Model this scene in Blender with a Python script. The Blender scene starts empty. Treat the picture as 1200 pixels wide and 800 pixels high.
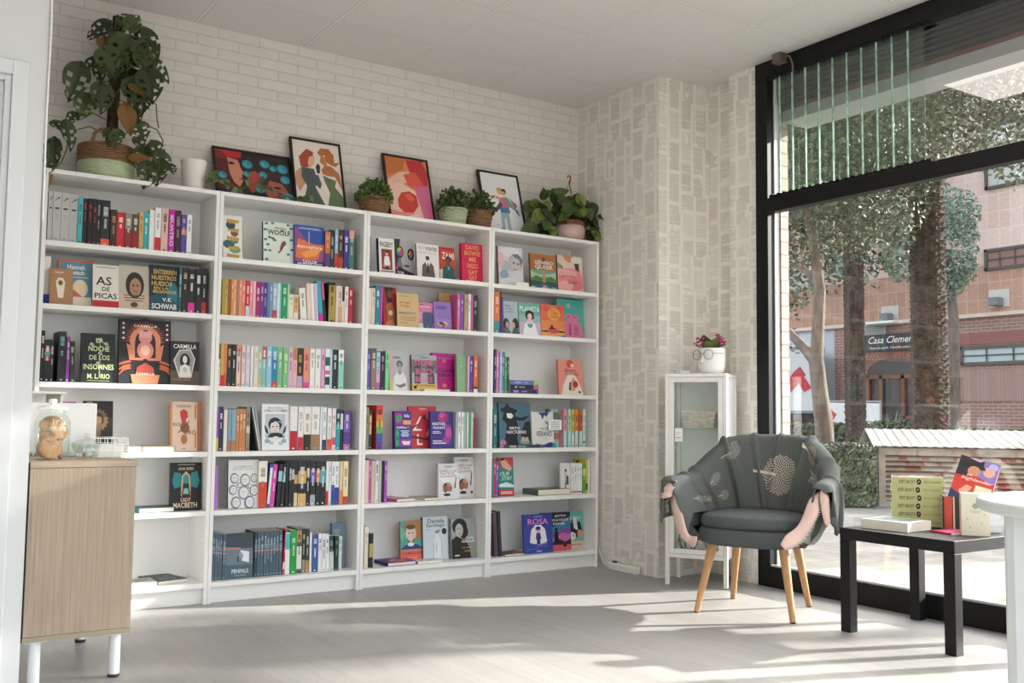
import bpy, math, random, colorsys
from mathutils import Vector, Matrix, Euler, noise
random.seed(11)
SC = bpy.context.scene
COL = SC.collection
R = math.radians
# ------------------------------------------------------------------ camera
CAM = Vector((-1.466, -4.8405, .9355)); YAW, PIT, ROL, FPX = .5861, .0726, .0118, 1158.114
FW = Vector((math.sin(YAW)*math.cos(PIT), math.cos(YAW)*math.cos(PIT), math.sin(PIT)))
_r = Vector((math.cos(YAW), -math.sin(YAW), 0)); _u = _r.cross(FW)
RT = _r*math.cos(ROL)+_u*math.sin(ROL); UP = -_r*math.sin(ROL)+_u*math.cos(ROL)
cd = bpy.data.cameras.new('camera'); cam = bpy.data.objects.new('camera', cd); COL.objects.link(cam)
cd.sensor_width = 36; cd.lens = FPX/1200*36; cd.clip_start = .05; cd.clip_end = 300
cam.matrix_world = Matrix(((RT.x, UP.x, -FW.x, CAM.x), (RT.y, UP.y, -FW.y, CAM.y), (RT.z, UP.z, -FW.z, CAM.z), (0, 0, 0, 1)))
SC.camera = cam
def ray(u, v): return FW+RT*((u-600)/FPX)+UP*((400-v)/FPX)
def hit(u, v, ax, val):                       # where the sight line through a pixel meets the plane axis = val
    d = ray(u, v); return CAM+d*((val-CAM[ax])/d[ax])
def wp(u, v, dep): return CAM+ray(u, v)*dep
def put(u, v, d, z=None):
    p = wp(u, v, d)
    if z is not None: p.z = z
    return p
# ------------------------------------------------------------------ materials
def lin(c): return c/12.92 if c <= .04045 else ((c+.055)/1.055)**2.4
def rgb(h):
    if len(h) == 3: h = ''.join(c*2 for c in h)
    return tuple(int(h[i:i+2], 16)/255 for i in (0, 2, 4))
def lrgb(h): return tuple(lin(c) for c in rgb(h))+(1,)
_M = {}
def newmat(name):
    m = bpy.data.materials.new(name); m.use_nodes = True; nt = m.node_tree; nt.nodes.clear(); return m, nt
def nd(nt, t, ins=None, **kw):
    n = nt.nodes.new(t)
    for k, v in kw.items(): setattr(n, k, v)
    for k, v in (ins or {}).items():
        s = n.inputs[k]
        if hasattr(v, 'is_linked') or isinstance(v, bpy.types.NodeSocket): nt.links.new(v, s)
        else: s.default_value = v
    return n
def fin(nt, surf): 
    o = nd(nt, 'ShaderNodeOutputMaterial'); nt.links.new(surf, o.inputs[0])
def M(h, rough=.6, metal=0, spec=.4, sss=0):
    k = (h, rough, metal, spec)
    if k not in _M:
        m, nt = newmat('paint_'+h)
        p = nd(nt, 'ShaderNodeBsdfPrincipled', {'Base Color': lrgb(h), 'Roughness': rough, 'Metallic': metal, 'Specular IOR Level': spec}); fin(nt, p.outputs[0]); _M[k] = m
        m.diffuse_color = lrgb(h)
    return _M[k]
def coords(nt, order, sc=(1, 1, 1), off=(0, 0, 0)):       # object coordinates re-ordered, e.g. 'xz' -> (x, z, 0)
    tc = nd(nt, 'ShaderNodeTexCoord'); sp = nd(nt, 'ShaderNodeSeparateXYZ', {0: tc.outputs['Object']})
    cb = nd(nt, 'ShaderNodeCombineXYZ')
    for i, a in enumerate(order): nt.links.new(sp.outputs['xyz'.index(a)], cb.inputs[i])
    mp = nd(nt, 'ShaderNodeMapping', {'Vector': cb.outputs[0], 'Scale': sc, 'Location': off}); return mp.outputs[0]
def mixc(nt, f, a, b, mode='MIX'):
    n = nd(nt, 'ShaderNodeMix', data_type='RGBA', blend_type=mode)
    for s, v in ((n.inputs['Factor'], f), (n.inputs[6], a), (n.inputs[7], b)):
        if isinstance(v, bpy.types.NodeSocket): nt.links.new(v, s)
        else: s.default_value = v
    return n.outputs[2]
def mth(nt, op, a, b=0.0, c=0.0):
    n = nd(nt, 'ShaderNodeMath', operation=op)
    for i, v in enumerate((a, b, c)):
        if isinstance(v, bpy.types.NodeSocket): nt.links.new(v, n.inputs[i])
        else: n.inputs[i].default_value = v
    return n.outputs[0]
def ramp(nt, f, stops):
    n = nd(nt, 'ShaderNodeValToRGB', {0: f}); e = n.color_ramp.elements
    while len(e) < len(stops): e.new(.5)
    for i, (p, c) in enumerate(stops): e[i].position = p; e[i].color = c if not isinstance(c, str) else lrgb(c)
    return n.outputs[0]
def principled(nt, col, rough=.6, bump=None, bstr=.3, bdist=.002, spec=.4, metal=0):
    ins = {'Base Color': col, 'Roughness': rough, 'Specular IOR Level': spec, 'Metallic': metal}
    if bump is not None:
        b = nd(nt, 'ShaderNodeBump', {'Height': bump, 'Strength': bstr, 'Distance': bdist}); ins['Normal'] = b.outputs[0]
    p = nd(nt, 'ShaderNodeBsdfPrincipled', ins); return p.outputs[0]
def noisy(h1, h2, scale=30, order='xyz', sc=(1, 1, 1), rough=.8, bstr=.4, bdist=.003, detail=4, spec=.3, lo=.35, hi=.65):
    k = (h1, h2, scale, order, sc, rough)
    if k not in _M:
        m, nt = newmat('mottle_'+h1); v = coords(nt, order, sc)
        n = nd(nt, 'ShaderNodeTexNoise', {'Vector': v, 'Scale': scale, 'Detail': detail})
        fin(nt, principled(nt, ramp(nt, n.outputs[0], [(lo, h1), (hi, h2)]), rough, n.outputs[0], bstr, bdist, spec)); _M[k] = m
    return _M[k]
def mat_brick(name, order, bw, rh, mo, c1, c2, cm, rough=.8, bstr=.35, off=(0, 0, 0), nz=.12, frq=.5):
    m, nt = newmat(name); v = coords(nt, order, off=off)
    b = nd(nt, 'ShaderNodeTexBrick', {'Vector': v, 'Color1': lrgb(c1), 'Color2': lrgb(c2), 'Mortar': lrgb(cm), 'Scale': 1, 'Mortar Size': mo, 'Mortar Smooth': .3, 'Brick Width': bw, 'Row Height': rh}, offset=frq)
    n = nd(nt, 'ShaderNodeTexNoise', {'Vector': v, 'Scale': 14, 'Detail': 6})
    g = ramp(nt, n.outputs[0], [(.3, (1-nz,)*3+(1,)), (.7, (1, 1, 1, 1))])
    c = mixc(nt, 1.0, b.outputs[0], g, 'MULTIPLY')
    h = mth(nt, 'ADD', mth(nt, 'MULTIPLY', b.outputs['Fac'], -1), mth(nt, 'MULTIPLY', n.outputs[0], .4))
    fin(nt, principled(nt, c, rough, h, bstr, .004)); return m
def mat_news(name, order, off=(0, 0, 0)):
    m, nt = newmat(name); v = coords(nt, order, off=off)
    b = nd(nt, 'ShaderNodeTexBrick', {'Vector': v, 'Color1': (0, 0, 0, 1), 'Color2': (1, 1, 1, 1), 'Mortar': (.5, .5, .5, 1), 'Scale': 1, 'Mortar Size': .0115, 'Mortar Smooth': .05, 'Brick Width': .19, 'Row Height': .098}, offset=.41, offset_frequency=2)
    v5 = coords(nt, order, off=(off[0]+.31, off[1]+.043, 0)); b2 = nd(nt, 'ShaderNodeTexBrick', {'Vector': v5, 'Color1': (0, 0, 0, 1), 'Color2': (1, 1, 1, 1), 'Mortar': (.5, .5, .5, 1), 'Scale': 1, 'Mortar Size': .0125, 'Mortar Smooth': .05, 'Brick Width': .165, 'Row Height': .108}, offset=.63, offset_frequency=3)
    vo = nd(nt, 'ShaderNodeTexVoronoi', {'Vector': v, 'Scale': 4.2}, distance='CHEBYCHEV'); pick = mth(nt, 'GREATER_THAN', nd(nt, 'ShaderNodeSeparateColor', {0: vo.outputs['Color']}).outputs[0], .5)
    bcol = mixc(nt, pick, b.outputs[0], b2.outputs[0]); bfac = nd(nt, 'ShaderNodeSeparateColor', {0: mixc(nt, pick, b.outputs['Fac'], b2.outputs['Fac'])}).outputs[0]
    bw = nd(nt, 'ShaderNodeSeparateColor', {0: bcol}).outputs[0]
    text = mth(nt, 'SUBTRACT', 1, bfac)
    # lines that end early and blank half pages
    v2 = coords(nt, order, sc=(130, 7, 1), off=off); n1 = nd(nt, 'ShaderNodeTexNoise', {'Vector': v2, 'Scale': 1, 'Detail': 0})
    gap = mth(nt, 'GREATER_THAN', n1.outputs[0], .34)
    v3 = coords(nt, order, sc=(7, 11, 1), off=(off[0]+3, off[1], 0)); n2 = nd(nt, 'ShaderNodeTexNoise', {'Vector': v3, 'Scale': 1, 'Detail': 1})
    blank = mth(nt, 'LESS_THAN', n2.outputs[0], .70)
    v4 = coords(nt, order, sc=(900, 300, 1), off=off); n3 = nd(nt, 'ShaderNodeTexNoise', {'Vector': v4, 'Scale': 1, 'Detail': 0})
    ink = mth(nt, 'MULTIPLY', mth(nt, 'MULTIPLY', text, gap), blank)
    ink = mth(nt, 'MULTIPLY', ink, mth(nt, 'ADD', .10, mth(nt, 'MULTIPLY', n3.outputs[0], .14)))
    ink = mth(nt, 'MULTIPLY', ink, mth(nt, 'ADD', .7, mth(nt, 'MULTIPLY', bw, .6)))
    paper = mixc(nt, bw, lrgb('f0ebe3'), lrgb('eae4db'))
    c = mixc(nt, ink, paper, lrgb('3c3e3a'))
    fin(nt, principled(nt, c, .75)); return m
def mat_wood(name, c1, c2, order, sc, rough=.5, bstr=.15):
    m, nt = newmat(name); v = coords(nt, order, sc)
    n = nd(nt, 'ShaderNodeTexNoise', {'Vector': v, 'Scale': 1, 'Detail': 6, 'Roughness': .65})
    fin(nt, principled(nt, ramp(nt, n.outputs[0], [(.3, c1), (.7, c2)]), rough, n.outputs[0], bstr, .001)); return m
def mat_floor():
    m, nt = newmat('laminate_floor'); v = coords(nt, 'yx')
    b = nd(nt, 'ShaderNodeTexBrick', {'Vector': v, 'Color1': lrgb('a8a7a4'), 'Color2': lrgb('a09f9c'), 'Mortar': lrgb('8f8e8b'), 'Scale': 1, 'Mortar Size': .0012, 'Brick Width': 1.28, 'Row Height': .19}, offset=.37)
    v2 = coords(nt, 'yx', sc=(1.6, 26, 1)); n = nd(nt, 'ShaderNodeTexNoise', {'Vector': v2, 'Scale': 1, 'Detail': 7, 'Roughness': .6})
    c = mixc(nt, 1.0, b.outputs[0], ramp(nt, n.outputs[0], [(.3, (.84, .84, .83, 1)), (.7, (1.04, 1.03, 1.02, 1))]), 'MULTIPLY')
    rg = mth(nt, 'ADD', .32, mth(nt, 'MULTIPLY', n.outputs[0], .12))
    fin(nt, principled(nt, c, rg, mth(nt, 'MULTIPLY', b.outputs['Fac'], -1), .15, .001, spec=.45)); return m
def mat_ceiling():
    m, nt = newmat('perforated_ceiling_tile'); tc = nd(nt, 'ShaderNodeTexCoord'); sp = nd(nt, 'ShaderNodeSeparateXYZ', {0: tc.outputs['Object']})
    def grid(s, o, p, w):
        a = mth(nt, 'FRACT', mth(nt, 'ADD', mth(nt, 'DIVIDE', mth(nt, 'SUBTRACT', s, o), p), 100.5)); return mth(nt, 'LESS_THAN', mth(nt, 'ABSOLUTE', mth(nt, 'SUBTRACT', a, .5)), w/p/2)
    gx, gy = grid(sp.outputs[0], -.0676, .6, .014), grid(sp.outputs[1], -.158, .6, .014)
    bar = mth(nt, 'MAXIMUM', gx, gy)
    ex = mth(nt, 'MAXIMUM', grid(sp.outputs[0], -.0676, .6, .019), grid(sp.outputs[1], -.158, .6, .019))
    px, py = grid(sp.outputs[0], 0, .012, .0065), grid(sp.outputs[1], 0, .012, .0065)
    hole = mth(nt, 'MULTIPLY', px, py)
    c = mixc(nt, hole, lrgb('e6e5e2'), lrgb('bfbdb9')); c = mixc(nt, ex, c, lrgb('9a9893')); c = mixc(nt, bar, c, lrgb('e6e5e2'))
    h = mth(nt, 'SUBTRACT', bar, mth(nt, 'MULTIPLY', hole, .4))
    fin(nt, principled(nt, c, .7, h, .4, .004, spec=.2)); return m
def mat_glass(name, tint='f4faf7', ior=1.45, gl=1.0):
    m, nt = newmat(name); f = nd(nt, 'ShaderNodeLayerWeight', {'Blend': .5}).outputs['Facing']; f0 = 2*((ior-1)/(ior+1))**2
    fr = mth(nt, 'ADD', f0, mth(nt, 'MULTIPLY', mth(nt, 'POWER', f, 5.0), 1-f0))
    t = nd(nt, 'ShaderNodeBsdfTransparent', {0: lrgb(tint)}); g = nd(nt, 'ShaderNodeBsdfGlossy', {'Roughness': .01, 'Color': (1, 1, 1, 1)})
    mx = nd(nt, 'ShaderNodeMixShader', {0: mth(nt, 'MULTIPLY', fr, gl), 1: t.outputs[0], 2: g.outputs[0]}); fin(nt, mx.outputs[0]); return m
def mat_emit(name, h, s):
    m, nt = newmat(name); e = nd(nt, 'ShaderNodeEmission', {0: lrgb(h), 1: s}); fin(nt, e.outputs[0]); return m
# ------------------------------------------------------------------ meshes
class MB:
    def __init__(s): s.v, s.f, s.m, s.mats = [], [], [], []
    def mi(s, m):
        if m not in s.mats: s.mats.append(m)
        return s.mats.index(m)
    def add(s, vs, fs, m):
        o = len(s.v); i = s.mi(m); s.v += [tuple(p) for p in vs]
        for f in fs: s.f.append(tuple(o+k for k in f)); s.m.append(i)
        return s
    def box(s, a, b, m, X=None):
        (x0, y0, z0), (x1, y1, z1) = a, b
        vs = [Vector(p) for p in ((x0, y0, z0), (x1, y0, z0), (x1, y1, z0), (x0, y1, z0), (x0, y0, z1), (x1, y0, z1), (x1, y1, z1), (x0, y1, z1))]
        if X: vs = [X @ p for p in vs]
        return s.add(vs, [(0, 3, 2, 1), (4, 5, 6, 7), (0, 1, 5, 4), (1, 2, 6, 5), (2, 3, 7, 6), (3, 0, 4, 7)], m)
    def poly(s, pts, m): return s.add(pts, [tuple(range(len(pts)))], m)
    def bar(s, a, b, w, d, m, up=Vector((0, 0, 1))):        # box along a->b
        a, b = Vector(a), Vector(b); t = (b-a).normalized()
        if abs(t.dot(up)) > .95: up = Vector((0, 1, 0))
        x = t.cross(up).normalized(); y = x.cross(t)
        vs = [p+x*(w/2*i)+y*(d/2*j) for p in (a, b) for i, j in ((-1, -1), (1, -1), (1, 1), (-1, 1))]
        return s.add(vs, [(3, 2, 1, 0), (4, 5, 6, 7), (0, 1, 5, 4), (1, 2, 6, 5), (2, 3, 7, 6), (3, 0, 4, 7)], m)
    def tube(s, pts, r, m, seg=8, cap=True):
        pts = [Vector(p) for p in pts]; n = len(pts); rr = r if isinstance(r, (list, tuple)) else [r]*n
        vs, fs = [], []; up = Vector((0, 0, 1)); px = None
        for i, p in enumerate(pts):
            t = (pts[min(i+1, n-1)]-pts[max(i-1, 0)]); t = t.normalized() if t.length > 1e-9 else up
            if px is None: px = t.cross(up if abs(t.z) < .9 else Vector((1, 0, 0))).normalized()
            else:
                q = px-t*px.dot(t); px = q.normalized() if q.length > 1e-6 else px
            py = t.cross(px)
            for k in range(seg):
                a = 2*math.pi*k/seg; vs.append(p+(px*math.cos(a)+py*math.sin(a))*rr[i])
        for i in range(n-1):
            for k in range(seg):
                a, b = i*seg+k, i*seg+(k+1) % seg; fs.append((a, b, b+seg, a+seg))
        if cap: fs += [tuple(range(seg-1, -1, -1)), tuple(range((n-1)*seg, n*seg))]
        return s.add(vs, fs, m)
    def lathe(s, prof, m, seg=28, c=(0, 0, 0), wob=None):
        c = Vector(c); vs, fs = [], []; n = len(prof)
        for i, (r, z) in enumerate(prof):
            for k in range(seg):
                a = 2*math.pi*k/seg; q = r+(wob(a, z) if wob else 0); vs.append(c+Vector((q*math.cos(a), q*math.sin(a), z)))
        for i in range(n-1):
            for k in range(seg):
                a, b = i*seg+k, i*seg+(k+1) % seg; fs.append((a, b, b+seg, a+seg))
        if prof[0][0] > 1e-4: fs.append(tuple(range(seg-1, -1, -1)))
        if prof[-1][0] > 1e-4: fs.append(tuple(range((n-1)*seg, n*seg)))
        return s.add(vs, fs, m)
    def grid(s, fn, nu, nv, m, wrap=False):
        vs = [fn(i/(nu if wrap else nu-1), j/(nv-1)) for i in range(nu) for j in range(nv)]; fs = []
        for i in range(nu if wrap else nu-1):
            for j in range(nv-1):
                a, b = i*nv+j, ((i+1) % nu)*nv+j; fs.append((a, b, b+1, a+1))
        return s.add(vs, fs, m)
    def build(s, name, parent=None, smooth=None, bevel=0, solid=0, xf=None, sub=0):
        me = bpy.data.meshes.new(name)
        vs = [tuple(xf @ Vector(p)) for p in s.v] if xf else s.v
        me.from_pydata(vs, [], s.f)
        for m in s.mats: me.materials.append(m)
        me.polygons.foreach_set('material_index', s.m); me.update()
        o = bpy.data.objects.new(name, me); COL.objects.link(o)
        if parent: o.parent = parent
        if bevel:
            md = o.modifiers.new('b', 'BEVEL'); md.width = bevel; md.segments = 2; md.limit_method = 'ANGLE'; md.angle_limit = R(50); md.harden_normals = False
        if solid: md = o.modifiers.new('s', 'SOLIDIFY'); md.thickness = solid; md.offset = 0
        if sub: md = o.modifiers.new('d', 'SUBSURF'); md.levels = sub; md.render_levels = sub
        if smooth is not None:
            me.polygons.foreach_set('use_smooth', [True]*len(me.polygons))
            if smooth < 180: me.set_sharp_from_angle(angle=R(smooth))
        return o
def tag(o, label, cat, group=None, kind=None):
    o['label'] = label; o['category'] = cat
    if group: o['group'] = group
    if kind: o['kind'] = kind
    return o
def thing(name, label, cat, loc=(0, 0, 0), rz=0, group=None):
    o = bpy.data.objects.new(name, None); COL.objects.link(o); o.location = loc; o.rotation_euler = (0, 0, rz); o.empty_display_size = .1
    return tag(o, label, cat, group)
def struct(o, label=None, cat=None):
    o['kind'] = 'structure'
    if label: o['label'] = label; o['category'] = cat
    return o
def copytree(o, loc, rz=None, label=None, name=None):
    def cp(x, par):
        c = x.copy(); COL.objects.link(c)
        if par: c.parent = par; c.matrix_parent_inverse = x.matrix_parent_inverse
        for ch in list(KIDS.get(x.name, [])): cp(ch, c)
        return c
    KIDS = {}
    for x in bpy.data.objects:
        if x.parent: KIDS.setdefault(x.parent.name, []).append(x)
    r = cp(o, None); r.location = loc
    if rz is not None: r.rotation_euler = (0, 0, rz)
    if label: r['label'] = label
    return r
_T = {}
def text_geo(s, shear=0):                        # lettering as flat polygons, unit box 0..1 x 0..1
    k = (s, shear)
    if k not in _T:
        cu = bpy.data.curves.new('lettering', 'FONT'); cu.body = s; cu.resolution_u = 2; cu.shear = shear; cu.fill_mode = 'FRONT'; cu.offset = 0 if shear else .016
        o = bpy.data.objects.new('lettering', cu); COL.objects.link(o); bpy.context.view_layer.update()
        me = bpy.data.meshes.new_from_object(o.evaluated_get(bpy.context.evaluated_depsgraph_get()))
        vs = [v.co.copy() for v in me.vertices]; fs = [tuple(p.vertices) for p in me.polygons]
        bpy.data.objects.remove(o); bpy.data.curves.remove(cu); bpy.data.meshes.remove(me)
        if vs:
            x0, x1 = min(v.x for v in vs), max(v.x for v in vs); y0, y1 = min(v.y for v in vs), max(v.y for v in vs)
            vs = [((v.x-x0)/(x1-x0+1e-9), (v.y-y0)/(y1-y0+1e-9)) for v in vs]
        _T[k] = (vs, fs)
    return _T[k]
def ell(cx, cy, rx, ry, n=16, a0=0): return [(cx+rx*math.cos(2*math.pi*i/n+a0), cy+ry*math.sin(2*math.pi*i/n+a0)) for i in range(n)]
def art(mb, items, P, e0=.0004, de=.00012, rough=.5):   # printed shapes; P(x, y, e) -> 3D point, e = height above the print face
    e = e0
    for it in items:
        t = it[0]; e += de; c = M(it[-1] if t != 't' else it[6], rough)
        if t == 'r': pts = [(it[1], it[2]), (it[3], it[2]), (it[3], it[4]), (it[1], it[4])]
        elif t == 'e': pts = ell(*it[1:5])
        elif t == 'p': pts = it[1]
        else:
            vs, fs = text_geo(it[1], it[7] if len(it) > 7 else 0); cx, cy, w, h = it[2:6]
            mb.add([P(cx+(x-.5)*w, cy+(y-.5)*h, e) for x, y in vs], fs, c); continue
        mb.poly([P(x, y, e) for x, y in pts], c)
# ================================================================== the room
H, YB, XR, XW, YP, XV = 2.96, .29, 2.444, 2.78, -.505, 2.862   # ceiling, brick wall, paper wall, window, pier face, wall beyond the pier
XL, YF = -.985, -1.3                                           # corner of the white partition
WY0, WY1 = -.95, -6.6                                          # the shop window runs from here to here
BACK = -7.4
floor_m, ceil_m = mat_floor(), mat_ceiling()
white_wall = M('d0d2d4', .7); black_al = M('0d0d0c', .5, spec=.3)
glass = mat_glass('window_glass', 'f8faf8', 1.52)
def wallbox(name, a, b, m): return struct(MB().box(a, b, m).build(name))
wallbox('floor', (-4.2, BACK-.1, -.1), (2.87, YB+.1, 0), floor_m)
wallbox('ceiling', (-4.2, BACK-.1, H), (2.87, YB+.1, H+.1), ceil_m)
wallbox('wall_back', (-4.2, YB, 0), (XR+.5, YB+.12, H), mat_brick('white_brick_wallpaper', 'xz', .222, .0562, .0042, 'e2ddd7', 'ded8d2', 'd0c9c2', off=(.06, .02, 0), nz=.07, bstr=.25))
nx_, ny_ = mat_news('book_page_wallpaper_facing', 'zx', (0, .03, 0)), mat_news('book_page_wallpaper', 'zy', (.05, 0, 0))
def right_wall():
    mb = MB()
    mb.poly([(XR, YB, 0), (XR, YB, H), (XR, YP, H), (XR, YP, 0)], ny_)
    mb.poly([(XR, YP, 0), (XR, YP, H), (XV, YP, H), (XV, YP, 0)], nx_)
    mb.poly([(XV, YP, 0), (XV, YP, H), (XV, -.74, H), (XV, -.74, 0)], ny_)
    mb.poly([(XV, -.74, 0), (XV, -.74, H), (2.79, -.74, H), (2.79, -.74, 0)], nx_)
    mb.poly([(2.79, -.74, 0), (2.79, -.74, H), (2.79, WY0, H), (2.79, WY0, 0)], ny_)
    mb.poly([(2.79, WY0, 0), (2.79, WY0, H), (2.98, WY0, H), (2.98, WY0, 0)], white_wall)
    mb.poly([(2.98, WY0, 0), (2.98, WY0, H), (2.98, YB, H), (2.98, YB, 0)], white_wall)
    mb.poly([(2.98, YB, 0), (2.98, YB, H), (XR, YB, H), (XR, YB, 0)], white_wall)
    return struct(mb.build('wall_right'))
right_wall()
# partition with a door, standing forward of the bookcases
def partition():
    mb = MB(); dx0, dx1, dz = -1.98, -1.088, 2.018
    mb.box((dx1, YF, 0), (XL, YF+.12, H), white_wall); mb.box((-4.2, YF, 0), (dx0, YF+.12, H), white_wall); mb.box((dx0, YF, dz), (dx1, YF+.12, H), white_wall)
    struct(mb.build('wall_partition'))
    wallbox('wall_left', (XL-.12, YF+.12, 0), (XL, YB, H), white_wall)
    wallbox('wall_far_left', (-4.3, BACK, 0), (-4.2, YB, H), white_wall)
    wb = MB()                                                      # rear wall with a broad glazed shop entrance
    for a, c_ in (((-4.2, BACK-.1, 0), (-3.4, BACK, H)), ((2.0, BACK-.1, 0), (2.87, BACK, H)), ((-3.4, BACK-.1, 2.6), (2.0, BACK, H)), ((-3.4, BACK-.1, 0), (2.0, BACK, .15))): wb.box(a, c_, white_wall)
    struct(wb.build('wall_behind'))
    wn = bpy.data.objects.new('window_5', None); COL.objects.link(wn); struct(wn, 'broad black framed shop window in the rear wall', 'window'); q = MB()
    for x in (-3.4, -1.63, .17, 1.94): q.box((x, BACK-.08, .15), (x+.06, BACK-.02, 2.6), black_al)
    q.box((-3.4, BACK-.08, .15), (2.0, BACK-.02, .21), black_al); q.box((-3.4, BACK-.08, 2.54), (2.0, BACK-.02, 2.6), black_al)
    struct(q.build('window_frame', wn)); struct(MB().poly([(-3.4, BACK-.05, .15), (2.0, BACK-.05, .15), (2.0, BACK-.05, 2.6), (-3.4, BACK-.05, 2.6)], glass).build('window_pane', wn))
    wallbox('wall_window_end', (2.79, BACK, 0), (2.87, WY1, H), white_wall)
    dm = M('d3d6d9', .45)
    d = bpy.data.objects.new('door_1', None); COL.objects.link(d); d.location = (0, YF, 0); struct(d, 'white panelled door in the white partition', 'door')
    f = MB()
    for x0, x1 in ((dx1, dx1+.048), (dx0-.048, dx0)): f.box((x0, -.016, 0), (x1, 0, dz+.048), dm)
    f.box((dx0, -.016, dz), (dx1, 0, dz+.048), dm)
    f.box((dx1-.02, -.004, 0), (dx1, .1, dz), dm); f.box((dx0, -.004, 0), (dx0+.02, .1, dz), dm); f.box((dx0+.02, -.004, dz-.02), (dx1-.02, .1, dz), dm)
    f.box((dx1-.034, .012, 0), (dx1-.02, .1, dz-.02), dm); f.box((dx0+.02, .012, 0), (dx0+.034, .1, dz-.02), dm)
    struct(f.build('door_frame', d, bevel=.003))
    l = MB(); l.box((dx0+.036, .03, .004), (dx1-.036, .07, dz-.024), M('dfe3e5', .4))
    for z0, z1 in ((.15, .85), (1.0, 1.85)): l.box((dx0+.16, .024, z0), (dx1-.16, .03, z1), M('e4e7e8', .4))
    struct(l.build('door_leaf', d, bevel=.002)); struct(MB().tube([(dx0+.1, .03, 1.02), (dx0+.1, -.03, 1.02), (dx0+.22, -.03, 1.02)], .009, M('b8b8b8', .3, 1)).build('door_handle', d, smooth=40))
    c = MB().tube([(XL+.004, YF-.006, H-.001), (XL+.001, YF-.008, 2.5), (XL+.006, YF-.006, 2.2), (XL+.004, YF-.006, 1.9), (XL+.007, YF-.008, 1.55)], .0035, M('e8e8e6'), 6)
    tag(c.build('wall_cable', smooth=40), 'thin white cable running down the partition corner', 'cable')
partition()
def trim():
    t = MB().box((XR-.012, -.3, 0), (XR-.0005, .285, .0), white_wall)
# ------------------------------------------------------------------ shop window
def window():
    w = bpy.data.objects.new('window_1', None); COL.objects.link(w); struct(w, 'tall black framed shop window onto the street', 'window')
    x0, x1 = XW-.0, XW+.06
    def fr(name, a, b): struct(MB().box(a, b, black_al).build(name, w, bevel=.004))
    fr('window_frame', (x0, WY0-.088, 0), (x1, WY0-.001, H-.001)); fr('window_frame', (x0, WY1+.001, 0), (x1, WY1+.09, H-.001))
    fr('window_frame', (x0, WY1+.09, 2.862), (x1, WY0-.088, H-.001)); fr('window_frame', (x0, WY1+.09, 0), (x1, WY0-.088, .112))
    fr('window_frame', (x0-.004, WY1+.09, 2.082), (x1, WY0-.088, 2.165))
    fr('window_frame', (x0+.005, -2.93, .112), (x1, -2.86, 2.082)); fr('window_frame', (x0+.005, -4.8, .112), (x1, -4.73, 2.862)); fr('window_frame', (x0+.005, -2.93, 2.165), (x1, -2.86, 2.862))
    bead = M('c9ccca', .4); bb = MB()
    bb.box((x1-.005, WY0-.096, .112), (x1+.012, WY0-.082, 2.86), bead)
    bb.box((x0+.01, -2.86, .112), (x0+.022, WY0-.088, .122), bead)
    struct(bb.build('window_bead', w))
    for ys, zs in (((-2.862, WY0-.086), (.111, 2.084)), ((-2.862, WY0-.086), (2.163, 2.864)), ((-4.732, -2.928), (.111, 2.084)), ((-4.732, -2.928), (2.163, 2.864)), ((WY1+.088, -4.798), (.111, 2.084)), ((WY1+.088, -4.798), (2.163, 2.864))):
        struct(MB().poly([(x0+.035, ys[1], zs[0]), (x0+.035, ys[0], zs[0]), (x0+.035, ys[0], zs[1]), (x0+.035, ys[1], zs[1])], glass).build('window_pane', w))
    # vertical glass slats with green polished edges behind the upper pane, in two toothed rails
    sl = mat_glass('slat_glass', 'f4faf6', 1.5, .6); ed = noisy('7f9c8e', 'b2c8bb', 9, 'xyz', (1, 1, 3), .25, 0)
    for i in range(10):
        y = -1.125-.0905*i
        m = MB().box((x0+.010, y-.088, 2.17), (x0+.013, y-.004, 2.857), sl); m.box((x0+.004, y-.004, 2.17), (x0+.014, y+.002, 2.857), ed)
        struct(m.build('glass_slat', w))
    rail = MB()
    for z in (2.167, 2.846):
        rail.box((x0+.002, -2.06, z), (x0+.016, WY0-.1, z+.012), black_al)
        for i in range(22): rail.box((x0-.002, -1.06-.0452*i-.018, z-.003), (x0+.018, -1.06-.0452*i, z+.016), black_al)
    struct(rail.build('slat_rail', w))
window()
def hookbit():
    m = MB(); bm_ = M('6b5e52', .5)
    m.box((XW-.055, -1.19, 2.905), (XW-.001, -1.13, 2.958), bm_); m.tube([(XW-.03, -1.20, 2.93), (XW-.035, -1.235, 2.925), (XW-.02, -1.245, 2.88), (XW-.012, -1.24, 2.84)], .006, bm_, 6)
    tag(m.build('wall_bracket', smooth=40), 'small worn bracket with a hook above the black window head', 'bracket')
hookbit()
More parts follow.
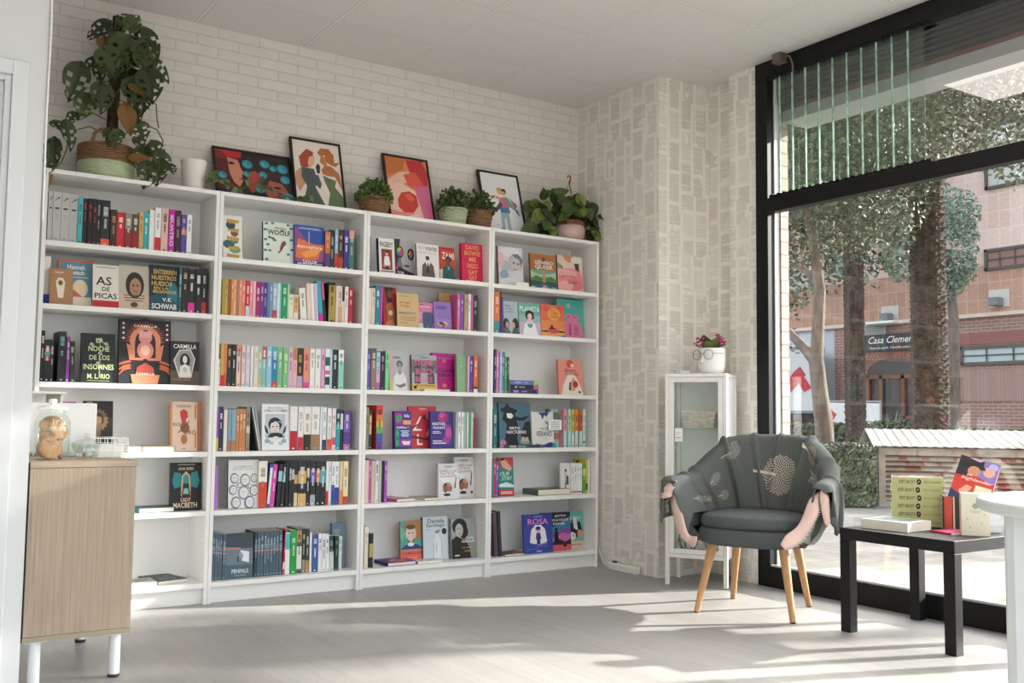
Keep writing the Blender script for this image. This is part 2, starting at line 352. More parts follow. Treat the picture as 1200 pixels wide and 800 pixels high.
# ------------------------------------------------------------------ ceiling lights (one is mirrored in the upper pane, the rest are unseen added fill)
led = mat_emit('led_panel_light', 'fff7f1', 7.5)
def lights():
    first = None
    for i, (cx, cy) in enumerate([(2, -2)]+[(a, b) for b in (-5, -7, -9, -11) for a in (-5, -2, 1, 3)]):
        x, y = -.0676+.6*cx+.3, -.158+.6*cy-.3
        if first is None:
            t = thing('ceiling_light', 'square white light panel in the ceiling mirrored in the window', 'ceiling light', (x, y, H), 0, 'ceiling light panels')
            f = MB()
            for a, b in (((-.29, -.29, -.012), (.29, -.265, -.0005)), ((-.29, .265, -.012), (.29, .29, -.0005)), ((-.29, -.265, -.012), (-.265, .265, -.0005)), ((.265, -.265, -.012), (.29, .265, -.0005))): f.box(a, b, M('eeeeee', .4))
            f.build('frame', t); MB().box((-.265, -.265, -.008), (.265, .265, -.001), led).build('diffuser', t); first = t
        else: copytree(first, (x, y, H), label=('%s panel of the %s row of unseen ceiling lights added to brighten the shop' % (('first', 'second', 'third', 'fourth')[(i-1) % 4], ('first', 'second', 'third', 'fourth')[(i-1)//4])))
lights()
# white cable box on the floor by the paper wall
t = thing('power_strip', 'long white power strip with a red switch on the floor by the paper wall', 'power strip', (2.412, -.235, 0), R(90))
MB().box((-.125, -.022, 0), (.125, .022, .045), M('e9e9e6', .4)).build('body', t, bevel=.006, smooth=40)
MB().box((.07, -.01, .0445), (.1, .01, .055), M('5a1a1c', .4)).build('switch', t, bevel=.002)
MB().tube([(.13, 0, .02), (.2, -.005, .03), (.27, -.016, .12), (.275, -.02, .4), (.27, -.02, .8)], .004, M('dcdcd8'), 6).build('cable', t, smooth=40)
# ================================================================== furniture
SHZ = [1.693, 1.405, 1.053, .732, .446, .103]                  # shelf tops
bk = M('ecebe9', .5)
def bookcases():
    names = ['tall white bookcase behind the oak cabinet', 'second tall white bookcase from the oak cabinet', 'third tall white bookcase from the oak cabinet', 'tall white bookcase in the corner by the paper wall']
    t = thing('bookcase', names[0], 'bookcase', (-.8, 0, 0), 0, 'white bookcases')
    for x in (.0008, .7812):
        q = MB().box((x, 0, 0), (x+.018, .279, 2.02), bk); q.build('side_panel', t, bevel=.0012)
    ph = MB(); hole = M('8c8a86', .8)
    for x in (.0191, .7809):
        for y in (.05, .215):
            for i in range(58): z = .16+.032*i; ph.poly([(x, y-.0025, z-.0025), (x, y+.0025, z-.0025), (x, y+.0025, z+.0025), (x, y-.0025, z+.0025)], hole)
    ph.build('peg_hole_dot', t)
    MB().box((.019, .0006, 2.0), (.781, .272, 2.0196), bk).build('top_panel', t, bevel=.0012)
    for i, z in enumerate(SHZ): MB().box((.0192, .002 if i < 5 else .0006, z-.024), (.7808, .268, z), bk).build('shelf', t, bevel=.0015)
    MB().box((.019, .03, .001), (.781, .045, .079), bk).build('plinth', t)
    MB().box((.019, .272, .05), (.781, .276, 2.0), M('f0f0ef', .6)).build('back_panel', t)
    for i in range(1, 4): copytree(t, (-.8+.8*i, 0, 0), label=names[i])
bookcases()
def oak_cabinet():
    X0, X1, Y0, Y1, Z0, Z1 = -.962, -.615, -1.17, -.47, .155, .753
    wd = mat_wood('oak_veneer', '93826f', 'b3a28f', 'xyz', (150, 150, 3), .55); wt = mat_wood('oak_veneer_top', '9c8a76', 'b5a48f', 'xyz', (4, 90, 90), .5)
    t = thing('cabinet', 'oak veneer cabinet on white metal legs beside the white partition', 'cabinet', ((X0+X1)/2, (Y0+Y1)/2, 0)); w, d = (X1-X0)/2, (Y1-Y0)/2
    MB().box((-w+.001, -d+.003, Z0+.018), (w-.004, d-.003, Z1-.0205), wd).build('body', t, bevel=.0015)
    MB().box((-w, -d, Z1-.02), (w, d, Z1), wt).build('top', t, bevel=.0015); MB().box((-w, -d, Z0), (w-.003, d, Z0+.0175), mat_wood('oak_edge', 'a49a86', '8f8775', 'xyz', (4, 90, 90))).build('bottom_panel', t, bevel=.001)
    q = MB(); q.box((w-.0035, -d+.02, Z0+.022), (w-.0005, -.004, Z1-.024), wd); q.box((w-.0035, .004, Z0+.022), (w-.0005, d-.02, Z1-.024), wd); q.build('door', t); MB().box((-w-.004, -d+.004, Z0+.002), (-w+.0005, d-.004, Z1-.002), M('1c1714', .8)).build('side_panel', t)  # near-black sheet on the wall side paints in the shade of the narrow gap
    for x in (-w+.045, w-.045):
        for y in (-d+.045, d-.045):
            l = MB(); l.lathe([(.0195, .012), (.0195, Z0)], M('e8eaee', .35), 20, (x, y, 0)); l.box((x-.035, y-.035, Z0-.004), (x+.035, y+.035, Z0-.0002), M('e8eaee', .35)); lo = l.build('leg', t, smooth=40)
            MB().lathe([(.018, 0), (.0205, .003), (.0205, .012)], M('3a3c40', .6), 20, (x, y, 0)).build('foot', lo, smooth=40)
oak_cabinet()
clear = mat_glass('clear_glass', 'f6faf8', 1.5, 1.0)
def on_cabinet():
    zt = .7532
    t = thing('biscuit_jar', 'ribbed glass jar of large biscuits with white lid on the oak cabinet', 'jar', (-.874, -1.0, zt)); r = .058
    q = MB().lathe([(.001, .004), (.05, .003), (r, .012), (r+.001, .10), (r, .135), (.05, .152), (.043, .160), (.043, .174)], clear, 48, (0, 0, 0), lambda a, z: .0013*math.cos(24*a) if .01 < z < .14 else 0); q.build('glass_body', t, smooth=60)
    q = MB().lathe([(.001, .174), (.047, .174), (.051, .178), (.051, .184), (.04, .189), (.012, .193), (.009, .199), (.014, .204), (.014, .211), (.009, .215), (.001, .2155)], M('eceae6', .35), 32); q.build('lid', t, smooth=50)
    bi = noisy('cba27c', 'ad8460', 60, 'xyz', (1, 1, 1), .9, .5)
    for i, (x, y, z, rx, ry, rz) in enumerate(((-.008, -.03, .037, 78, 0, 15), (.028, .008, .037, 84, 0, 75), (-.01, .006, .037, 80, 0, -10), (-.004, .028, .037, 82, 0, 10), (-.006, -.006, .08, 24, -24, 0), (-.004, -.002, .093, 24, -24, 20), (.02, -.012, .102, 66, -10, 40), (.012, .022, .088, 70, 10, 10), (-.004, .008, .122, 40, -20, 0))):
        o = MB().lathe([(.001, -.0075), (.033, -.0075), (.038, -.003), (.038, .003), (.034, .007), (.001, .008)], bi, 26, (0, 0, 0), lambda a, z: .0006*math.cos(18*a)).build('biscuit', None, smooth=60)
        o.location = (-.874+x, -1+y, zt+z+.004); o.rotation_euler = (R(rx), R(ry), R(rz)); tag(o, 'round pale biscuit in the glass jar on the oak cabinet', 'biscuit', 'biscuits in the glass jar')
    t = thing('candy_bowl', 'small lidded glass bowl of wrapped sweets on the oak cabinet', 'bowl', (-.757, -1.005, zt))
    q = MB().lathe([(.001, .002), (.036, .001), (.038, .006), (.048, .04), (.054, .055), (.0525, .055), (.046, .04), (.035, .008), (.001, .006)], clear, 8); q.build('glass_body', t)
    MB().lathe([(.054, .0555), (.05, .061), (.03, .069), (.009, .073), (.006, .078), (.012, .086), (.010, .092), (.001, .094)], clear, 32).build('lid', t, smooth=50)
    rg = random.Random(4)
    for i in range(9):
        x, y, z = rg.uniform(-.024, .024), rg.uniform(-.024, .024), .013+.014*(i//4)
        c = M(rg.choice(['dfe2ea', 'e8e8ea', 'c9cfdc', 'b8875c', 'd8d4cf']), .35); q = MB().lathe([(.002, -.016), (.008, -.009), (.0095, 0), (.008, .009), (.002, .016)], c, 10); 
        for s in (-1, 1): q.poly([(0, 0, s*.013), (.008, .002, s*.023), (-.008, -.002, s*.023)], c)
        o = q.build('sweet', None, smooth=50); o.location = (-.757+x, -1.005+y, zt+z+.004); o.rotation_euler = (R(80+rg.uniform(-15, 15)), R(rg.uniform(-20, 20)), rg.uniform(0, 3)); tag(o, 'wrapped sweet in the lidded glass bowl on the oak cabinet', 'sweet', 'sweets in the glass bowl')
    t = thing('desk_screen', 'glossy white panel standing behind the biscuit jar', 'screen', (-.80, -.72, zt))
    MB().box((-.13, 0, .012), (.128, .018, .202), M('e9e9e7', .12)).build('panel', t, bevel=.004); MB().box((-.06, -.05, 0), (.06, .05, .012), M('dddddd', .3)).build('base', t, bevel=.003)
    t = thing('card_stand', 'small white stand with printed cards behind the white panel', 'stand', (-.86, -.62, zt))
    q = MB().box((-.08, -.03, 0), (.08, .03, .2), M('e4e2de', .6)); q.box((-.085, -.035, .238), (.085, .035, .246), M('eeeeec', .5)); q.box((-.08, .01, .2), (.08, .03, .238), M('e4e2de', .6)); q.build('body', t); q = MB()
    P = lambda x, y, e: (-.08+.16*x, .009-e, .2+.038*y); art(q, [('r', .02, .05, .3, .95, '3b4252'), ('e', .45, .5, .1, .4, 'd8d8d8'), ('r', .62, .1, .95, .9, '8d857c')], P); q.build('card_print', t)
    t = thing('wire_basket', 'white wire tray of paper slips on the oak cabinet', 'basket', (-.658, -.84, zt)); q = MB(); wm = M('ededeb', .4); a, b, h = .062, .085, .072
    for z in (.003, .026, .05, h): q.tube([(-a, -b, z), (a, -b, z), (a, b, z), (-a, b, z), (-a, -b, z)], .0018, wm, 6)
    for i in range(6):
        x = -a+2*a*i/5; q.tube([(x, -b, h), (x, -b, .003), (x, b, .003), (x, b, h)], .0014, wm, 6)
    for i in range(1, 7):
        y = -b+2*b*i/7; q.tube([(-a, y, h), (-a, y, .003), (a, y, .003), (a, y, h)], .0014, wm, 6)
    q.build('wire_mesh', t)
    o = MB().box((-.054, -.075, .0055), (.05, .07, .045), M('e6e4df', .8)).build('paper_slips'); o.location = (-.658, -.84, zt); tag(o, 'pile of white paper slips inside the white wire tray', 'paper', kind='stuff')
on_cabinet()
# ------------------------------------------------------------------ glass vitrine in the corner
def vitrine():
    wm = M('eceae7', .35); dx = Vector((2.511-2.326, -.984+.695, 0)); W, D = .345, .275; ang = math.atan2(dx.y, dx.x)
    t = thing('display_cabinet', 'narrow white metal display cabinet with glass door behind the armchair', 'cabinet', (2.324, -.692, 0), ang); z0, z1 = .152, 1.168; p = .022
    for x in (0, W-p):
        for y in (0, D-p):
            MB().box((x, y, .004), (x+p, y+p, z1-.02), wm).build('post', t, bevel=.002); MB().box((x+.002, y+.002, 0), (x+p-.002, y+p-.002, .004), M('8e8e8c', .6)).build('foot', t)
    MB().box((0, 0, z1-.02), (W, D, z1), wm).build('top_panel', t, bevel=.004); MB().box((p, .002, z0), (W-p, D-.004, z0+.022), wm).build('bottom_panel', t, bevel=.002)
    sg0 = mat_glass('side_glass', 'f4f8f5', 1.4); MB().box((.004, p, z0+.022), (.007, D-p, z1-.02), sg0).build('side_panel', t); MB().box((W-.007, p, z0), (W-.004, D-p, z1-.02), wm).build('side_panel', t); MB().box((p, D-.006, z0), (W-p, D-.003, z1-.02), M('f4f4f2', .5)).build('back_panel', t)
    d = MB(); a, b, c, e = p+.001, W-p-.001, z0+.024, z1-.022; s = .026
    for u, v in (((a, 0, c), (a+s, .014, e)), ((b-s, 0, c), (b, .014, e)), ((a+s, 0, c), (b-s, .014, c+s)), ((a+s, 0, e-s), (b-s, .014, e))): d.box(u, v, wm)
    dr = d.build('door', t, bevel=.0015); vg = mat_glass('vitrine_glass', 'f6faf7', 1.5)
    MB().poly([(a+s-.002, .007, c+s-.002), (b-s+.002, .007, c+s-.002), (b-s+.002, .007, e-s+.002), (a+s-.002, .007, e-s+.002)], vg).build('glass_pane', dr)
    MB().lathe([(.006, 0), (.009, .006), (.009, .014), (.004, .017)], wm, 14).build('knob', dr, smooth=50, xf=Matrix.Translation((b-s/2, 0, .7)) @ Matrix.Rotation(R(90), 4, 'X'))
    sg = mat_glass('glass_shelf', 'e4f0e8', 1.5)
    for z in (.862, .52): MB().box((p, p, z), (W-p, D-.01, z+.005), sg).build('glass_shelf', t)
    Mx = Matrix.Translation(t.location) @ Matrix.Rotation(ang, 4, 'Z')
    def L(x, y, z): return Mx @ Vector((x, y, z))
    # things in it and on it
    o = MB(); P = lambda x, y, e: (-.022+.044*x, -e, .07*y)
    o.box((-.022, 0, 0), (.022, .0008, .075), M('efeeea', .7)); art(o, [('r', .15, .72, .85, .74, '8f8f8c'), ('r', .15, .62, .7, .64, '8f8f8c'), ('r', .15, .3, .5, .34, '55585a'), ('r', .55, .3, .8, .34, '55585a')], P); o = o.build('price_tag'); o.location = L(.078, -.0015, .79); o.rotation_euler = (0, 0, ang); tag(o, 'white price tag taped to the glass door of the white cabinet', 'price tag')
    wk = noisy('e0d4ca', 'b5a597', 40, 'xyz', (1, 1, 3), .85, .5); t2 = thing('wicker_basket', 'whitewashed wicker basket on the glass shelf of the white cabinet', 'basket', L(.175, .12, .8675), ang)
    q = MB(); n = 9
    for i in range(n):
        z = .004+.0105*i; g = .0+.0018*i; ax, ay = .082+g, .055+g
        pts = []
        for k in range(41):
            f = k/40*4; sd, w_ = int(f) % 4, f % 1; c4 = [(-ax, -ay), (ax, -ay), (ax, ay), (-ax, ay)]; A, Bq = c4[sd], c4[(sd+1) % 4]; x, y = A[0]+(Bq[0]-A[0])*w_, A[1]+(Bq[1]-A[1])*w_; wv = .002*(1 if (k+i) % 2 else -1); pts.append((x+(wv if sd in (1, 3) else 0), y+(wv if sd in (0, 2) else 0), z))
        q.tube(pts, .0052, wk, 6)
    q.build('weave', t2, smooth=60); MB().box((-.078, -.05, 0), (.078, .05, .004), wk).build('base', t2)
    bw = M('2f3133', .5); 
    for i, (x, lab) in enumerate(((.10, 'black wire bowl on the floor of the white cabinet, hinge side'), (.245, 'black wire bowl on the floor of the white cabinet, knob side'))):
        t3 = thing('wire_bowl', lab, 'bowl', L(x, .12, z0+.0225), ang); q = MB()
        for k in range(10):
            a0 = k*.628; 
            q.tube([(.03*math.cos(a0), .03*math.sin(a0), .002), (.055*math.cos(a0+.35), .055*math.sin(a0+.35), .05), (.05*math.cos(a0+.7), .05*math.sin(a0+.7), .09)], .0016, bw, 5); q.tube([(.03*math.cos(a0), .03*math.sin(a0), .002), (.055*math.cos(a0-.35), .055*math.sin(a0-.35), .05), (.05*math.cos(a0-.7), .05*math.sin(a0-.7), .09)], .0016, bw, 5)
        for r_, z in ((.03, .002), (.05, .09)): q.tube([(r_*math.cos(k*.2618), r_*math.sin(k*.2618), z) for k in range(25)], .002, bw, 5)
        q.build('wire_mesh', t3)
    o = MB().lathe([(.001, 0), (.042, 0), (.048, .004), (.05, .02), (.046, .02), (.042, .006), (.001, .004)], M('dfe2de', .2), 28, (0, 0, 0), lambda a, z: .002*math.cos(10*a) if z > .015 else 0).build('dish', smooth=50); o.location = L(.075, .1, z1+.0003); tag(o, 'small fluted pale dish on top of the white cabinet', 'dish')
    o = thing('head_planter', 'white face planter with wire glasses and pink flowering plant on the white cabinet', 'planter', L(.235, .125, z1+.0003), ang-R(25))
    MB().box((-.07, -.07, 0), (.07, .07, .004), M('e4e4e2', .5)).build('coaster', o)
    pw = M('ecebe8', .2); MB().lathe([(.001, .006), (.055, .004), (.066, .012), (.074, .035), (.077, .08), (.077, .143), (.0735, .146), (.0715, .14), (.0715, .125), (.001, .12)], pw, 40).build('pot', o, smooth=50)
    q = MB(); q.tube([(0, -.076, .10), (0, -.083, .085), (0, -.09, .067), (0, -.082, .06)], [.003, .006, .01, .004], pw, 10); q.build('nose', o, smooth=80)
    q = MB(); gm = M('3a3a3c', .3, .6)
    for s in (-1, 1): q.tube([(s*.041+.028*math.cos(k*.2513), -.082-.004*math.cos(k*.2513)*s*-1, .108+.028*math.sin(k*.2513)) for k in range(26)], .0016, gm, 6); q.tube([(s*.069, -.079, .112), (s*.08, -.06, .113), (s*.0825, -.0, .115)], .0013, gm, 5)
    q.tube([(-.014, -.086, .112), (0, -.089, .115), (.014, -.086, .112)], .0016, gm, 6); q.build('glasses', o, smooth=60)
    q = MB(); lg = M('56653c', .45); lg2 = M('768650', .45)
    for i, (az, el, ln, wd, m_) in enumerate(((-80, 50, .1, .05, lg2), (200, 65, .1, .04, lg), (-30, 60, .1, .045, lg2), (90, 70, .1, .05, lg), (150, 40, .09, .04, lg), (20, 45, .09, .04, lg), (-120, 75, .11, .045, lg))):
        d = Vector((math.cos(R(az))*math.cos(R(el)), math.sin(R(az))*math.cos(R(el)), math.sin(R(el)))); s_ = d.cross(Vector((0, 0, 1))).normalized(); n_ = s_.cross(d)
        q.grid(lambda u, v: Vector((0, 0, .12))+d*(ln*u)+s_*((v-.5)*2*wd*math.sin(math.pi*min(.97, u*.92+.08))**.8)+n_*(.012*abs(v-.5)*2-.03*u*u), 9, 5, m_)
    q.build('leaf', o, smooth=180); q = MB(); mg = [M(c, .6) for c in ('b0246e', 'c93f88', '8f1c5c')]; rg = random.Random(8)
    for cx, cy, cz in ((-.085, -.03, .175), (-.06, -.04, .195), (-.045, -.02, .2), (.03, .02, .215), (.055, .0, .205), (.085, -.03, .18), (.08, .0, .185), (-.03, -.06, .155)):
        q.tube([(cx*.3, cy*.3, .13), (cx*.7, cy*.7, cz*.9), (cx, cy, cz)], .0015, lg, 5)
        for k in range(16):
            d = Vector((rg.gauss(0, 1), rg.gauss(0, 1), rg.gauss(0, 1))).normalized(); e = d.orthogonal().normalized()*.006; c0 = Vector((cx, cy, cz)); q.poly([c0+d*.004-e*.5, c0+d*.012-e, c0+d*.02, c0+d*.012+e], rg.choice(mg))
    q.build('blossom', o)
vitrine()
# ------------------------------------------------------------------ black side table
def side_table():
    bl = M('121111', .5, spec=.3); x0, x1, y0, y1, Ht = 2.196, 2.744, -2.512, -1.964, .45
    t = thing('side_table', 'square black side table of thick boards before the shop window', 'table', ((x0+x1)/2, (y0+y1)/2, 0)); w = (x1-x0)/2
    MB().box((-w, -w, Ht-.05), (w, w, Ht), bl).build('tabletop', t, bevel=.002)
    for sx in (-1, 1):
        for sy in (-1, 1): MB().box((min(sx*w, sx*(w-.05)), min(sy*w, sy*(w-.05)), 0), (max(sx*w, sx*(w-.05)), max(sy*w, sy*(w-.05)), Ht-.0505), bl).build('leg', t, bevel=.002)
side_table()
def white_table():
    c = hit(1142, 588, 2, .74)+Vector((RT.x, RT.y, 0)).normalized()*.445; wm = M('d5dadb', .4); t = thing('round_table', 'round white table cut by the edge of the picture before the black side table', 'table', (c.x, c.y, 0), -YAW)
    MB().lathe([(.001, .712), (.395, .712), (.4, .717), (.4, .735), (.396, .74), (.001, .74)], wm, 64).build('tabletop', t, smooth=30)
    for a in (183, 273, 3, 93):
        x, y = .345*math.cos(R(a)), .345*math.sin(R(a)); MB().lathe([(.034, 0), (.036, .02), (.036, .711)], wm, 20, (x, y, 0), lambda q, z: .0012*math.cos(10*q)).build('leg', t, smooth=40)
    MB().lathe([(.28, .66), (.3, .66), (.3, .711), (.28, .711), (.28, .66)], wm, 48).build('apron', t, smooth=30)
white_table()
# ------------------------------------------------------------------ armchair and throw
CC = Vector((2.235, -1.447, 0)); CRZ = R(-63.9)
def upath(s, W=.31, yb=.03, D=.25, fr=-.2):                   # plan of the tub shell, s in -1..1; returns point and outward normal
    a = abs(s); sg = 1 if s >= 0 else -1; LA = .36
    if a <= 1-LA:
        t = a/(1-LA)*math.pi/2; x, y = W*math.sin(t), yb+D*math.cos(t); n = Vector((math.sin(t)/W, math.cos(t)/D, 0)).normalized()
    else:
        k = (a-(1-LA))/LA; x, y = W+.03*k*k, yb+(fr-yb)*k; n = Vector((1, .06*k, 0)).normalized()
    return Vector((x*sg, y, 0)), Vector((n.x*sg, n.y, 0))
def rim(s):
    a = abs(s); k = max(0, min(1, (.70-a)/.52)); k = k*k*(3-2*k); return .60+.20*k
def armchair():
    t = thing('armchair', 'dark grey tub armchair on tapered wooden legs before the shop window', 'armchair', CC, CRZ)
    fb = noisy('5c6162', '4c5152', 260, 'xyz', (1, 1, 1), .95, .5, .001, spec=.15); wd = mat_wood('beech_legs', 'b08257', 'c99c6e', 'xyz', (60, 60, 5), .45)
    for sx in (-1, 1):
        for fx, fy, tx, ty in ((.228, -.224, .165, -.15), (.192, .222, .145, .15)):
            q = MB(); q.tube([(sx*fx, fy, .004), (sx*(fx*.5+tx*.5), (fy+ty)/2, .18), (sx*tx, ty, .345)], [.0135, .0185, .0245], wd, 16); q.tube([(sx*fx, fy, 0), (sx*fx, fy, .004)], .013, M('4a3a2e', .6), 14); q.build('leg', t, smooth=50)
    def cross(s, k):                                            # k 0..1 around the section of the shell
        p, n = upath(s); h = rim(s); z0 = .33; th = .055
        sec = [(0, .40, .80), (0, h-.05, .985), (.004, h-.012, 1), (th*.5, h, 1.0), (th-.004, h-.012, 1), (th, h-.05, .99), (th*.8, z0+.08, .86), (th*.3, z0, .74), (-.02, z0, .70)]
        f = k*(len(sec)-1); i = min(int(f), len(sec)-2); w = f-i; o, z, c = [sec[i][j]*(1-w)+sec[i+1][j]*w for j in range(3)]
        return Vector((p.x*c, (p.y-.0)*c, z))+n*o
    q = MB().grid(lambda u, v: cross(u*2-1, v), 60, 25, fb)
    for s in (-1, 1): q.poly([cross(s, k/24) for k in range(25)], fb)
    q.build('shell', t, smooth=70)
    def pad(z0, z1, fr, nm, bul, sx=1.0):
        q = MB(); N = 56
        def out(a, r):
            c, s_ = math.cos(a), math.sin(a); e = 2.6 if s_ < 0 else 2.2
            return Vector((math.copysign(abs(c)**(2/e), c)*.262*r*sx, (math.copysign(abs(s_)**(2/e), s_)*(.245 if s_ > 0 else -fr))*r, 0))
        prof = [(.0, z0), (.9, z0), (.97, z0+.006), (1, z0+.02), (1, z1-.022), (.975, z1-.006), (.9, z1+.002), (.6, z1+bul), (.0, z1+bul*1.3)]
        q.grid(lambda u, v: out(u*2*math.pi, prof[int(round(v*8))][0])+Vector((0, 0, prof[int(round(v*8))][1])), N, 9, fb, wrap=True); return q.build(nm, t, smooth=70)
    pad(.325, .405, -.285, 'seat', .002); pad(.402, .462, -.275, 'cushion', .012, .97)
    q = MB(); q.box((-.16, -.16, .315), (.16, .16, .327), M('25272a', .7)); q.build('seat_frame', t)
armchair()
def throw():
    t = thing('throw_blanket', 'grey throw with pale tree pattern and pink lining draped over the armchair', 'blanket', CC, CRZ)
    gy = noisy('686b68', '585c59', 300, 'xyz', (1, 1, 1), .95, .5, .001, spec=.1); pink = noisy('e6c8be', 'dbb9ae', 200, 'xyz', (1, 1, 1), .95, .4, .001, spec=.1); cream = M('d6cabd', .9); dim = M('b4ac9d', .9); pale = noisy('a3a69a', '8f9489', 200, 'xyz', (1, 1, 1), .95, .4, .001, spec=.1); fri = M('d8d0c2', .9)
    def fold(s, t_):
        a = .5*math.sin(s*9.5+1.2)+.5*math.sin(s*17+.4+t_*1.5)+.35*math.sin(s*31+2-t_*2)
        # sharp gathered creases down to the seat
        cr = 0
        for c0, w, hh in ((-.80, .02, .8), (-.60, .014, 1.2), (-.33, .012, 1.5), (-.30, .03, .6), (.05, .012, .5), (.27, .012, 1.1), (.46, .014, .9), (.64, .018, .8), (-.12, .02, .5)): cr += hh*math.exp(-((s-c0-.10*(1-t_)*(1 if c0 < 0 else -1)*.8)/w)**2)
        return .003*a+.030*cr
    def surf(s, t_):
        sc = max(-1, min(1, s)); p, n = upath(sc); h = rim(sc); ex = abs(s)-1; sg = 1 if s > 0 else -1
        hang = .43 if abs(sc) > .72 else .56
        if sg > 0 and abs(sc) > .6: hang = .385+.10*max(0, min(1, (abs(s)-.8)/.25))
        if t_ < .45:
            k = t_/.45; z = .462+(h-.462)*k; c = .82+.18*min(1, k*1.05); o = -.016-fold(sc, k)*(.5+.5*math.sin(math.pi*min(1, k+.15)))
        elif t_ < .62:
            k = (t_-.45)/.17; an = math.pi*k; z = h+.013+.026*math.sin(an)-.013*(1 if k in (0, 1) else 0); c = 1.0; o = .0275-.0435*math.cos(an); z += fold(sc, 1)*.6*math.sin(an)
        else:
            k = (t_-.62)/.38; z = h+.005+(hang-h)*k; c = 1-.0*k; o = .071+fold(sc, 1)*.7+.012*math.sin(s*22+k*2)*k
        q = Vector((p.x*c, p.y*c, z))+n*o
        if ex > 0:                                              # past the arm front the cloth wraps round and hangs
            a = min(1, ex/.18)*(.25 if sg > 0 and t_ > .62 else 1); q.y -= .055*math.sin(a*1.5); q.x -= sg*(.035*a*a if t_ > .5 else -.01*a); q.z -= .03*a*a
            if t_ < .45: q.z -= .07*a*(1-t_/.45)
        return q
    q = MB(); S = lambda u: -1.16+2.32*u
    q.grid(lambda u, v: surf(S(u), v), 400, 44, gy)
    body = q.build('cloth', t, smooth=180, solid=.007)
    def nrm(s, v):
        a = surf(s+.004, v)-surf(s-.004, v); b = surf(s, min(1, v+.01))-surf(s, max(0, v-.01)); n = b.cross(a).normalized(); return n if n.dot(Vector((0, 0, 1))-surf(s, v)*2) > 0 else -n
    q = MB(); rg = random.Random(2)
    def on(s0, v0, dx, dz, lift=.006):                          # a point dx, dz metres from (s0, v0) on the inner face
        s = s0+dx/.70; v = v0+dz/.74; n = nrm(s, v) ; p = surf(s, v); inward = Vector((-p.x, -p.y+.02, .02)).normalized() if v < .5 else Vector((p.x, p.y, .3)).normalized()
        if n.dot(inward) < 0: n = -n
        return p+n*lift
    def motif(s0, v0, r, n, trunk, ln=.6):
        for k in range(n):
            rr = r*math.sqrt((k+.5)/n); a = k*2.39996; cx, cz = rr*math.cos(a), rr*math.sin(a); L, w = r*1.05/math.sqrt(n)*rg.uniform(.8, 1.2), r*.5/math.sqrt(n); b = a+rg.uniform(-.5, .5)
            q.poly([on(s0, v0, cx+math.cos(b)*L, cz+math.sin(b)*L), on(s0, v0, cx-math.sin(b)*w, cz+math.cos(b)*w), on(s0, v0, cx-math.cos(b)*L, cz-math.sin(b)*L), on(s0, v0, cx+math.sin(b)*w, cz-math.cos(b)*w)], cream if r > .07 else dim)
        if trunk:
            N = 6
            for k in range(N):
                x0, x1 = -r*.3-(r*trunk)*k/N, -r*.3-(r*trunk)*(k+1)/N; w = r*.07; dz = .12
                q.poly([on(s0, v0, x0, -x0*dz-w), on(s0, v0, x1, -x1*dz-w), on(s0, v0, x1, -x1*dz+w), on(s0, v0, x0, -x0*dz+w)], cream)
    motif(.085, .235, .098, 220, 1.25)
    for s0, v0, r, n in ((-.28, .41, .04, 150), (-.47, .30, .042, 150), (-.40, .12, .032, 90), (-.62, .16, .032, 90), (.36, .44, .04, 130), (.47, .33, .04, 130), (.52, .12, .036, 120), (.72, .36, .03, 60), (-.80, .2, .042, 130), (.30, .75, .06, 120)): motif(s0, v0, r, n, 1.5)
    q.build('tree_pattern', body)
    # turned-back pink lining along both front edges
    Mi = (Matrix.Translation(CC) @ Matrix.Rotation(CRZ, 4, 'Z')).inverted()
    def rib(A, Bl, mat, name, lift=0, fringe=True):
        def interp(L, k):
            f = k*(len(L)-1); i = min(int(f), len(L)-2); w = f-i; a, b = L[i], L[i+1]
            h = lambda j: Vector(L[max(0, min(len(L)-1, j))])
            p0, p1, p2, p3 = h(i-1), h(i), h(i+1), h(i+2); return .5*((2*p1)+(p2-p0)*w+(2*p0-5*p1+4*p2-p3)*w*w+(3*p1-p0-3*p2+p3)*w**3)
        W3 = lambda p: Mi @ wp(760+p[0]/5, 500+p[1]/5, p[2])
        toc = RT*0-FW; 
        def f(u, v):
            a, b = interp(A, u), interp(Bl, u); p = W3(a.lerp(b, v)); d = Mi.to_3x3() @ (-FW)
            return p+d*(.014*math.sin(math.pi*v)+.004*math.sin(u*14+v*3))
        m = MB().grid(f, 26, 9, mat)
        o = m.build(name, t, smooth=180, solid=.005)
        if fringe:
            m = MB(); rg2 = random.Random(1); tip = []
            for k in range(60):
                u = (k+.5)/60; p = f(u, 1); p0 = f(u, .9); d = (p-p0).normalized(); tt = (f(min(1, u+.02), 1)-f(max(0, u-.02), 1)).normalized()*.0042; tip += [p-d*.002, p+d*rg2.uniform(.016, .024)+tt*rg2.uniform(-1.2, 1.2)]
            m.add(tip, [(2*k, 2*k+2, 2*k+1) for k in range(59)], fri); m.build('fringe', o)
    rib([(1004, 366, 4.50), (945, 425, 4.47), (912, 510, 4.45), (868, 585, 4.43), (805, 640, 4.40), (772, 690, 4.38)], [(1008, 372, 4.49), (1000, 440, 4.46), (985, 520, 4.44), (935, 615, 4.42), (865, 690, 4.39), (800, 722, 4.37)], pink, 'pink_lining')
    rib([(1006, 366, 4.46), (1004, 420, 4.45), (1012, 480, 4.44), (1035, 575, 4.44)], [(1020, 368, 4.47), (1050, 410, 4.46), (1063, 480, 4.46), (1055, 582, 4.46)][::1], pink, 'pink_lining', fringe=False)
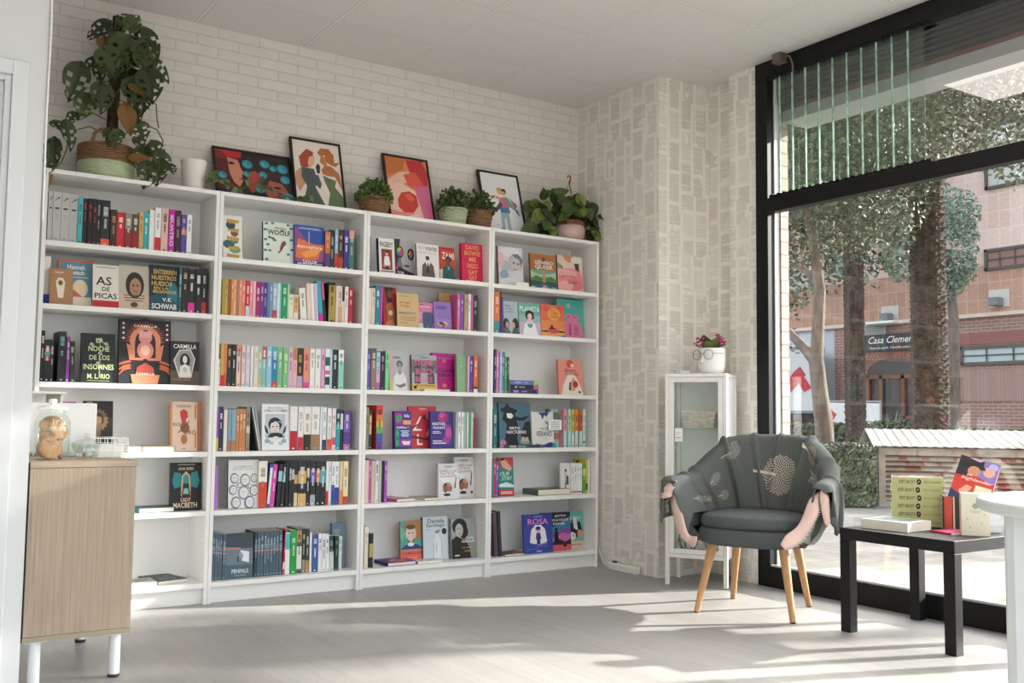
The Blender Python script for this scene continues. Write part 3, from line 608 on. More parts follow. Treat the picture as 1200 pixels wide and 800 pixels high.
    rib([(168, 318, 4.84), (158, 370, 4.80), (182, 450, 4.80), (208, 545, 4.76), (236, 630, 4.72), (282, 642, 4.66)], [(128, 385, 4.86), (130, 440, 4.84), (146, 510, 4.82), (170, 590, 4.78), (210, 660, 4.73), (270, 704, 4.67)], pink, 'pink_lining')
    rib([(166, 318, 4.80), (152, 352, 4.79), (136, 405, 4.79)], [(102, 328, 4.83), (84, 372, 4.82), (78, 420, 4.82)], pink, 'pink_lining')
    rib([(122, 415, 4.86), (118, 450, 4.86), (122, 495, 4.86)], [(62, 442, 4.90), (64, 475, 4.90), (74, 505, 4.90)], pale, 'hem', fringe=True)
    rib([(1000, 440, 4.53), (985, 520, 4.52), (940, 605, 4.51), (880, 670, 4.50)], [(1075, 440, 4.64), (1060, 540, 4.64), (1010, 640, 4.63), (965, 690, 4.6)], pale, 'hem', fringe=False)
throw()
# stacks on the side table are built with the other books
# ================================================================== things on top of the bookcases
TZ = 2.0205
rope = noisy('9c7758', '6f5138', 50, 'xyz', (1, 1, 5), .9, .8, .004, lo=.3, hi=.7); rng = random.Random(21)
def leafgeo(mb, p, d, up, L, W, m, holes=False, curl=.25, fold=.25):
    d = d.normalized(); s = d.cross(up).normalized() if d.cross(up).length > 1e-3 else Vector((1, 0, 0)); n = s.cross(d)
    nu = 9
    def P(u, v):
        w = W*(math.sin(math.pi*min(1, u**.72))**.85) if u > 0 else 0
        return p+d*(L*u)+s*(w*v)+n*(fold*W*abs(v)-curl*L*u*u)
    ks = [-1, -.68, -.28, 0, .28, .68, 1]
    for i in range(nu):
        for j in range(6):
            if holes and j in (1, 4) and i % 2 == 1 and 1 < i < 8: continue
            if holes and ((j == 0 and i == 4) or (j == 5 and i == 6)): continue
            mb.poly([P(i/nu, ks[j]), P((i+1)/nu, ks[j]), P((i+1)/nu, ks[j+1]), P(i/nu, ks[j+1])], m)
def rope_pot(name, label, cat, u0, u1, vt, Y, z_top_fixed=None, mat=rope, foot=.82, par=None):
    a, b = hit(u0, vt, 1, Y), hit(u1, vt, 1, Y); r = (b.x-a.x)/2*.93; return Vector(((a.x+b.x)/2, Y, TZ)), r, a.z-TZ
def ribbed(mb, r0, r1, h, m, rings, th=.006, z0=0):
    for i in range(rings):
        z = z0+h*(i+.5)/rings; r = r0+(r1-r0)*(i+.5)/rings
        mb.lathe([(r-.002, z-h/rings*.55), (r+th*.45, z-h/rings*.25), (r+th*.5, z), (r+th*.45, z+h/rings*.25), (r-.002, z+h/rings*.55)], m, 32, (0, 0, 0), lambda a, z_: .0012*math.sin(a*22+z_*300))
def monstera():
    c, r, h = rope_pot('', '', '', 92, 157, 172, .155); r = .128; h = .165
    t = thing('potted_monstera', 'tall holey leaved climbing plant in a rope basket with pale green base', 'plant', (c.x, .15, TZ))
    pg = noisy('b9c3a2', 'a9b492', 60, 'xyz', (1, 1, 6), .9, .4)
    q = MB(); q.lathe([(.001, 0), (r*.92, 0), (r, .02), (r*1.0, .085)], pg, 40); ribbed(q, r*.97, r, .085, pg, 7); ribbed(q, r, r*1.0, .085, rope, 7, .008, .083); q.lathe([(r*.96, .168), (r*.9, .15), (.001, .145)], M('3a2c22', .9), 32); q.build('basket', t, smooth=70)
    q = MB()
    for s in (-1, 1): q.tube([(s*.09-.03, -r*.8*abs(s)*.9, .15), (s*.06-.04, -r*.85, .21), (s*.0-.05, -r*.9, .235)][:3] if 0 else [(-.085, -r*.75, .16), (-.075, -r*.8, .205), (-.05, -r*.84, .228), (-.015, -r*.86, .205), (.0, -r*.88, .16)], .008, rope, 8); break
    q.build('handle', t, smooth=70)
    MB().tube([(.02, 0, .14), (.022, 0, .4), (.026, 0, .82)], [.026, .027, .024], noisy('4a3628', '2c1f18', 40, 'xyz', (1, 1, 1), .95, .9, .01), 14).build('moss_pole', t, smooth=70)
    gm = [M(x, .4) for x in ('364226', '434f2e', '2d381c', '4f5c38')]; br = M('8a6238', .6); stem = M('5d6838', .5); st = MB(); f = MB(); o = t.location
    def loc(u, v, Y): return hit(u, v, 1, Y)-o
    # (leaf base u, v) -> (tip u, v), width, brownness
    LV = [(148, 35, 160, 24, .040, 0), (130, 25, 108, 37, .03, 0), (140, 32, 152, 20, .045, 0), (166, 32, 184, 60, .045, 0), (128, 40, 150, 60, .05, 0), (150, 42, 135, 70, .05, 0), (165, 45, 180, 72, .045, 0), (120, 55, 132, 80, .05, 0), (138, 62, 152, 92, .055, 0), (160, 58, 176, 84, .055, 0),
          (168, 72, 193, 90, .05, 0), (172, 80, 178, 112, .055, 0), (165, 92, 160, 132, .05, 0), (150, 95, 172, 116, .045, 0), (95, 73, 84, 108, .05, 0), (118, 68, 100, 80, .03, 0), (118, 96, 120, 125, .05, 0), (128, 118, 116, 106, .035, 0), (146, 120, 152, 150, .035, 1), (150, 100, 166, 108, .03, 1), (122, 46, 120, 56, .028, 1),
          (75, 140, 84, 168, .035, 0), (62, 142, 70, 150, .03, 0), (60, 165, 58, 196, .035, 0), (64, 160, 62, 190, .03, 0), (57, 196, 55, 218, .018, 1), (90, 132, 80, 142, .022, 0), (160, 142, 168, 160, .04, 0), (155, 162, 172, 175, .04, 0), (176, 165, 190, 182, .035, 0), (172, 172, 165, 196, .045, 0), (186, 176, 192, 198, .045, 0), (178, 190, 170, 214, .045, 0), (190, 186, 184, 210, .04, 0), (150, 186, 172, 184, .022, 1), (195, 192, 202, 200, .03, 0), (130, 150, 128, 166, .03, 0), (140, 152, 134, 168, .03, 0), (145, 80, 160, 100, .05, 0), (155, 52, 170, 60, .05, 0), (135, 48, 128, 62, .05, 0)]
    for i, (a, b, c_, d_, w, bn) in enumerate(LV):
        Y = .02+.14*rng.random() if b < 150 else .0+.06*rng.random()
        Y = max(-.01, min(.2, Y)); p, e = loc(a, b, Y), loc(c_, d_, Y-.03); d = e-p; L = max(d.length, .05); up = Vector((rng.uniform(-.5, .5), -1, .5+rng.uniform(-.2, .4)))
        leafgeo(f, p, d, up, max(.07, L*1.25), w*1.25, br if bn else rng.choice(gm), not bn, .2, .25)
        if 110 < a < 180 and b < 120 and not bn: leafgeo(f, p+Vector((rng.uniform(-.05, .04), .05, rng.uniform(-.06, .03))), d+Vector((rng.uniform(-.1, .1), 0, rng.uniform(-.08, .02))), up, max(.08, L*1.15), w*1.1, rng.choice(gm), True, .2, .25)
        if 60 < a < 175 and b < 130:
            ax = Vector((.024, 0, max(.2, min(.8, p.z-.04)))); st.tube([ax, ax.lerp(p, .5)+Vector((0, -.02, .03)), p], .0035, stem, 6)
    for L in ([(124, 158), (105, 148), (90, 152), (82, 160), (78, 175), (72, 190), (66, 196)], [(124, 140), (108, 132), (92, 131)], [(140, 165), (155, 148), (170, 146), (184, 152), (191, 165), (188, 178)], [(165, 132), (167, 118), (183, 122), (184, 140), (186, 150)], [(140, 170), (150, 178), (160, 190), (172, 200)]):
        st.tube([loc(u, v, .06-.03*k/len(L)) for k, (u, v) in enumerate(L)], .0035, stem, 6)
    st.build('stem', t, smooth=70); f.build('foliage', t, smooth=180)
monstera()
def small_stuff():
    a, b = hit(213, 190, 1, .1), hit(242, 190, 1, .1); r = (b.x-a.x)/2; t = thing('white_pot', 'plain white tapered pot with lacy rim between the climbing plant and the rose picture', 'pot', ((a.x+b.x)/2, .11, TZ))
    MB().lathe([(.001, 0), (r*.8, 0), (r*.82, .01), (r*.98, .13), (r, .155), (r*.96, .155), (r*.92, .13), (.001, .12)], M('e6e2dc', .5), 36, (0, 0, 0), lambda q, z: .004*abs(math.sin(q*8)) if z > .15 else 0).build('pot', t, smooth=50)
    # sprigs trailing from it across the pictures
    gm = [M(x, .45) for x in ('56653a', '6c7a48', '46542f')]; f, s = MB(), MB(); o = t.location
    for L in ([(242, 214), (250, 208), (258, 210), (270, 216), (282, 222)], [(240, 212), (246, 207), (253, 204)], [(282, 222), (300, 214), (308, 217), (318, 221)], [(318, 221), (335, 230), (348, 233), (356, 232)], [(348, 234), (360, 230), (368, 228)]):
        pts = [hit(u, v, 1, .055)-o for u, v in L]; s.tube(pts, .0025, gm[0], 5)
        for k in range(len(pts)-1):
            for w in (0, .5): p = pts[k].lerp(pts[k+1], w); leafgeo(f, p, Vector((rng.uniform(-.5, .8), -.3, rng.uniform(-.9, .5))), Vector((0, -1, .3)), rng.uniform(.03, .05), .013, rng.choice(gm), False)
    s.build('stem', t, smooth=70); f.build('foliage', t, smooth=180)
small_stuff()
def bushy(name, lab, u0, u1, vrim, pot, dome, cols, n, Y=.13, flower=None):
    a, b = hit(u0, vrim, 1, Y), hit(u1, vrim, 1, Y); r = (b.x-a.x)/2*.94; h = max(.07, a.z-TZ); t = thing(name, lab, 'plant', ((a.x+b.x)/2, Y, TZ))
    q = MB(); q.lathe([(.001, 0), (r*.78, 0), (r*.98, h*.97)], pot, 36); ribbed(q, r*.78, r, h, pot, 9, .007); q.lathe([(r*.95, h), (r*.85, h-.01), (.001, h-.012)], M('3b3026', .9), 24); q.build('basket', t, smooth=70)
    q = MB(); gm = [M(c, .5) for c in cols]
    for k in range(n):
        while True:
            d = Vector((rng.uniform(-1, 1), rng.uniform(-1, 1), rng.uniform(-.25, 1)))
            if .45 < d.length < 1: break
        p = Vector((d.x*r*1.05, d.y*r*1.0, h+.0+max(-.012, d.z*dome))); a_ = (d+Vector((rng.gauss(0, .5), rng.gauss(0, .5), rng.gauss(0, .5)))).normalized(); leafgeo2(q, p, a_, .023*rng.uniform(.7, 1.3), rng.choice(gm))
        if k % 14 == 0: q.tube([(0, 0, h-.012), (d.x*r*.5, d.y*r*.5, h+dome*.4), p], .0012, gm[0], 4)
        if flower and k % 9 == 0: e = a_.orthogonal().normalized()*.003; g = a_.cross(e); q.poly([p+a_*.01+e, p+a_*.01+g, p+a_*.01-e, p+a_*.01-g], M(flower, .6))
    q.build('foliage', t)
def leafgeo2(q, p, a, s, m):
    c = a.orthogonal().normalized(); c = (c*math.cos(rng.uniform(0, 6.28))+a.cross(c)*math.sin(rng.uniform(0, 6.28))); e = p+a*s; n = a.cross(c)*s*.2
    q.poly([p, p+a*s*.5+c*s*.42+n, e, p+a*s*.5-c*s*.42+n], m)
pgreen = noisy('b9c2a3', 'a7b08f', 60, 'xyz', (1, 1, 8), .9, .4)
bushy('potted_bush', 'bright green little bush in a brown rope basket beside the two gowns picture', 420, 457, 230, rope, .10, ('5f7a3a', '4a6330', '78934c', '3d5428'), 620)
bushy('potted_bush', 'white flowering little bush in a pale green basket beside the red embrace picture', 515, 547, 243, pgreen, .125, ('4a5a34', '3a472a', '5f6f42'), 620, .12, 'e6dcb8')
bushy('potted_bush', 'white flowering little bush in a brown rope basket behind the pale green one', 544, 576, 246, rope, .125, ('4a5a34', '3a472a', '5f6f42'), 620, .14, 'e6dcb8')
def pothos():
    a, b = hit(651, 262, 1, .12), hit(683, 262, 1, .12); r = (b.x-a.x)/2*.96; t = thing('hanging_pothos', 'trailing heart leaved plant in a pale pink hanging pot at the corner', 'plant', ((a.x+b.x)/2, .125, TZ)); o = t.location
    MB().lathe([(.001, 0), (r*.72, 0), (r*.92, .02), (r, .055), (r*.97, .085), (r*.9, .1)], M('c9aba4', .25), 36).build('pot', t, smooth=50)
    MB().lathe([(r*.92, .098), (r*.97, .1), (r*.97, .126), (r*.88, .126), (r*.86, .112), (.001, .108)], M('7a3f34', .5), 32).build('rim', t, smooth=50)
    q = MB(); hm = M('8a4534', .5); tp = hit(667, 214, 1, .125)-o
    for k in range(3): q.tube([(r*.93*math.cos(k*2.1+.5), r*.93*math.sin(k*2.1+.5), .12), tp-Vector((0, 0, .0))], .002, hm, 5)
    q.tube([tp-Vector((0, 0, .012)), tp+Vector((.004, 0, .01)), tp+Vector((.012, 0, .028)), tp+Vector((.006, 0, .044)), tp+Vector((-.01, 0, .042)), tp+Vector((-.014, 0, .03))], [.006, .006, .005, .005, .005, .004], hm, 8); q.build('hook', t, smooth=70)
    gm = [M(x, .35) for x in ('36451f', '43552a', '4f622f', '2c3a1b', '6f7d38')]; f, s = MB(), MB()
    def loc(u, v, Y): return hit(600+u*.1125, 195+v*.1125, 1, Y)-o
    LV = [(235, 400, 140, 440), (300, 400, 215, 390), (330, 470, 240, 540), (300, 455, 440, 560), (400, 440, 360, 380), (410, 360, 390, 270), (430, 300, 560, 250), (470, 370, 540, 350), (560, 380, 640, 350), (690, 300, 735, 400), (660, 290, 740, 360), (700, 420, 740, 500), (810, 390, 880, 450), (820, 380, 860, 480), (740, 500, 770, 600), (860, 560, 965, 620), (830, 580, 960, 640), (880, 520, 940, 540), (900, 560, 915, 490), (480, 600, 610, 610), (490, 570, 560, 660), (330, 640, 430, 650), (400, 620, 430, 710), (260, 620, 320, 630), (240, 610, 130, 660), (250, 640, 180, 670), (600, 440, 540, 500), (650, 400, 560, 450), (620, 360, 700, 380), (720, 370, 790, 420), (560, 500, 600, 560), (640, 500, 700, 560), (700, 520, 760, 590), (520, 430, 460, 470), (450, 500, 420, 560), (360, 560, 350, 640), (820, 660, 880, 690), (870, 690, 880, 750), (760, 460, 830, 520), (580, 460, 520, 540), (690, 380, 640, 440), (500, 340, 450, 380), (350, 420, 300, 470), (610, 470, 680, 500)]
    for (a_, b_, c_, d_) in LV:
        Y = .1+rng.uniform(-.09, .1); p, e = loc(a_, b_, Y), loc(c_, d_, Y-.03); d = e-p; up = Vector((rng.uniform(-.4, .4), -1, .6)); leafgeo(f, p, d, up, max(.075, d.length*1.3), .033+.012*rng.random(), rng.choice(gm), False, .2, .3); leafgeo(f, p+Vector((rng.uniform(-.03, .03), .05, rng.uniform(-.02, .02))), d+Vector((rng.uniform(-.06, .06), 0, rng.uniform(-.05, .05))), up, .08, .034, rng.choice(gm[:4]), False, .2, .3)
        if rng.random() < .6: s.tube([(rng.uniform(-.5, .5)*r, 0, .11), (p*.5)+Vector((0, 0, .10)), p], .002, gm[2], 5)
    for L in ([(600, 590), (700, 640), (760, 710), (820, 750), (860, 730), (870, 690)], [(700, 600), (780, 620), (830, 580)], [(500, 600), (430, 600), (430, 640)], [(240, 480), (260, 560), (320, 575), (400, 580), (520, 600)], [(560, 600), (450, 590), (330, 600), (260, 620)], [(250, 640), (290, 690), (350, 700)]): s.tube([loc(u, v, .05) for u, v in L], .0022, M('3a3a24', .5), 5)
    s.build('stem', t, smooth=70); f.build('foliage', t, smooth=180)
pothos()
def picture(lab, ulx, w, h, items, bg, Yb=.135, name='framed_picture'):
    p = hit(ulx, 230, 1, Yb); th = math.asin(min(.6, (.278-Yb-.02)/h)); t = thing(name, lab, 'picture', (p.x, Yb, TZ+.02*math.sin(th)), 0, 'framed pictures on the bookcases'); t.rotation_euler = (-th, 0, 0)
    fm = M('1d1c1b', .4); q = MB(); s = .012
    for a, b in (((0, 0, 0), (s, .02, h)), ((w-s, 0, 0), (w, .02, h)), ((s, 0, 0), (w-s, .02, s)), ((s, 0, h-s), (w-s, .02, h))): q.box(a, b, fm)
    q.build('frame', t, bevel=.001)
    q = MB(); q.box((s-.002, .006, s-.002), (w-s+.002, .018, h-s+.002), M(bg, .5)); P = lambda x, y, e: (s+x*(w-2*s), .006-e, s+y*(h-2*s)); art(q, items, P, .0002, .00006); q.build('print', t)
    g = mat_glass('picture_glass', 'ffffff', 1.3, .6) if 'picture_glass' not in bpy.data.materials else bpy.data.materials['picture_glass']
    MB().poly([(s-.001, .0035-.002, s-.001), (w-s+.001, .0015, s-.001), (w-s+.001, .0015, h-s+.001), (s-.001, .0015, h-s+.001)], g).build('glass', t)
def rose(x, y, r, ar=1.35): 
    o = [('e', x, y, r, r*ar, '1f6f80')]
    for k, (q, c) in enumerate(((.85, '3aa3b5'), (.62, '2a8496'), (.42, '55b6c4'), (.22, '1f6f80'))): o.append(('e', x+.008*(k % 2), y+.01*(k % 2), r*q, r*ar*q, c))
    return o
picture('black framed picture of red haired faces among turquoise roses', 254.5, .425, .31,
    [('r', 0, 0, 1, 1, '2a2022'), ('p', [(0, 1), (0, .2), (.12, 0), (.28, 0), (.34, .5), (.3, .9), (.2, 1)], '7d2326'), ('p', [(.16, .85), (.3, .8), (.33, .62), (.37, .52), (.33, .48), (.34, .36), (.29, .22), (.22, .3), (.17, .5)], 'd08a70'), ('p', [(.05, 1), (.16, .86), (.34, .86), (.36, 1)], 'c22f31'), ('p', [(0, .8), (.14, .78), (.2, .3), (.1, .1), (0, .1)], '5d1d22'), ('e', .21, .72, .04, .03, '3a1a1a'), ('p', [(.28, .41), (.34, .42), (.33, .36)], 'b0262c'), ('p', [(.40, .55), (.52, .62), (.6, .5), (.56, .2), (.44, .12), (.4, .25)], 'b0473a'), ('p', [(.44, .62), (.56, .62), (.6, .4), (.64, .6), (.56, .75)], '3a1616'), ('p', [(.62, .2), (.72, .5), (.86, .45), (.95, .2), (.9, 0), (.68, 0)], 'a85a48'), ('p', [(.58, .55), (.7, .68), (.88, .6), (.97, .3), (.84, .42), (.7, .44), (.62, .2)], '43202a'), ('e', .8, .30, .05, .03, '2a1616'), ('e', .76, .08, .05, .035, 'b0262c'), ('p', [(.1, .2), (.2, .12), (.26, .02), (.1, 0), (0, 0), (0, .1)], '3a3034')]
    + rose(.42, .74, .075) + rose(.4, .52, .05) + rose(.62, .55, .06) + rose(.66, .8, .07) + rose(.77, .72, .05) + rose(.9, .74, .08) + rose(.92, .5, .07) + rose(.56, .22, .07) + rose(.07, .42, .06) + rose(.93, .1, .08) + rose(.2, .06, .05) + rose(.72, .0, .05), '2a2022')
picture('black framed picture of two women in grey and green gowns', 347, .297, .425,
    [('p', [(.08, .2), (.0, .34), (.03, .5), (.18, .6), (.3, .58), (.26, .4)], 'c9926e'), ('p', [(.16, .58), (.42, .58), (.47, .44), (.42, .3), (.62, .0), (.12, .0), (.24, .3), (.14, .44)], '4a5557'), ('p', [(.34, .58), (.38, .62), (.44, .66), (.46, .76), (.42, .82), (.32, .82), (.28, .7), (.26, .6)], 'e2b694'), ('p', [(.14, .6), (.12, .74), (.22, .82), (.3, .88), (.44, .84), (.42, .78), (.34, .76), (.3, .66), (.32, .6), (.22, .58)], 'a5482c'), ('p', [(.44, .48), (.5, .5), (.56, .36), (.52, .28), (.42, .34)], '4a5557'), ('p', [(.48, .52), (.46, .62), (.52, .68), (.56, .64), (.54, .52)], '2f3638'), ('p', [(.58, .58), (.66, .66), (.8, .66), (.96, .56), (1, .36), (1, .3), (.92, .42), (.86, .5), (.7, .5), (.6, .52)], 'b5713f'), ('p', [(.6, .5), (.72, .47), (.88, .44), (.84, .34), (1, .2), (1, 0), (.64, 0), (.72, .24), (.62, .42)], '5f7350'), ('p', [(.56, .7), (.6, .82), (.7, .78), (.72, .64), (.64, .66)], 'c47d4c'), ('p', [(.52, .84), (.6, .92), (.78, .93), (.88, .84), (.88, .72), (1, .74), (.9, .66), (.78, .68), (.7, .72), (.68, .82), (.58, .80)], 'b56c35')], 'e6dad0')
picture('black framed picture of an embrace in red and orange washes', 458, .297, .42,
    [('r', 0, 0, 1, 1, 'd98a5a'), ('p', [(0, 1), (.5, 1), (.4, .8), (.1, .7), (0, .72)], 'c8703c'), ('p', [(0, .6), (.3, .75), (.6, .8), (.5, .62), (.2, .5), (0, .5)], 'e9b8a0'), ('p', [(.5, .98), (.9, 1), (1, .8), (.98, .6), (.8, .55), (.6, .7)], 'c23038'), ('p', [(.4, .72), (.7, .8), (.88, .58), (.7, .5), (.5, .55)], 'dd5a4a'), ('p', [(0, .5), (.3, .6), (.5, .52), (.75, .45), (1, .4), (1, 0), (0, 0)], 'ecc4b2'), ('p', [(.62, .55), (1, .6), (1, 0), (.78, .02), (.7, .3)], 'd66a94'), ('p', [(.2, .3), (.3, .42), (.5, .46), (.66, .4), (.68, .24), (.55, .12), (.32, .1), (.2, .18)], 'c93c34'), ('p', [(.34, .4), (.5, .42), (.62, .34), (.5, .28)], 'e0603f'), ('p', [(.0, .12), (.3, .1), (.55, .12), (.6, 0), (0, 0)], 'e88f7c'), ('p', [(.3, .02), (.6, .1), (.7, 0)], 'f0cfc0')], 'd98a5a')
picture('black framed white picture of a couple riding piggyback in a rainbow cape', 571.5, .297, .42,
    [('p', [(.44, .38), (.40, .22), (.40, .06), (.48, .06), (.5, .24), (.54, .24), (.56, .05), (.64, .05), (.64, .38)], '9fb8c4'), ('p', [(.40, .44), (.66, .42), (.68, .34), (.42, .33)], '4d77a8'), ('p', [(.42, .58), (.64, .62), (.68, .42), (.42, .43)], 'c96f8d'), ('p', [(.56, .62), (.66, .6), (.84, .46), (.88, .36), (.76, .42), (.66, .46)], '6fa083'), ('p', [(.6, .66), (.68, .62), (.86, .44), (.9, .5)], 'b8566c'), ('p', [(.82, .44), (.9, .4), (.92, .3), (.86, .34)], '6a5fa8'), ('p', [(.44, .52), (.3, .4), (.24, .34), (.3, .32), (.5, .46)], '4a4a58'), ('p', [(.2, .37), (.28, .37), (.26, .31), (.17, .33)], 'b8464a'), ('p', [(.34, .62), (.48, .6), (.46, .54), (.34, .57)], 'd9a98a'), ('p', [(.2, .6), (.32, .62), (.32, .57), (.22, .55)], 'c9704a'), ('e', .47, .70, .07, .06, 'dcb08c'), ('p', [(.4, .7), (.42, .76), (.52, .77), (.55, .7), (.5, .73)], 'c9a14a'), ('e', .57, .69, .06, .055, 'd9a98a'), ('p', [(.51, .72), (.56, .76), (.64, .74), (.64, .66), (.6, .7)], '3a332e'), ('p', [(.36, .06), (.48, .06), (.48, .03), (.34, .03)], '2c2c30'), ('p', [(.54, .05), (.68, .05), (.68, .02), (.54, .02)], '2c2c30'), ('r', .28, .10, .34, .11, '9a9a9a')], 'e9ebea')
# ================================================================== books
pages_m = mat_wood('book_pages', 'd9d2c2', 'ece6d8', 'xyz', (400, 400, 3), .9, .1)
CN = {'white': 'f0f0ee', 'cream': 'e6dcc4', 'pale grey': 'c8c8c6', 'grey': '8a8c8c', 'black': '1e1e20', 'charcoal': '3a3c40', 'red': 'c02a30', 'dark red': '7a2228', 'salmon': 'e08878', 'pale pink': 'ecccc6', 'pink': 'e08ab0', 'bright pink': 'e0307a', 'magenta': 'b02890', 'orange': 'e87a34', 'tan': 'c8a468', 'brown': '80583c', 'pale brown': 'b48e70', 'golden': 'c8a23a', 'olive': '8a8048', 'pale green': 'b4d0a8', 'green': '4c9a54', 'dark green': '2c4a3c', 'mint': '7cc8b0', 'teal': '2a8a98', 'pale blue': 'a8c4d4', 'sky blue': '5a9ec4', 'blue': '3458a8', 'slate blue': '5c7890', 'navy': '20284c', 'purple': '6a3a94', 'lilac': 'b49ad0'}
CV = {k: rgb(v) for k, v in CN.items()}
def cname(h):
    c = rgb(h); return min(CV, key=lambda k: sum((a-b)**2*w for a, b, w in zip(c, CV[k], (1, 1.2, .9))))
ORD = ['top', 'second', 'third', 'fourth', 'fifth', 'bottom']; NUM = ['first', 'second', 'third', 'fourth', 'fifth', 'sixth', 'seventh', 'eighth', 'ninth', 'tenth', 'eleventh']
UN = ['cabinet-side bookcase', 'second bookcase', 'third bookcase', 'corner bookcase']
def place(u, t): return '%s shelf of %s' % (ORD[t], UN[u])
ZM = {'A': (40, 200, 5.4545), 'B': (30, 340, 5.217), 'D': (0, 450, 4.615), 'E': (0, 600, 4), 'F': (245, 250, 5.926), 'G': (245, 385, 5.333), 'H': (235, 530, 5), 'I': (420, 260, 5.714), 'J': (420, 395, 5.714), 'K': (415, 525, 5.333), 'L': (565, 270, 5.714), 'M': (565, 395, 5.714), 'N': (565, 520, 5.333), 'T': (1000, 530, 6.667)}
def px(z, x, y): o = ZM[z]; return o[0]+x/o[2], o[1]+y/o[2]
brng = random.Random(77)
ALL_LABELS = {}
def uniq(l):
    k = ALL_LABELS.get(l, 0); ALL_LABELS[l] = k+1
    return l if not k else l.replace('book', 'book (%s such)' % NUM[k], 1)
def bookgeo(root, W, Hh, T, col, spine=None, front=None, bands=(), marks=None, stxt=None, hard=False, back=None):
    """W across the cover, Hh tall, T thick; spine at x=0, front cover at y=0."""
    c = M(col, .5); sc = M(spine, .5) if spine else c; b = .0022 if hard else .0009; q = MB()
    q.box((0, 0, 0), (W, b, Hh), c); q.box((0, T-b, 0), (W, T, Hh), M(back, .5) if back else (sc if spine and not front else c)); q.box((0, b, 0), (b, T-b, Hh), sc)
    SP = lambda x, y, e: (-e, T-T*x, Hh*y)                    # spine face, x runs to the reader's right
    its = [('r', .0, z0/100, 1.0, z1/100, h) for z0, z1, h in bands]
    if its: art(q, its, SP, .0001, .00005)
    if marks == 'ARROW':
        a_ = M('3a3a3c', .6); e = .0006
        for pts in ([(.2, .83), (.26, .82), (.66, .875), (.6, .885)], [(.5, .895), (.85, .91), (.7, .86)], [(.25, .655), (.78, .655), (.78, .69), (.25, .69)], [(.4, .05), (.6, .05), (.6, .065), (.4, .065)]): q.poly([SP(x, y, e) for x, y in pts], a_)
        for k in range(9): y_ = .56-.018*k; q.poly([SP(x, y, e) for x, y in ((.34, y_), (.34+.1*(2+k % 3), y_), (.34+.1*(2+k % 3), y_+.006), (.34, y_+.006))], M('98999a', .6))
        marks = None
    if marks:
        mm = M(marks, .6); z = brng.uniform(.82, .9); e = .0006
        def dash(za, zb, wa, wb):
            q.poly([SP(wa, za, e), SP(wb, za, e), SP(wb, zb, e), SP(wa, zb, e)], mm)
        for blk, (n, wd) in enumerate(((brng.randint(4, 9), .5), (brng.randint(5, 11), .28))):
            for k in range(n):
                ln = brng.uniform(.008, .022)
                if z-ln < .12: break
                dash(z-ln, z, .5-wd/2, .5+wd/2); z -= ln+brng.uniform(.004, .012)
            z -= brng.uniform(.04, .12)
        dash(.035, .06, .34, .66)
    if stxt:
        vs, fs = text_geo(stxt[0]); w, h = stxt[2]
        q.add([SP(.5+(y-.5)*w, stxt[3]-(x-.5)*h, .0006) for x, y in vs], fs, M(stxt[1], .6))
    if front:
        FP = lambda x, y, e: (W*x, -e, Hh*y)
        art(q, front, FP, .0003, .00008)
    q.build('cover', root)
    i = .003 if hard else .0006
    MB().box((b, b, i), (W-(.004 if hard else .0008), T-b, Hh-i), pages_m).build('page_block', root)
def parse(s):
    p = s.split(); d = {'x0': float(p[0]), 'x1': float(p[1]), 'yt': float(p[2]), 'col': p[3], 'marks': None, 'bands': [], 'lean': 0, 'txt': None, 'nm': None}
    for t in p[4:]:
        if t[0] == 'b': a, b, h = t[1:].split('-'); d['bands'].append((float(a), float(b), h))
        elif t[0] == 'm': d['marks'] = t[1:]
        elif t[0] == 'l': d['lean'] = float(t[1:])
        elif t[0] == 't': d['txt'] = t[1:].replace('_', ' ')
        elif t[0] == 'n': d['nm'] = t[1:].replace('_', ' ')
    return d
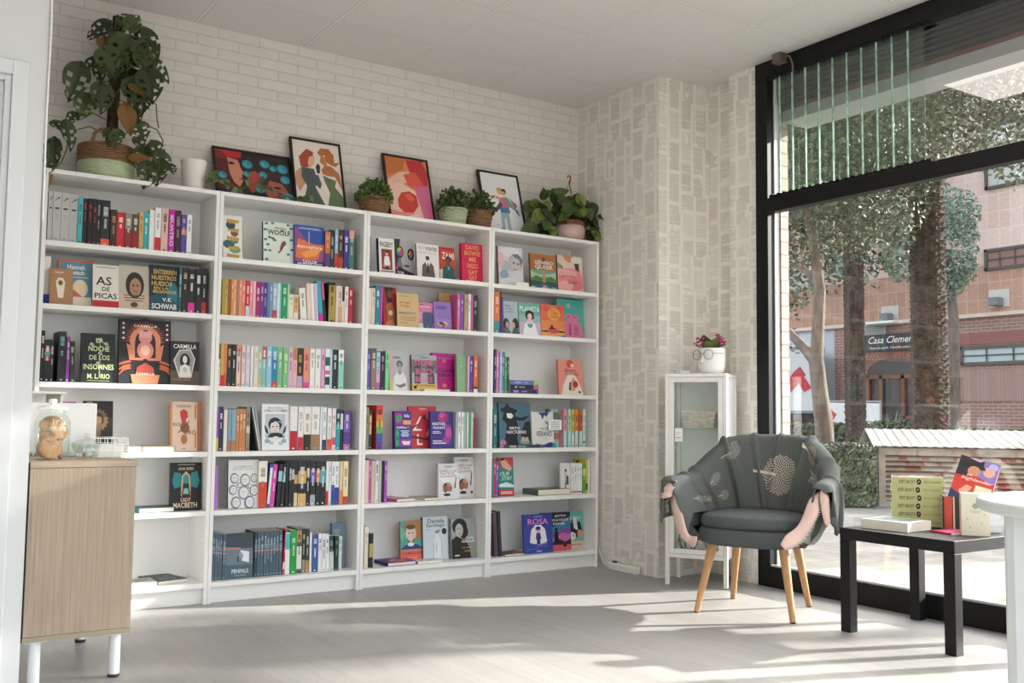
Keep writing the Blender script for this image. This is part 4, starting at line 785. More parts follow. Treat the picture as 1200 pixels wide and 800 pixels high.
def spines(u, t, z, lst, yb, Y=.035, group=None):
    B = [parse(s) for s in lst]; zs = SHZ[t]
    xlo, xhi = -.8+.8*u+.0195, -.8+.8*u+.7805
    for d in B:
        a, b = hit(*px(z, d['x0'], yb), 1, Y).x, hit(*px(z, d['x1'], yb), 1, Y).x
        d['a'], d['b'] = max(a, xlo), min(b, xhi); top = hit(*px(z, (d['x0']+d['x1'])/2, d['yt']), 1, Y); d['h'] = max(.10, min(top.z-zs, .275)); d['nmf'] = d['nm'] or cname(d['col'])
    n = len(B)
    for i, d in enumerate(B):
        j = i
        while j > 0 and B[j-1]['nmf'] == d['nmf']: j -= 1
        k = i
        while k < n-1 and B[k+1]['nmf'] == d['nmf']: k += 1
        run = k-j+1; T = d['b']-d['a']-.0006; col = d['nmf']; nb = []
        A = B[j-1]['nmf'] if j > 0 else None; C = B[k+1]['nmf'] if k < n-1 else None
        btw = ('between %s and %s' % (A, C)) if A and C else ('beside %s' % (A or C)) if (A or C) else 'alone'
        if len((col+' '+btw).split()) > 8: btw = 'after %s' % A
        if d['bands'] and not d['nm']: col = '%s-and-%s' % (col, cname(max(d['bands'], key=lambda b: b[1]-b[0])[2]))
        if run == 1: lab = '%s book spine %s, %s' % (col, btw, place(u, t))
        else: lab = '%s of %s %s spines %s, %s' % (NUM[i-j], ('two', 'three', 'four', 'five', 'six', 'seven', 'eight', 'nine', 'ten', 'eleven')[run-2], d['nmf'], ('after the %s one' % A) if A else 'counted from the cabinet end', place(u, t))
        r = thing('book', uniq(lab), 'book', (d['b']-.0003, Y+brng.uniform(-.003, .003), zs+.0004), 0, group or 'books on the %s' % place(u, t))
        W = min(.155, max(.10, d['h']*.66))
        bookgeo(r, W, d['h'], T, d['col'], None, None, d['bands'], d['marks'], (d['txt'], d['marks'] or 'ffffff', (.62, .7), .5) if d['txt'] else None)
        r.rotation_euler = (0, R(d['lean']), R(90))
        if d['lean']:
            le = R(d['lean'])                                   # leaning books stay on their lower edge
            r.rotation_euler = (Matrix.Rotation(le, 3, 'Y') @ Matrix.Rotation(R(90), 3, 'Z')).to_euler()
            r.location.z += abs(T*math.sin(le)) if le < 0 else 0
def face(u, t, z, x0, x1, yt, col, label, items, Y=.07, T=.018, tilt=9, spine=None, yaw=0, yb=None, hard=False, zs=None, dz=0, group=None):
    zs = (SHZ[t] if zs is None else zs)+dz; ybx = yb if yb is not None else yt
    a = hit(*px(z, x0, ybx), 1, Y); b = hit(*px(z, x1, ybx), 1, Y); th = R(tilt)
    # height: where the sight line of the top edge meets the tilted cover
    o, dr = CAM, ray(*px(z, (x0+x1)/2, yt)); n = Vector((0, -math.cos(th), math.sin(th))); P0 = Vector((0, Y, zs)); k = (P0-o).dot(n)/dr.dot(n); top = o+dr*k
    # the foot of the sides as seen at the top edge
    k1 = hit(*px(z, x0, yt), 1, top.y).x; k2 = hit(*px(z, x1, yt), 1, top.y).x
    if yb is None: ax, bx = k1, k2
    else: ax, bx = a.x, b.x
    if u is not None: ax, bx = max(ax, -.8+.8*u+.0225), min(bx, -.8+.8*u+.7775)
    Hh = min((top.z-zs)/math.cos(th), .33); W = (bx-ax)/math.cos(R(yaw)) if yaw else bx-ax
    r = thing('book', uniq(label+', '+place(u, t) if t is not None else label), 'book', (ax, Y, zs+T*math.sin(th)+.0005), 0, group or 'cover-out books on the %s' % place(u, t))
    r.rotation_euler = (Matrix.Rotation(R(yaw), 3, 'Z') @ Matrix.Rotation(-th, 3, 'X')).to_euler()
    bookgeo(r, W, Hh, T, col, spine, items, hard=hard); return r
def lying(u, t, label, x, Y, z, W, Hh, T, rz, col, front=None, spine=None, group=None, hard=False, flip=False, bands=(), marks=None, stxt=None):
    r = thing('book', uniq(label), 'book', (x, Y, z), 0, group or ('books lying on the %s' % place(u, t) if t is not None else None))
    # cover up: local front (-y) -> world +z
    m = Matrix.Rotation(R(rz), 3, 'Z') @ Matrix.Rotation(R(-90), 3, 'X'); r.location.z = z+T
    if flip: m = Matrix.Rotation(R(rz), 3, 'Z') @ Matrix.Rotation(R(90), 3, 'X'); r.location.z = z
    r.rotation_euler = m.to_euler(); bookgeo(r, W, Hh, T, col, spine, front, bands, marks, stxt, hard=hard); return r
def T_(s, cx, cy, w, h, c, sh=0): return ('t', s, cx, cy, w, h, c, sh)
def blur(cx, cy, w, n, c, h=.012, gap=.028):                    # lines of print too small to read
    o = []; rg = random.Random(int(cx*100+cy*1000))
    for k in range(n): q = w*rg.uniform(.7, 1)/2; o.append(('r', cx-q, cy-k*gap, cx+q, cy-k*gap+h, c))
    return o
# ---------------------------------------------------------------- cabinet-side bookcase
spines(0, 0, 'A', ['80 109 131 b8b9b7 mARROW ngrey_arrow-marked', '110 162 135 babbb9 mARROW ngrey_arrow-marked', '163 216 142 b8b9b7 mARROW ngrey_arrow-marked', '217 271 150 b5b6b4 mARROW ngrey_arrow-marked', '272 302 172 45b5bd m1f5a66', '303 334 175 1d1b1d mb04048', '335 365 177 1f1d1f mb04048', '366 394 180 1d1b1d mb04048', '395 420 183 201e20 ma8a8a8', '421 478 188 22292b md4d4d4 b0-16-e2623a', '482 524 248 3a2e28 mb98a5a', '525 573 265 cf2430 mf2e6e6', '576 620 272 8d8680 b0-55-8f2c2e me8e4e0', '622 664 278 5d4436 b0-48-8e2a2e me6ded2', '666 694 265 c9a468 m8a6a3a', '696 730 262 2fa5ab mc8eceb', '733 766 250 e9e7e4', '767 806 237 e9e8e6 b0-32-c92a34 m9a9a98', '810 854 238 dcb6ac m4a2a2a', '856 894 247 bb1f9b tCUATRO mf0c8ec', '897 935 253 3b2233 ma8909a', '937 970 280 5a4596 mb9b0d4 b48-62-c88a5a', '973 1004 281 e6e6e2 m6a7d8a'], 475, Y=.04)
face(0, 1, 'A', 62, 108, 548, 'e7e3da', 'white spine book with blue foot behind the brown cover', [('r', 0, 0, 1, .22, '3046b4')], Y=.10, T=.02, tilt=2, spine='e7e3da')
face(0, 1, 'A', 100, 250, 630, 'a97f5b', 'brown cover with a pale cup drawing', [('p', [(.36, .18), (.58, .18), (.66, .62), (.56, .74), (.36, .74), (.26, .62)], 'e9dccb'), ('e', .46, .6, .12, .08, 'b08a66'), ('e', .46, .6, .06, .05, '4a3a30')]+blur(.4, .9, .5, 2, 'e9dccb'), Y=.045, T=.015, tilt=11)
face(0, 1, 'A', 156, 380, 578, '5b8ea2', 'teal cover with coral border and a girl', [('r', 0, 0, .05, 1, 'd3604a'), ('r', .95, 0, 1, 1, 'd3604a'), ('r', 0, .96, 1, 1, 'd3604a'), T_('Hannah', .5, .85, .5, .10, 'f1eee6'), T_('Deitch', .52, .73, .44, .09, 'f1eee6'), ('e', .62, .38, .22, .2, 'e6d2b4'), ('p', [(.2, .2), (.45, .35), (.7, .2), (.8, 0), (.15, 0)], 'cf6d4c'), ('r', .05, .02, .95, .2, 'e4d9c4')]+blur(.6, .62, .6, 1, 'e6e2d8'), Y=.085, T=.022, tilt=9)
face(0, 1, 'A', 376, 542, 606, 'dcd8d0', 'white cover with big black lettering and red band', [T_('AS', .42, .62, .6, .2, '1f1f21'), T_('DE', .5, .43, .3, .1, '1f1f21'), T_('PICAS', .5, .27, .86, .13, '1f1f21'), ('r', 0, 0, 1, .16, 'bf2637')]+blur(.5, .93, .9, 1, '444444'), Y=.05, T=.012, tilt=9)
face(0, 1, 'A', 540, 738, 611, 'b9b1a6', 'grey cover with a dark haired portrait', [('r', 0, 0, 1, .35, 'cbb29c'), ('e', .52, .55, .3, .3, '2b2523'), ('e', .54, .5, .19, .21, 'a97f66'), ('e', .47, .54, .04, .02, '2b2523'), ('e', .61, .54, .04, .02, '2b2523'), ('r', .48, .4, .6, .42, '7a3a3a'), ('e', .5, .1, .12, .06, '4a423a')]+blur(.5, .94, .8, 1, 'd9b64a')+blur(.5, .3, .7, 3, '4a423a', .02, .06), Y=.05, T=.02, tilt=9)
face(0, 1, 'A', 738, 922, 612, '1e2b33', 'dark teal cover with golden lettering', [('e', .8, .35, .2, .3, '2e6f80'), ('p', [(0, .3), (.4, .4), (.9, .2), (1, 0), (0, 0)], '214a58'), T_('ENTIERREN', .54, .86, .8, .1, 'cfae5e'), T_('NUESTROS', .5, .73, .86, .1, 'cfae5e'), T_('HUESOS', .42, .6, .7, .1, 'cfae5e'), T_('EN LA', .4, .5, .5, .06, 'cfae5e'), T_('MEDIANOCHE', .52, .42, .8, .07, 'cfae5e'), T_('V.E.', .6, .25, .34, .08, 'e8e6e0'), T_('SCHWAB', .5, .1, .86, .12, 'e8e6e0')], Y=.045, T=.02, tilt=8, spine='2a5562')
spines(0, 1, 'A', ['925 944 615 2c5a66 mb8c8c8', '946 984 620 1f1f22 mc9b27a', '986 1029 628 202022 me6e6e6 b0-24-d8359a', '1031 1070 628 232325 me6e6e6', '1072 1104 624 1f1f22 mc8c8c8 b0-26-c22a34'], 740, Y=.05)
spines(0, 2, 'B', ['84 108 246 1b1b1d mdcdcdc', '109 144 300 222326 b50-78-b0524a b62-70-5aa0a0 me8e8e8', '145 165 303 222224 md8d8d8', '192 240 251 232426 m6fb0c0', '243 265 283 8b3a9a mdadada', '270 302 312 2a2a28 mb9b9b0 l-2'], 545, Y=.045)
lf = [T_('LA', .54, .86, .22, .1, 'c9dca0'), T_('NOCHE', .52, .69, .62, .11, 'c9dca0'), T_('DE LOS', .54, .51, .6, .1, 'c9dca0'), T_('INSOMNES', .52, .32, .9, .11, 'c9dca0'), T_('M. L. RIO', .52, .13, .66, .1, 'c9dca0'), ('r', .18, .035, .84, .042, 'c9dca0')]
fl = sum([[('e', x, y, .06, .03, 'b9b0ac'), ('e', x+.03, y-.02, .05, .03, 'a39a98')] for x, y in ((.52, .88), (.3, .78), (.72, .8), (.55, .6), (.5, .4))], [])+[('p', [(.54, .85), (.57, .85), (.56, .1), (.52, .1)], '8a9470')]
face(0, 2, 'B', 342, 549, 268, '1c2023', 'black cover with pale green lettering and grey flowers', fl+lf, Y=.07, T=.02, tilt=6, hard=True)
ca = [('p', [(.5+.46*math.cos(a), .62+.4*math.sin(a)) for a in [k*.3142 for k in range(20)]], '1e2027')]
for k in range(25): a = math.pi*k/24; ca.append(('p', [(.5+.24*math.cos(a-.05), .66+.2*math.sin(a-.05)), (.5+.42*math.cos(a), .66+.33*math.sin(a)), (.5+.24*math.cos(a+.05), .66+.2*math.sin(a+.05))], 'c8603c' if k % 2 else 'd9794f'))
ca += [('e', .5, .66, .30, .24, 'd98a68'), ('e', .5, .64, .2, .2, '23222c'), ('p', [(.2, .36), (.8, .36), (.86, .62), (.72, .56), (.28, .56), (.14, .62)], 'd58462'), ('r', .3, .40, .7, .66, '23222c'), ('e', .5, .52, .16, .14, 'e08878'), ('e', .5, .52, .09, .08, 'eec0ac'), ('e', .5, .72, .13, .1, 'd98a8a'), ('p', [(.36, .8), (.42, .84), (.5, .8), (.58, .84), (.64, .8), (.6, .72), (.4, .72)], 'e3a3a3'), ('p', [(.44, .37), (.5, .35), (.56, .37), (.5, .39)], '2a1c20'), ('p', [(.3, .0), (.7, .0), (.66, .25), (.5, .33), (.34, .25)], 'b8503e'), ('p', [(.26, .0), (.74, .0), (.78, .14), (.22, .14)], 'd78a68'), T_('CARMILLA', .5, .15, .36, .035, 'f0d8c8'), T_('CARMILLA', .5, .9, .46, .04, 'f0d8c8')]
for s in (-1, 1):
    for k, (a, b) in enumerate(((.36, .3), (.3, .22), (.26, .14))): ca.append(('p', [(.5+s*.3, a), (.5+s*.42, a-.03), (.5+s*.5, b), (.5+s*.5, b-.02), (.5+s*.4, a-.06), (.5+s*.26, a-.03)], 'c8603c'))
    for y in (.93, .86, .78, .7): ca.append(('e', .5+s*.42, y, .025, .02, 'e8b8b8'))
face(0, 2, 'B', 572, 889, 186, '23242c', 'large dark cover with an orange ornamental throne', ca, Y=.06, T=.022, tilt=7, hard=True)
face(0, 2, 'B', 886, 1062, 316, '201e20', 'small black cover with a coffin shaped portrait', [('r', 0, 0, 1, .32, '57483c'), ('p', [(.3, .8), (.7, .82), (.86, .6), (.72, .16), (.3, .16), (.1, .56)], 'c9c9c4'), ('p', [(.32, .77), (.68, .79), (.82, .6), (.7, .2), (.33, .2), (.15, .56)], '8f918c'), ('e', .5, .55, .18, .17, '1c1a1a'), ('e', .5, .58, .08, .09, 'd9d4cc'), ('p', [(.3, .2), (.72, .2), (.66, .42), (.5, .48), (.34, .42)], 'dcdad8'), ('e', .5, .34, .08, .06, 'bdb9b4'), T_('CARMILLA', .5, .88, .8, .1, 'e4e2dc'), ('r', .08, .1, .68, .13, '8a6a44')], Y=.05, T=.022, tilt=6)
face(0, 3, 'D', 452, 612, 94, '26221f', 'dark cover with a golden sunburst behind the white panel', [('p', [(.5, .5)]+[(.5+.36*(1 if k % 2 else .8)*math.cos(k*.1963), .62+.24*(1 if k % 2 else .8)*math.sin(k*.1963)) for k in range(33)], '7a5f42'), ('e', .5, .62, .2, .14, '3a2e26'), ('e', .5, .62, .12, .09, '80654a'), ('p', [(.36, .55), (.64, .55), (.58, .3), (.42, .3)], '6a533c'), ('r', .1, .92, .3, .98, 'b09a6a'), ('r', .3, .08, .7, .14, 'c8c0b0'), ('r', 0, 0, .55, .05, '2c4a7a')], Y=.10, T=.02, tilt=7)
face(0, 3, 'D', 940, 1102, 98, 'd7a07c', 'orange cover mostly hidden behind the helmeted warrior cover', [('r', .8, 0, 1, 1, 'd98f66')], Y=.10, T=.02, tilt=6)
face(0, 3, 'D', 920, 1066, 99, 'e2c6ae', 'peach cover with a red helmeted warrior', [('r', 0, 0, .08, 1, 'cf8a63'), ('r', .9, .05, .97, .35, 'cf8a63'), ('r', .9, .65, .97, .95, 'cf8a63'), ('e', .5, .74, .13, .1, 'c4342c'), ('p', [(.36, .8), (.5, .86), (.64, .8), (.66, .7), (.58, .64), (.6, .56), (.44, .56), (.4, .68)], 'c63a30'), ('e', .55, .47, .17, .11, '8e5a2e'), ('p', [(.3, .38), (.7, .62), (.72, .6), (.32, .36)], '6a4526'), ('e', .52, .24, .12, .1, 'b5733a'), T_('ROJO', .34, .53, .46, .09, '6d5546'), T_('Y', .52, .45, .08, .05, '6d5546'), T_('ORO', .74, .38, .44, .09, '6d5546'), ('r', .42, .045, .58, .055, '6d5546')]+blur(.5, .92, .6, 2, '8a6a58'), Y=.05, T=.022, tilt=6, spine='cf8a63')
for i, (x0, x1, z, lab, c) in enumerate(((692, 800, .026, 'white paged book lying flat toward the white tray, fourth shelf of cabinet-side bookcase', 'd8d4ca'), (772, 950, .028, 'white paged book lying flat before the helmeted warrior cover, fourth shelf of cabinet-side bookcase', '9a8c86'))):
    a, b = hit(*px('D', x0, 350), 1, .02), hit(*px('D', x1, 350), 1, .02); lying(0, 3, lab, b.x, .16 if i else .165, SHZ[3]+.0005, b.x-a.x, .14, z, 180, c, hard=True)
p0 = hit(*px('D', 1000, 460), 1, .03)
face(0, 3, 'D', 330, 412, 97, 'c06a9a', 'pink topped book behind the white panel', [], Y=.12, T=.02, tilt=6)
face(0, 4, 'D', 922, 1090, 426, '17191b', 'black cover with a turquoise winged woman', [T_('AVA REID', .5, .87, .5, .055, 'd8c9a8'), ('p', [(.34, .78), (.12, .8), (.06, .6), (.14, .46), (.34, .5)], '1f7f86'), ('p', [(.66, .78), (.86, .82), (.94, .6), (.86, .46), (.66, .5)], '1f7f86'), ('p', [(.36, .72), (.5, .82), (.64, .72), (.66, .3), (.6, .3), (.58, .68), (.42, .68), (.4, .3), (.34, .3)], 'c9a982'), ('e', .5, .65, .1, .1, '2f8f93'), ('p', [(.4, .54), (.6, .54), (.62, .3), (.38, .3)], '202428'), ('p', [(.44, .46), (.56, .46), (.6, .34), (.4, .34)], '7fb5a6'), ('r', .36, .24, .39, .4, 'b0252f'), ('r', .62, .24, .65, .4, 'b0252f'), T_('LADY', .5, .22, .32, .08, 'dcc8a6'), T_('MACBETH', .48, .11, .76, .11, 'dcc8a6')]+blur(.5, .95, .6, 1, 'b9b09a'), Y=.06, T=.022, tilt=5, hard=True)
a, b = hit(*px('D', 752, 680), 1, .03), hit(*px('D', 945, 680), 1, .03); lying(0, 4, 'teal hardback lying flat beside the winged woman cover, fifth shelf of cabinet-side bookcase', a.x, .03, SHZ[4]+.0005, b.x-a.x, .13, .024, 0, '3a6a6c', [('r', .2, .2, .8, .8, '45585c')], spine='2a7f7a', hard=True)
a, b = hit(*px('E', 590, 345), 1, .03), hit(*px('E', 737, 345), 1, .03); lying(0, 5, 'beige picture book lying flat beside the oak cabinet, bottom shelf of cabinet-side bookcase', b.x, .17, SHZ[5]+.0005, b.x-a.x, .14, .02, 180, 'b9b0a0', [('p', [(.1, .2), (.6, .3), (.9, .8), (.3, .7)], '7f9a92')], hard=False)
a, b = hit(*px('E', 760, 342), 1, .05), hit(*px('E', 935, 342), 1, .05); lying(0, 5, 'dark slate book lying aslant alone, bottom shelf of cabinet-side bookcase', a.x-.02, .045, SHZ[5]+.0005, .15, .21, .016, 38-26, '3d4a50', [('e', .4, .5, .2, .12, '5d6a70'), ('e', .7, .6, .12, .1, '6b7a80')]+blur(.5, .3, .6, 2, 'b9c0c4', .03, .06))
# ---------------------------------------------------------------- second bookcase
face(1, 0, 'F', 95, 228, 20, 'e5e4dc', 'narrow white cover with mustard letter blocks over foliage', sum([[('p', [(.2+.1*(k % 2), .92-.2*k), (.85, .90-.2*k), (.8, .84-.2*k), (.22, .85-.2*k)], 'b48a36')] for k in range(5)], [])+[('e', .4, .78, .25, .1, '35505c'), ('e', .6, .6, .2, .08, '7a4a44'), ('e', .3, .34, .3, .1, '3f5f6a'), ('e', .62, .22, .3, .08, '7f9a6a'), ('e', .6, .42, .2, .06, '5a7a72')]+sum([[('r', .28+.1*k, .82-.2*j, .34+.1*k, .89-.2*j, 'd8b054')] for j in range(5) for k in range(5)], []), Y=.07, T=.02, tilt=7, spine='5fb0c0', yaw=0)
wf = sum([[('e', x, y, .06, .03, '3e7f86')] for x, y in ((.1, .95), (.3, .97), (.8, .96), (.9, .88), (.06, .8), (.07, .56), (.14, .44), (.2, .62), (.06, .3), (.9, .6), (.8, .24), (.92, .36), (.2, .3), (.1, .08), (.6, .8), (.3, .6), (.36, .56))], [])
face(1, 0, 'F', 376, 590, 68, 'dbe3d6', 'pale cover with green leaves and a leaping figure', wf+[T_('VIRGINIA', .54, .86, .38, .045, '4a4a4e'), T_('WOOLF', .5, .75, .74, .13, '3f3f44'), ('p', [(.52, .36), (.6, .34), (.68, .46), (.72, .52), (.66, .56), (.58, .5)], '6d3450'), ('e', .66, .5, .07, .06, '7a3c58'), ('p', [(.55, .36), (.46, .26), (.5, .25), (.6, .34)], '6d3450')], Y=.07, T=.025, tilt=6, spine='5a3a62', hard=True)
face(1, 0, 'F', 594, 798, 90, '2d4ba0', 'blue cover with a glowing orange cloud scene', [('r', 0, 0, 1, .2, '3b2f66'), ('p', [(0, .1), (0, .95), (.12, .88), (.3, .72), (.42, .6), (.7, .56), (1, .5), (1, .14), (.5, .06)], '8e4a80'), ('p', [(.02, .2), (.1, .66), (.34, .62), (.5, .56), (.7, .54), (1, .56), (1, .42), (.84, .36), (.8, .18), (.4, .14)], 'd9733f'), ('p', [(.2, .3), (.5, .4), (.9, .44), (.7, .26), (.36, .2)], 'ea9a54'), ('r', .47, .56, .49, .86, 'e8e6f0'), T_('Atmosphere', .5, .46, .86, .11, 'f0ddd0'), T_('TAYLOR', .5, .1, .5, .08, 'f0f0f0'), T_('JENKINS REID', .5, .045, .86, .05, 'f0f0f0')]+blur(.5, .93, .8, 2, 'c9d0e8'), Y=.05, T=.028, tilt=5)
spines(1, 0, 'F', ['800 837 122 5c3a7a b40-98-c97038 md9b0a0', '839 867 115 22342f mb0b0a0', '869 892 113 8fb8cc b0-40-b93a2c me0e4e8', '894 929 112 4a2622 b0-30-b5422c mc8a890', '931 966 115 3c2f80 me6e2f0', '968 1004 118 3f7a72 b80-100-dba08f md8c9b0'], 375, Y=.05)
spines(1, 1, 'F', ['85 102 452 a8974a', '103 124 452 c2a04a m7a6428', '125 147 455 8a5c2e', '148 166 457 e28a44 mf0d8c0', '167 186 460 e6b493 ma86a4a', '187 202 460 b08058', '203 224 462 e0907a mf0d0c8', '225 249 463 dd7d6a mf0d0c8', '250 277 466 c92f38 b0-30-c8d2de mf0d8d8', '278 297 468 e597a4 mf6e0e4', '298 319 470 ecb4bc', '320 349 474 a01f68 mf0d0e0', '350 374 477 7a3285 md8b8e0', '375 397 478 3f3f86 mc8c8e8', '398 417 480 5b78b0', '418 437 480 7d93ae md8e0e8', '438 467 484 9fc0d4 b0-24-c03a44 me8f0f4', '468 484 485 d5e2e4', '485 499 487 82c4bc', '500 539 489 1f9560 mc8ecd8', '540 551 490 b4d8ae', '553 584 560 e6e0cf m8a8a80', '586 619 566 e4dccb b30-95-d8a866 m8a7a60', '636 679 520 e7e5df m8f8a84 l-5', '684 711 487 e4cfc2 l-4', '713 734 487 ebe7e2 l-4', '738 762 487 cbbcd6 l-4', '769 797 470 35a5bb b0-20-c32b90 l-6', '799 815 476 23242a b55-100-d84a84 l-6', '828 874 478 221f16 b4-92-a8914a m221f16', '877 892 505 dcd2c4', '893 921 505 e0c8be b0-45-c9a88c m9a7a6a', '922 939 508 d8cbb4 b60-100-2a2826', '940 964 508 e9e5dc m8a8a80', '966 994 510 b92338 mf0d0d4'], 745, Y=.04)
spines(1, 2, 'G', ['55 67 190 e4e0da m7a5a6a', '68 91 93 c8a05c b0-26-cf2c34', '92 106 95 d8583a b30-100-e07a4a', '107 136 97 2a2c32 md8b05a', '137 163 98 23252b me8e8e8', '167 193 100 e6c6bc b84-100-d88a80 m5a2a2c', '200 222 105 e9d0c2 m8a6a64', '226 252 105 d8cfdc m9ab0cc b0-12-b8c8dc', '256 275 107 e9e6e0', '276 301 108 dcdacf mb0a878', '302 327 110 a6b9b2 b0-30-b9b48a me6e8e0', '328 354 108 7fbab9 b68-98-cf4a42 mf0f0ec', '355 387 110 93c3d8 mf0f4f8', '388 424 112 2f7aa6 b0-14-c8523a b75-100-5aa0c0 mdce8f0', '425 456 115 7dbb83 me8ecc0', '457 493 117 79b880 me8ecc0', '494 519 118 e0b0cc m8a3a6a', '520 547 120 e2b3b4 b70-100-b08c5c md86a8a', '548 583 122 2b2a2c b0-30-b9a0c8 mc8b040', '588 624 123 e0917f b0-15-d8509a m8a3040', '628 659 125 eae8e4 m9a9a98', '660 694 127 eae8e6 m7a8a90', '697 719 127 dfa0cc ma04a8a', '722 751 128 dfe6e2 b58-80-2a5a54 b10-30-24443e b36-46-c8688a', '753 767 128 b5cfdc', '769 802 130 25282e me8e8e8', '805 838 132 8fd0c0 b70-100-f0eeea m2a6a60'], 360, Y=.04)
spines(1, 3, 'G', ['40 57 486 8f5aa8 b0-30-d8b84a', '58 83 487 2a2c4e me8e0f0', '86 108 505 e4d8cc b0-50-e8e0d8', '113 136 503 7f9eb2 b0-25-a87a5a', '137 164 503 86a8be b0-25-b0805c', '166 184 500 c98250 mf0dcc8', '185 204 501 cc8552 mf0dcc8', '205 224 502 c98250 mf0dcc8', '228 252 488 8d8a78 m4a4a40 b40-56-c8c4b4', '300 311 487 2e3033 l-11', '312 320 487 d8dada l-11', '321 329 487 a8b0b0 l-10'], 752, Y=.045)
face(1, 3, 'G', 330, 500, 474, 'e6e6ea', 'white cover with a portrait of a bow haired child', [T_('Alana S. Portero', .5, .92, .56, .035, '5a4a6a'), T_('LA MALA COSTUMBRE', .5, .86, .84, .05, '8a4a6a'), ('r', .13, .26, .84, .78, 'a9b2ba'), ('r', .16, .29, .81, .76, 'b9c2c8'), ('e', .48, .56, .25, .15, '221f20'), ('e', .47, .5, .17, .14, 'd8cfca'), ('p', [(.3, .57), (.5, .63), (.66, .56), (.62, .64), (.34, .64)], '221f20'), ('e', .4, .51, .035, .014, '221f20'), ('e', .55, .51, .035, .014, '221f20'), ('r', .43, .42, .53, .43, 'a85a5a'), ('p', [(.56, .62), (.74, .66), (.72, .58)], '6f9ab4'), ('p', [(.2, .28), (.8, .28), (.72, .36), (.55, .38), (.42, .38), (.28, .36)], '2a2a2e'), ('e', .5, .25, .13, .05, 'e0dce0'), ('e', .2, .2, .1, .05, '8fa6b8'), ('e', .8, .2, .1, .05, '8fa6b8'), ('e', .34, .16, .09, .04, 'b0c0cc'), ('e', .68, .15, .09, .04, 'b0c0cc'), ('p', [(.08, .56), (.2, .46), (.24, .34), (.12, .4)], '2a2a30'), ('p', [(.9, .56), (.8, .46), (.74, .34), (.86, .4)], '2a2a30')], Y=.04, T=.02, tilt=5)
spines(1, 3, 'G', ['502 547 486 e6e4e0 b0-44-b51f34 mf0e8e8', '552 584 487 e8e6e4 b0-30-be2138 m9a9a98', '587 634 487 e4e2de b0-36-33241c mb09060', '637 688 488 e7e5e2 b0-36-9a7a5a mb0aca8', '691 703 488 dfe2e8', '706 729 489 e6e6e6 b0-24-2c3858 m8a8a90', '736 762 497 e7e6e4 b0-26-d9532f m9a9a98', '767 789 498 e6d9d8 b12-30-c05a72 m9a7a7a', '791 817 502 2a9aa2 b62-100-2d3a3e mc8e8ea', '818 834 512 25282c b52-92-d0d6d4', '837 878 511 5b3a8f b0-14-c07ab0 b45-75-7a5ab0 me0d8f0'], 752, Y=.04)
face(1, 4, 'H', 70, 103, 82, 'a866c0', 'purple book standing edge out', [('r', 0, 0, 1, 1, 'b274c8')], Y=.08, T=.012, tilt=4, spine='9a5ab4')
face(1, 4, 'H', 164, 339, 46, 'e2e2e0', 'white cover with a crowd of sketched faces', [T_('LA MEMORIA', .5, .86, .6, .04, 'a8a8a8'), T_('DE LAS COSAS', .5, .81, .7, .04, 'a8a8a8')]+sum([[('e', x, y, r, r*.8, c), ('e', x+.01, y, r*.8, r*.62, 'dcdcda'), ('e', x-.03, y+.02, .012, .01, '54586a'), ('e', x+.04, y+.02, .012, .01, '54586a'), ('r', x-.02, y-.04, x+.04, y-.033, '8a5a5a')] for x, y, r, c in ((.2, .62, .14, '5a6a8a'), (.55, .58, .17, '6f7482'), (.85, .62, .12, '8a8270'), (.15, .38, .13, '54607a'), (.5, .32, .18, '8a90a0'), (.85, .36, .15, '6a7a90'), (.25, .12, .16, '6f6a74'), (.7, .12, .17, '5f6c88'), (.36, .48, .08, 'a87f90'), (.7, .46, .07, 'b09a70'))], []), Y=.05, T=.022, tilt=4, spine='38597a', hard=True)
spines(1, 4, 'H', ['336 386 51 e8e4d8 b0-55-cf452c m8a8a80', '388 404 70 35579a b8-92-dfe2ec l4', '406 430 70 d24aa6 mf0c8e4 l4', '440 462 70 25272b b60-84-9ac0d0 l4', '466 487 62 222428 b56-80-62b09c md8d8d8 l4', '495 511 55 1f2023', '515 529 52 26282c b58-82-8a8a8c md8d8d8', '530 544 52 26282c b60-82-a8b8c8', '545 565 52 232529 b50-70-c89a6a b0-30-d8c49a', '567 615 50 26282c b50-78-c8a66a b0-28-cfae74 me0dcd0', '618 637 50 26282c b62-84-b5a05a me8e8e8', '639 669 50 28292e b52-80-6a5ab4 b0-24-a9abae me8e8e8', '672 696 50 26282c b52-80-d08a52 me8e8e8', '697 730 50 26282c b50-80-4aa8b4 me8e8e8', '732 747 53 e6e4e2 b0-32-c42a38', '749 762 53 e6e6e8 m8a8a90', '763 782 53 e6e6ea b0-46-2f449a m8a8aa0', '783 808 54 e8e8ea b0-40-2c3f98 m8a8aa0', '812 829 53 e2cc9c b0-33-d98a44', '831 861 52 e8d9b0 b0-18-c8343a m9a8a60'], 305, Y=.04)
pen = 'm9fb4c2 b62-72-6f8494 b56-60-b87f7c'
spines(1, 5, 'H', ['65 80 470 4a5f6c '+pen, '81 94 472 4d6270 '+pen, '95 108 474 4a5f6c '+pen, '109 123 477 4d6270 '+pen, '124 143 480 4a5f6c '+pen], 735, Y=.045)
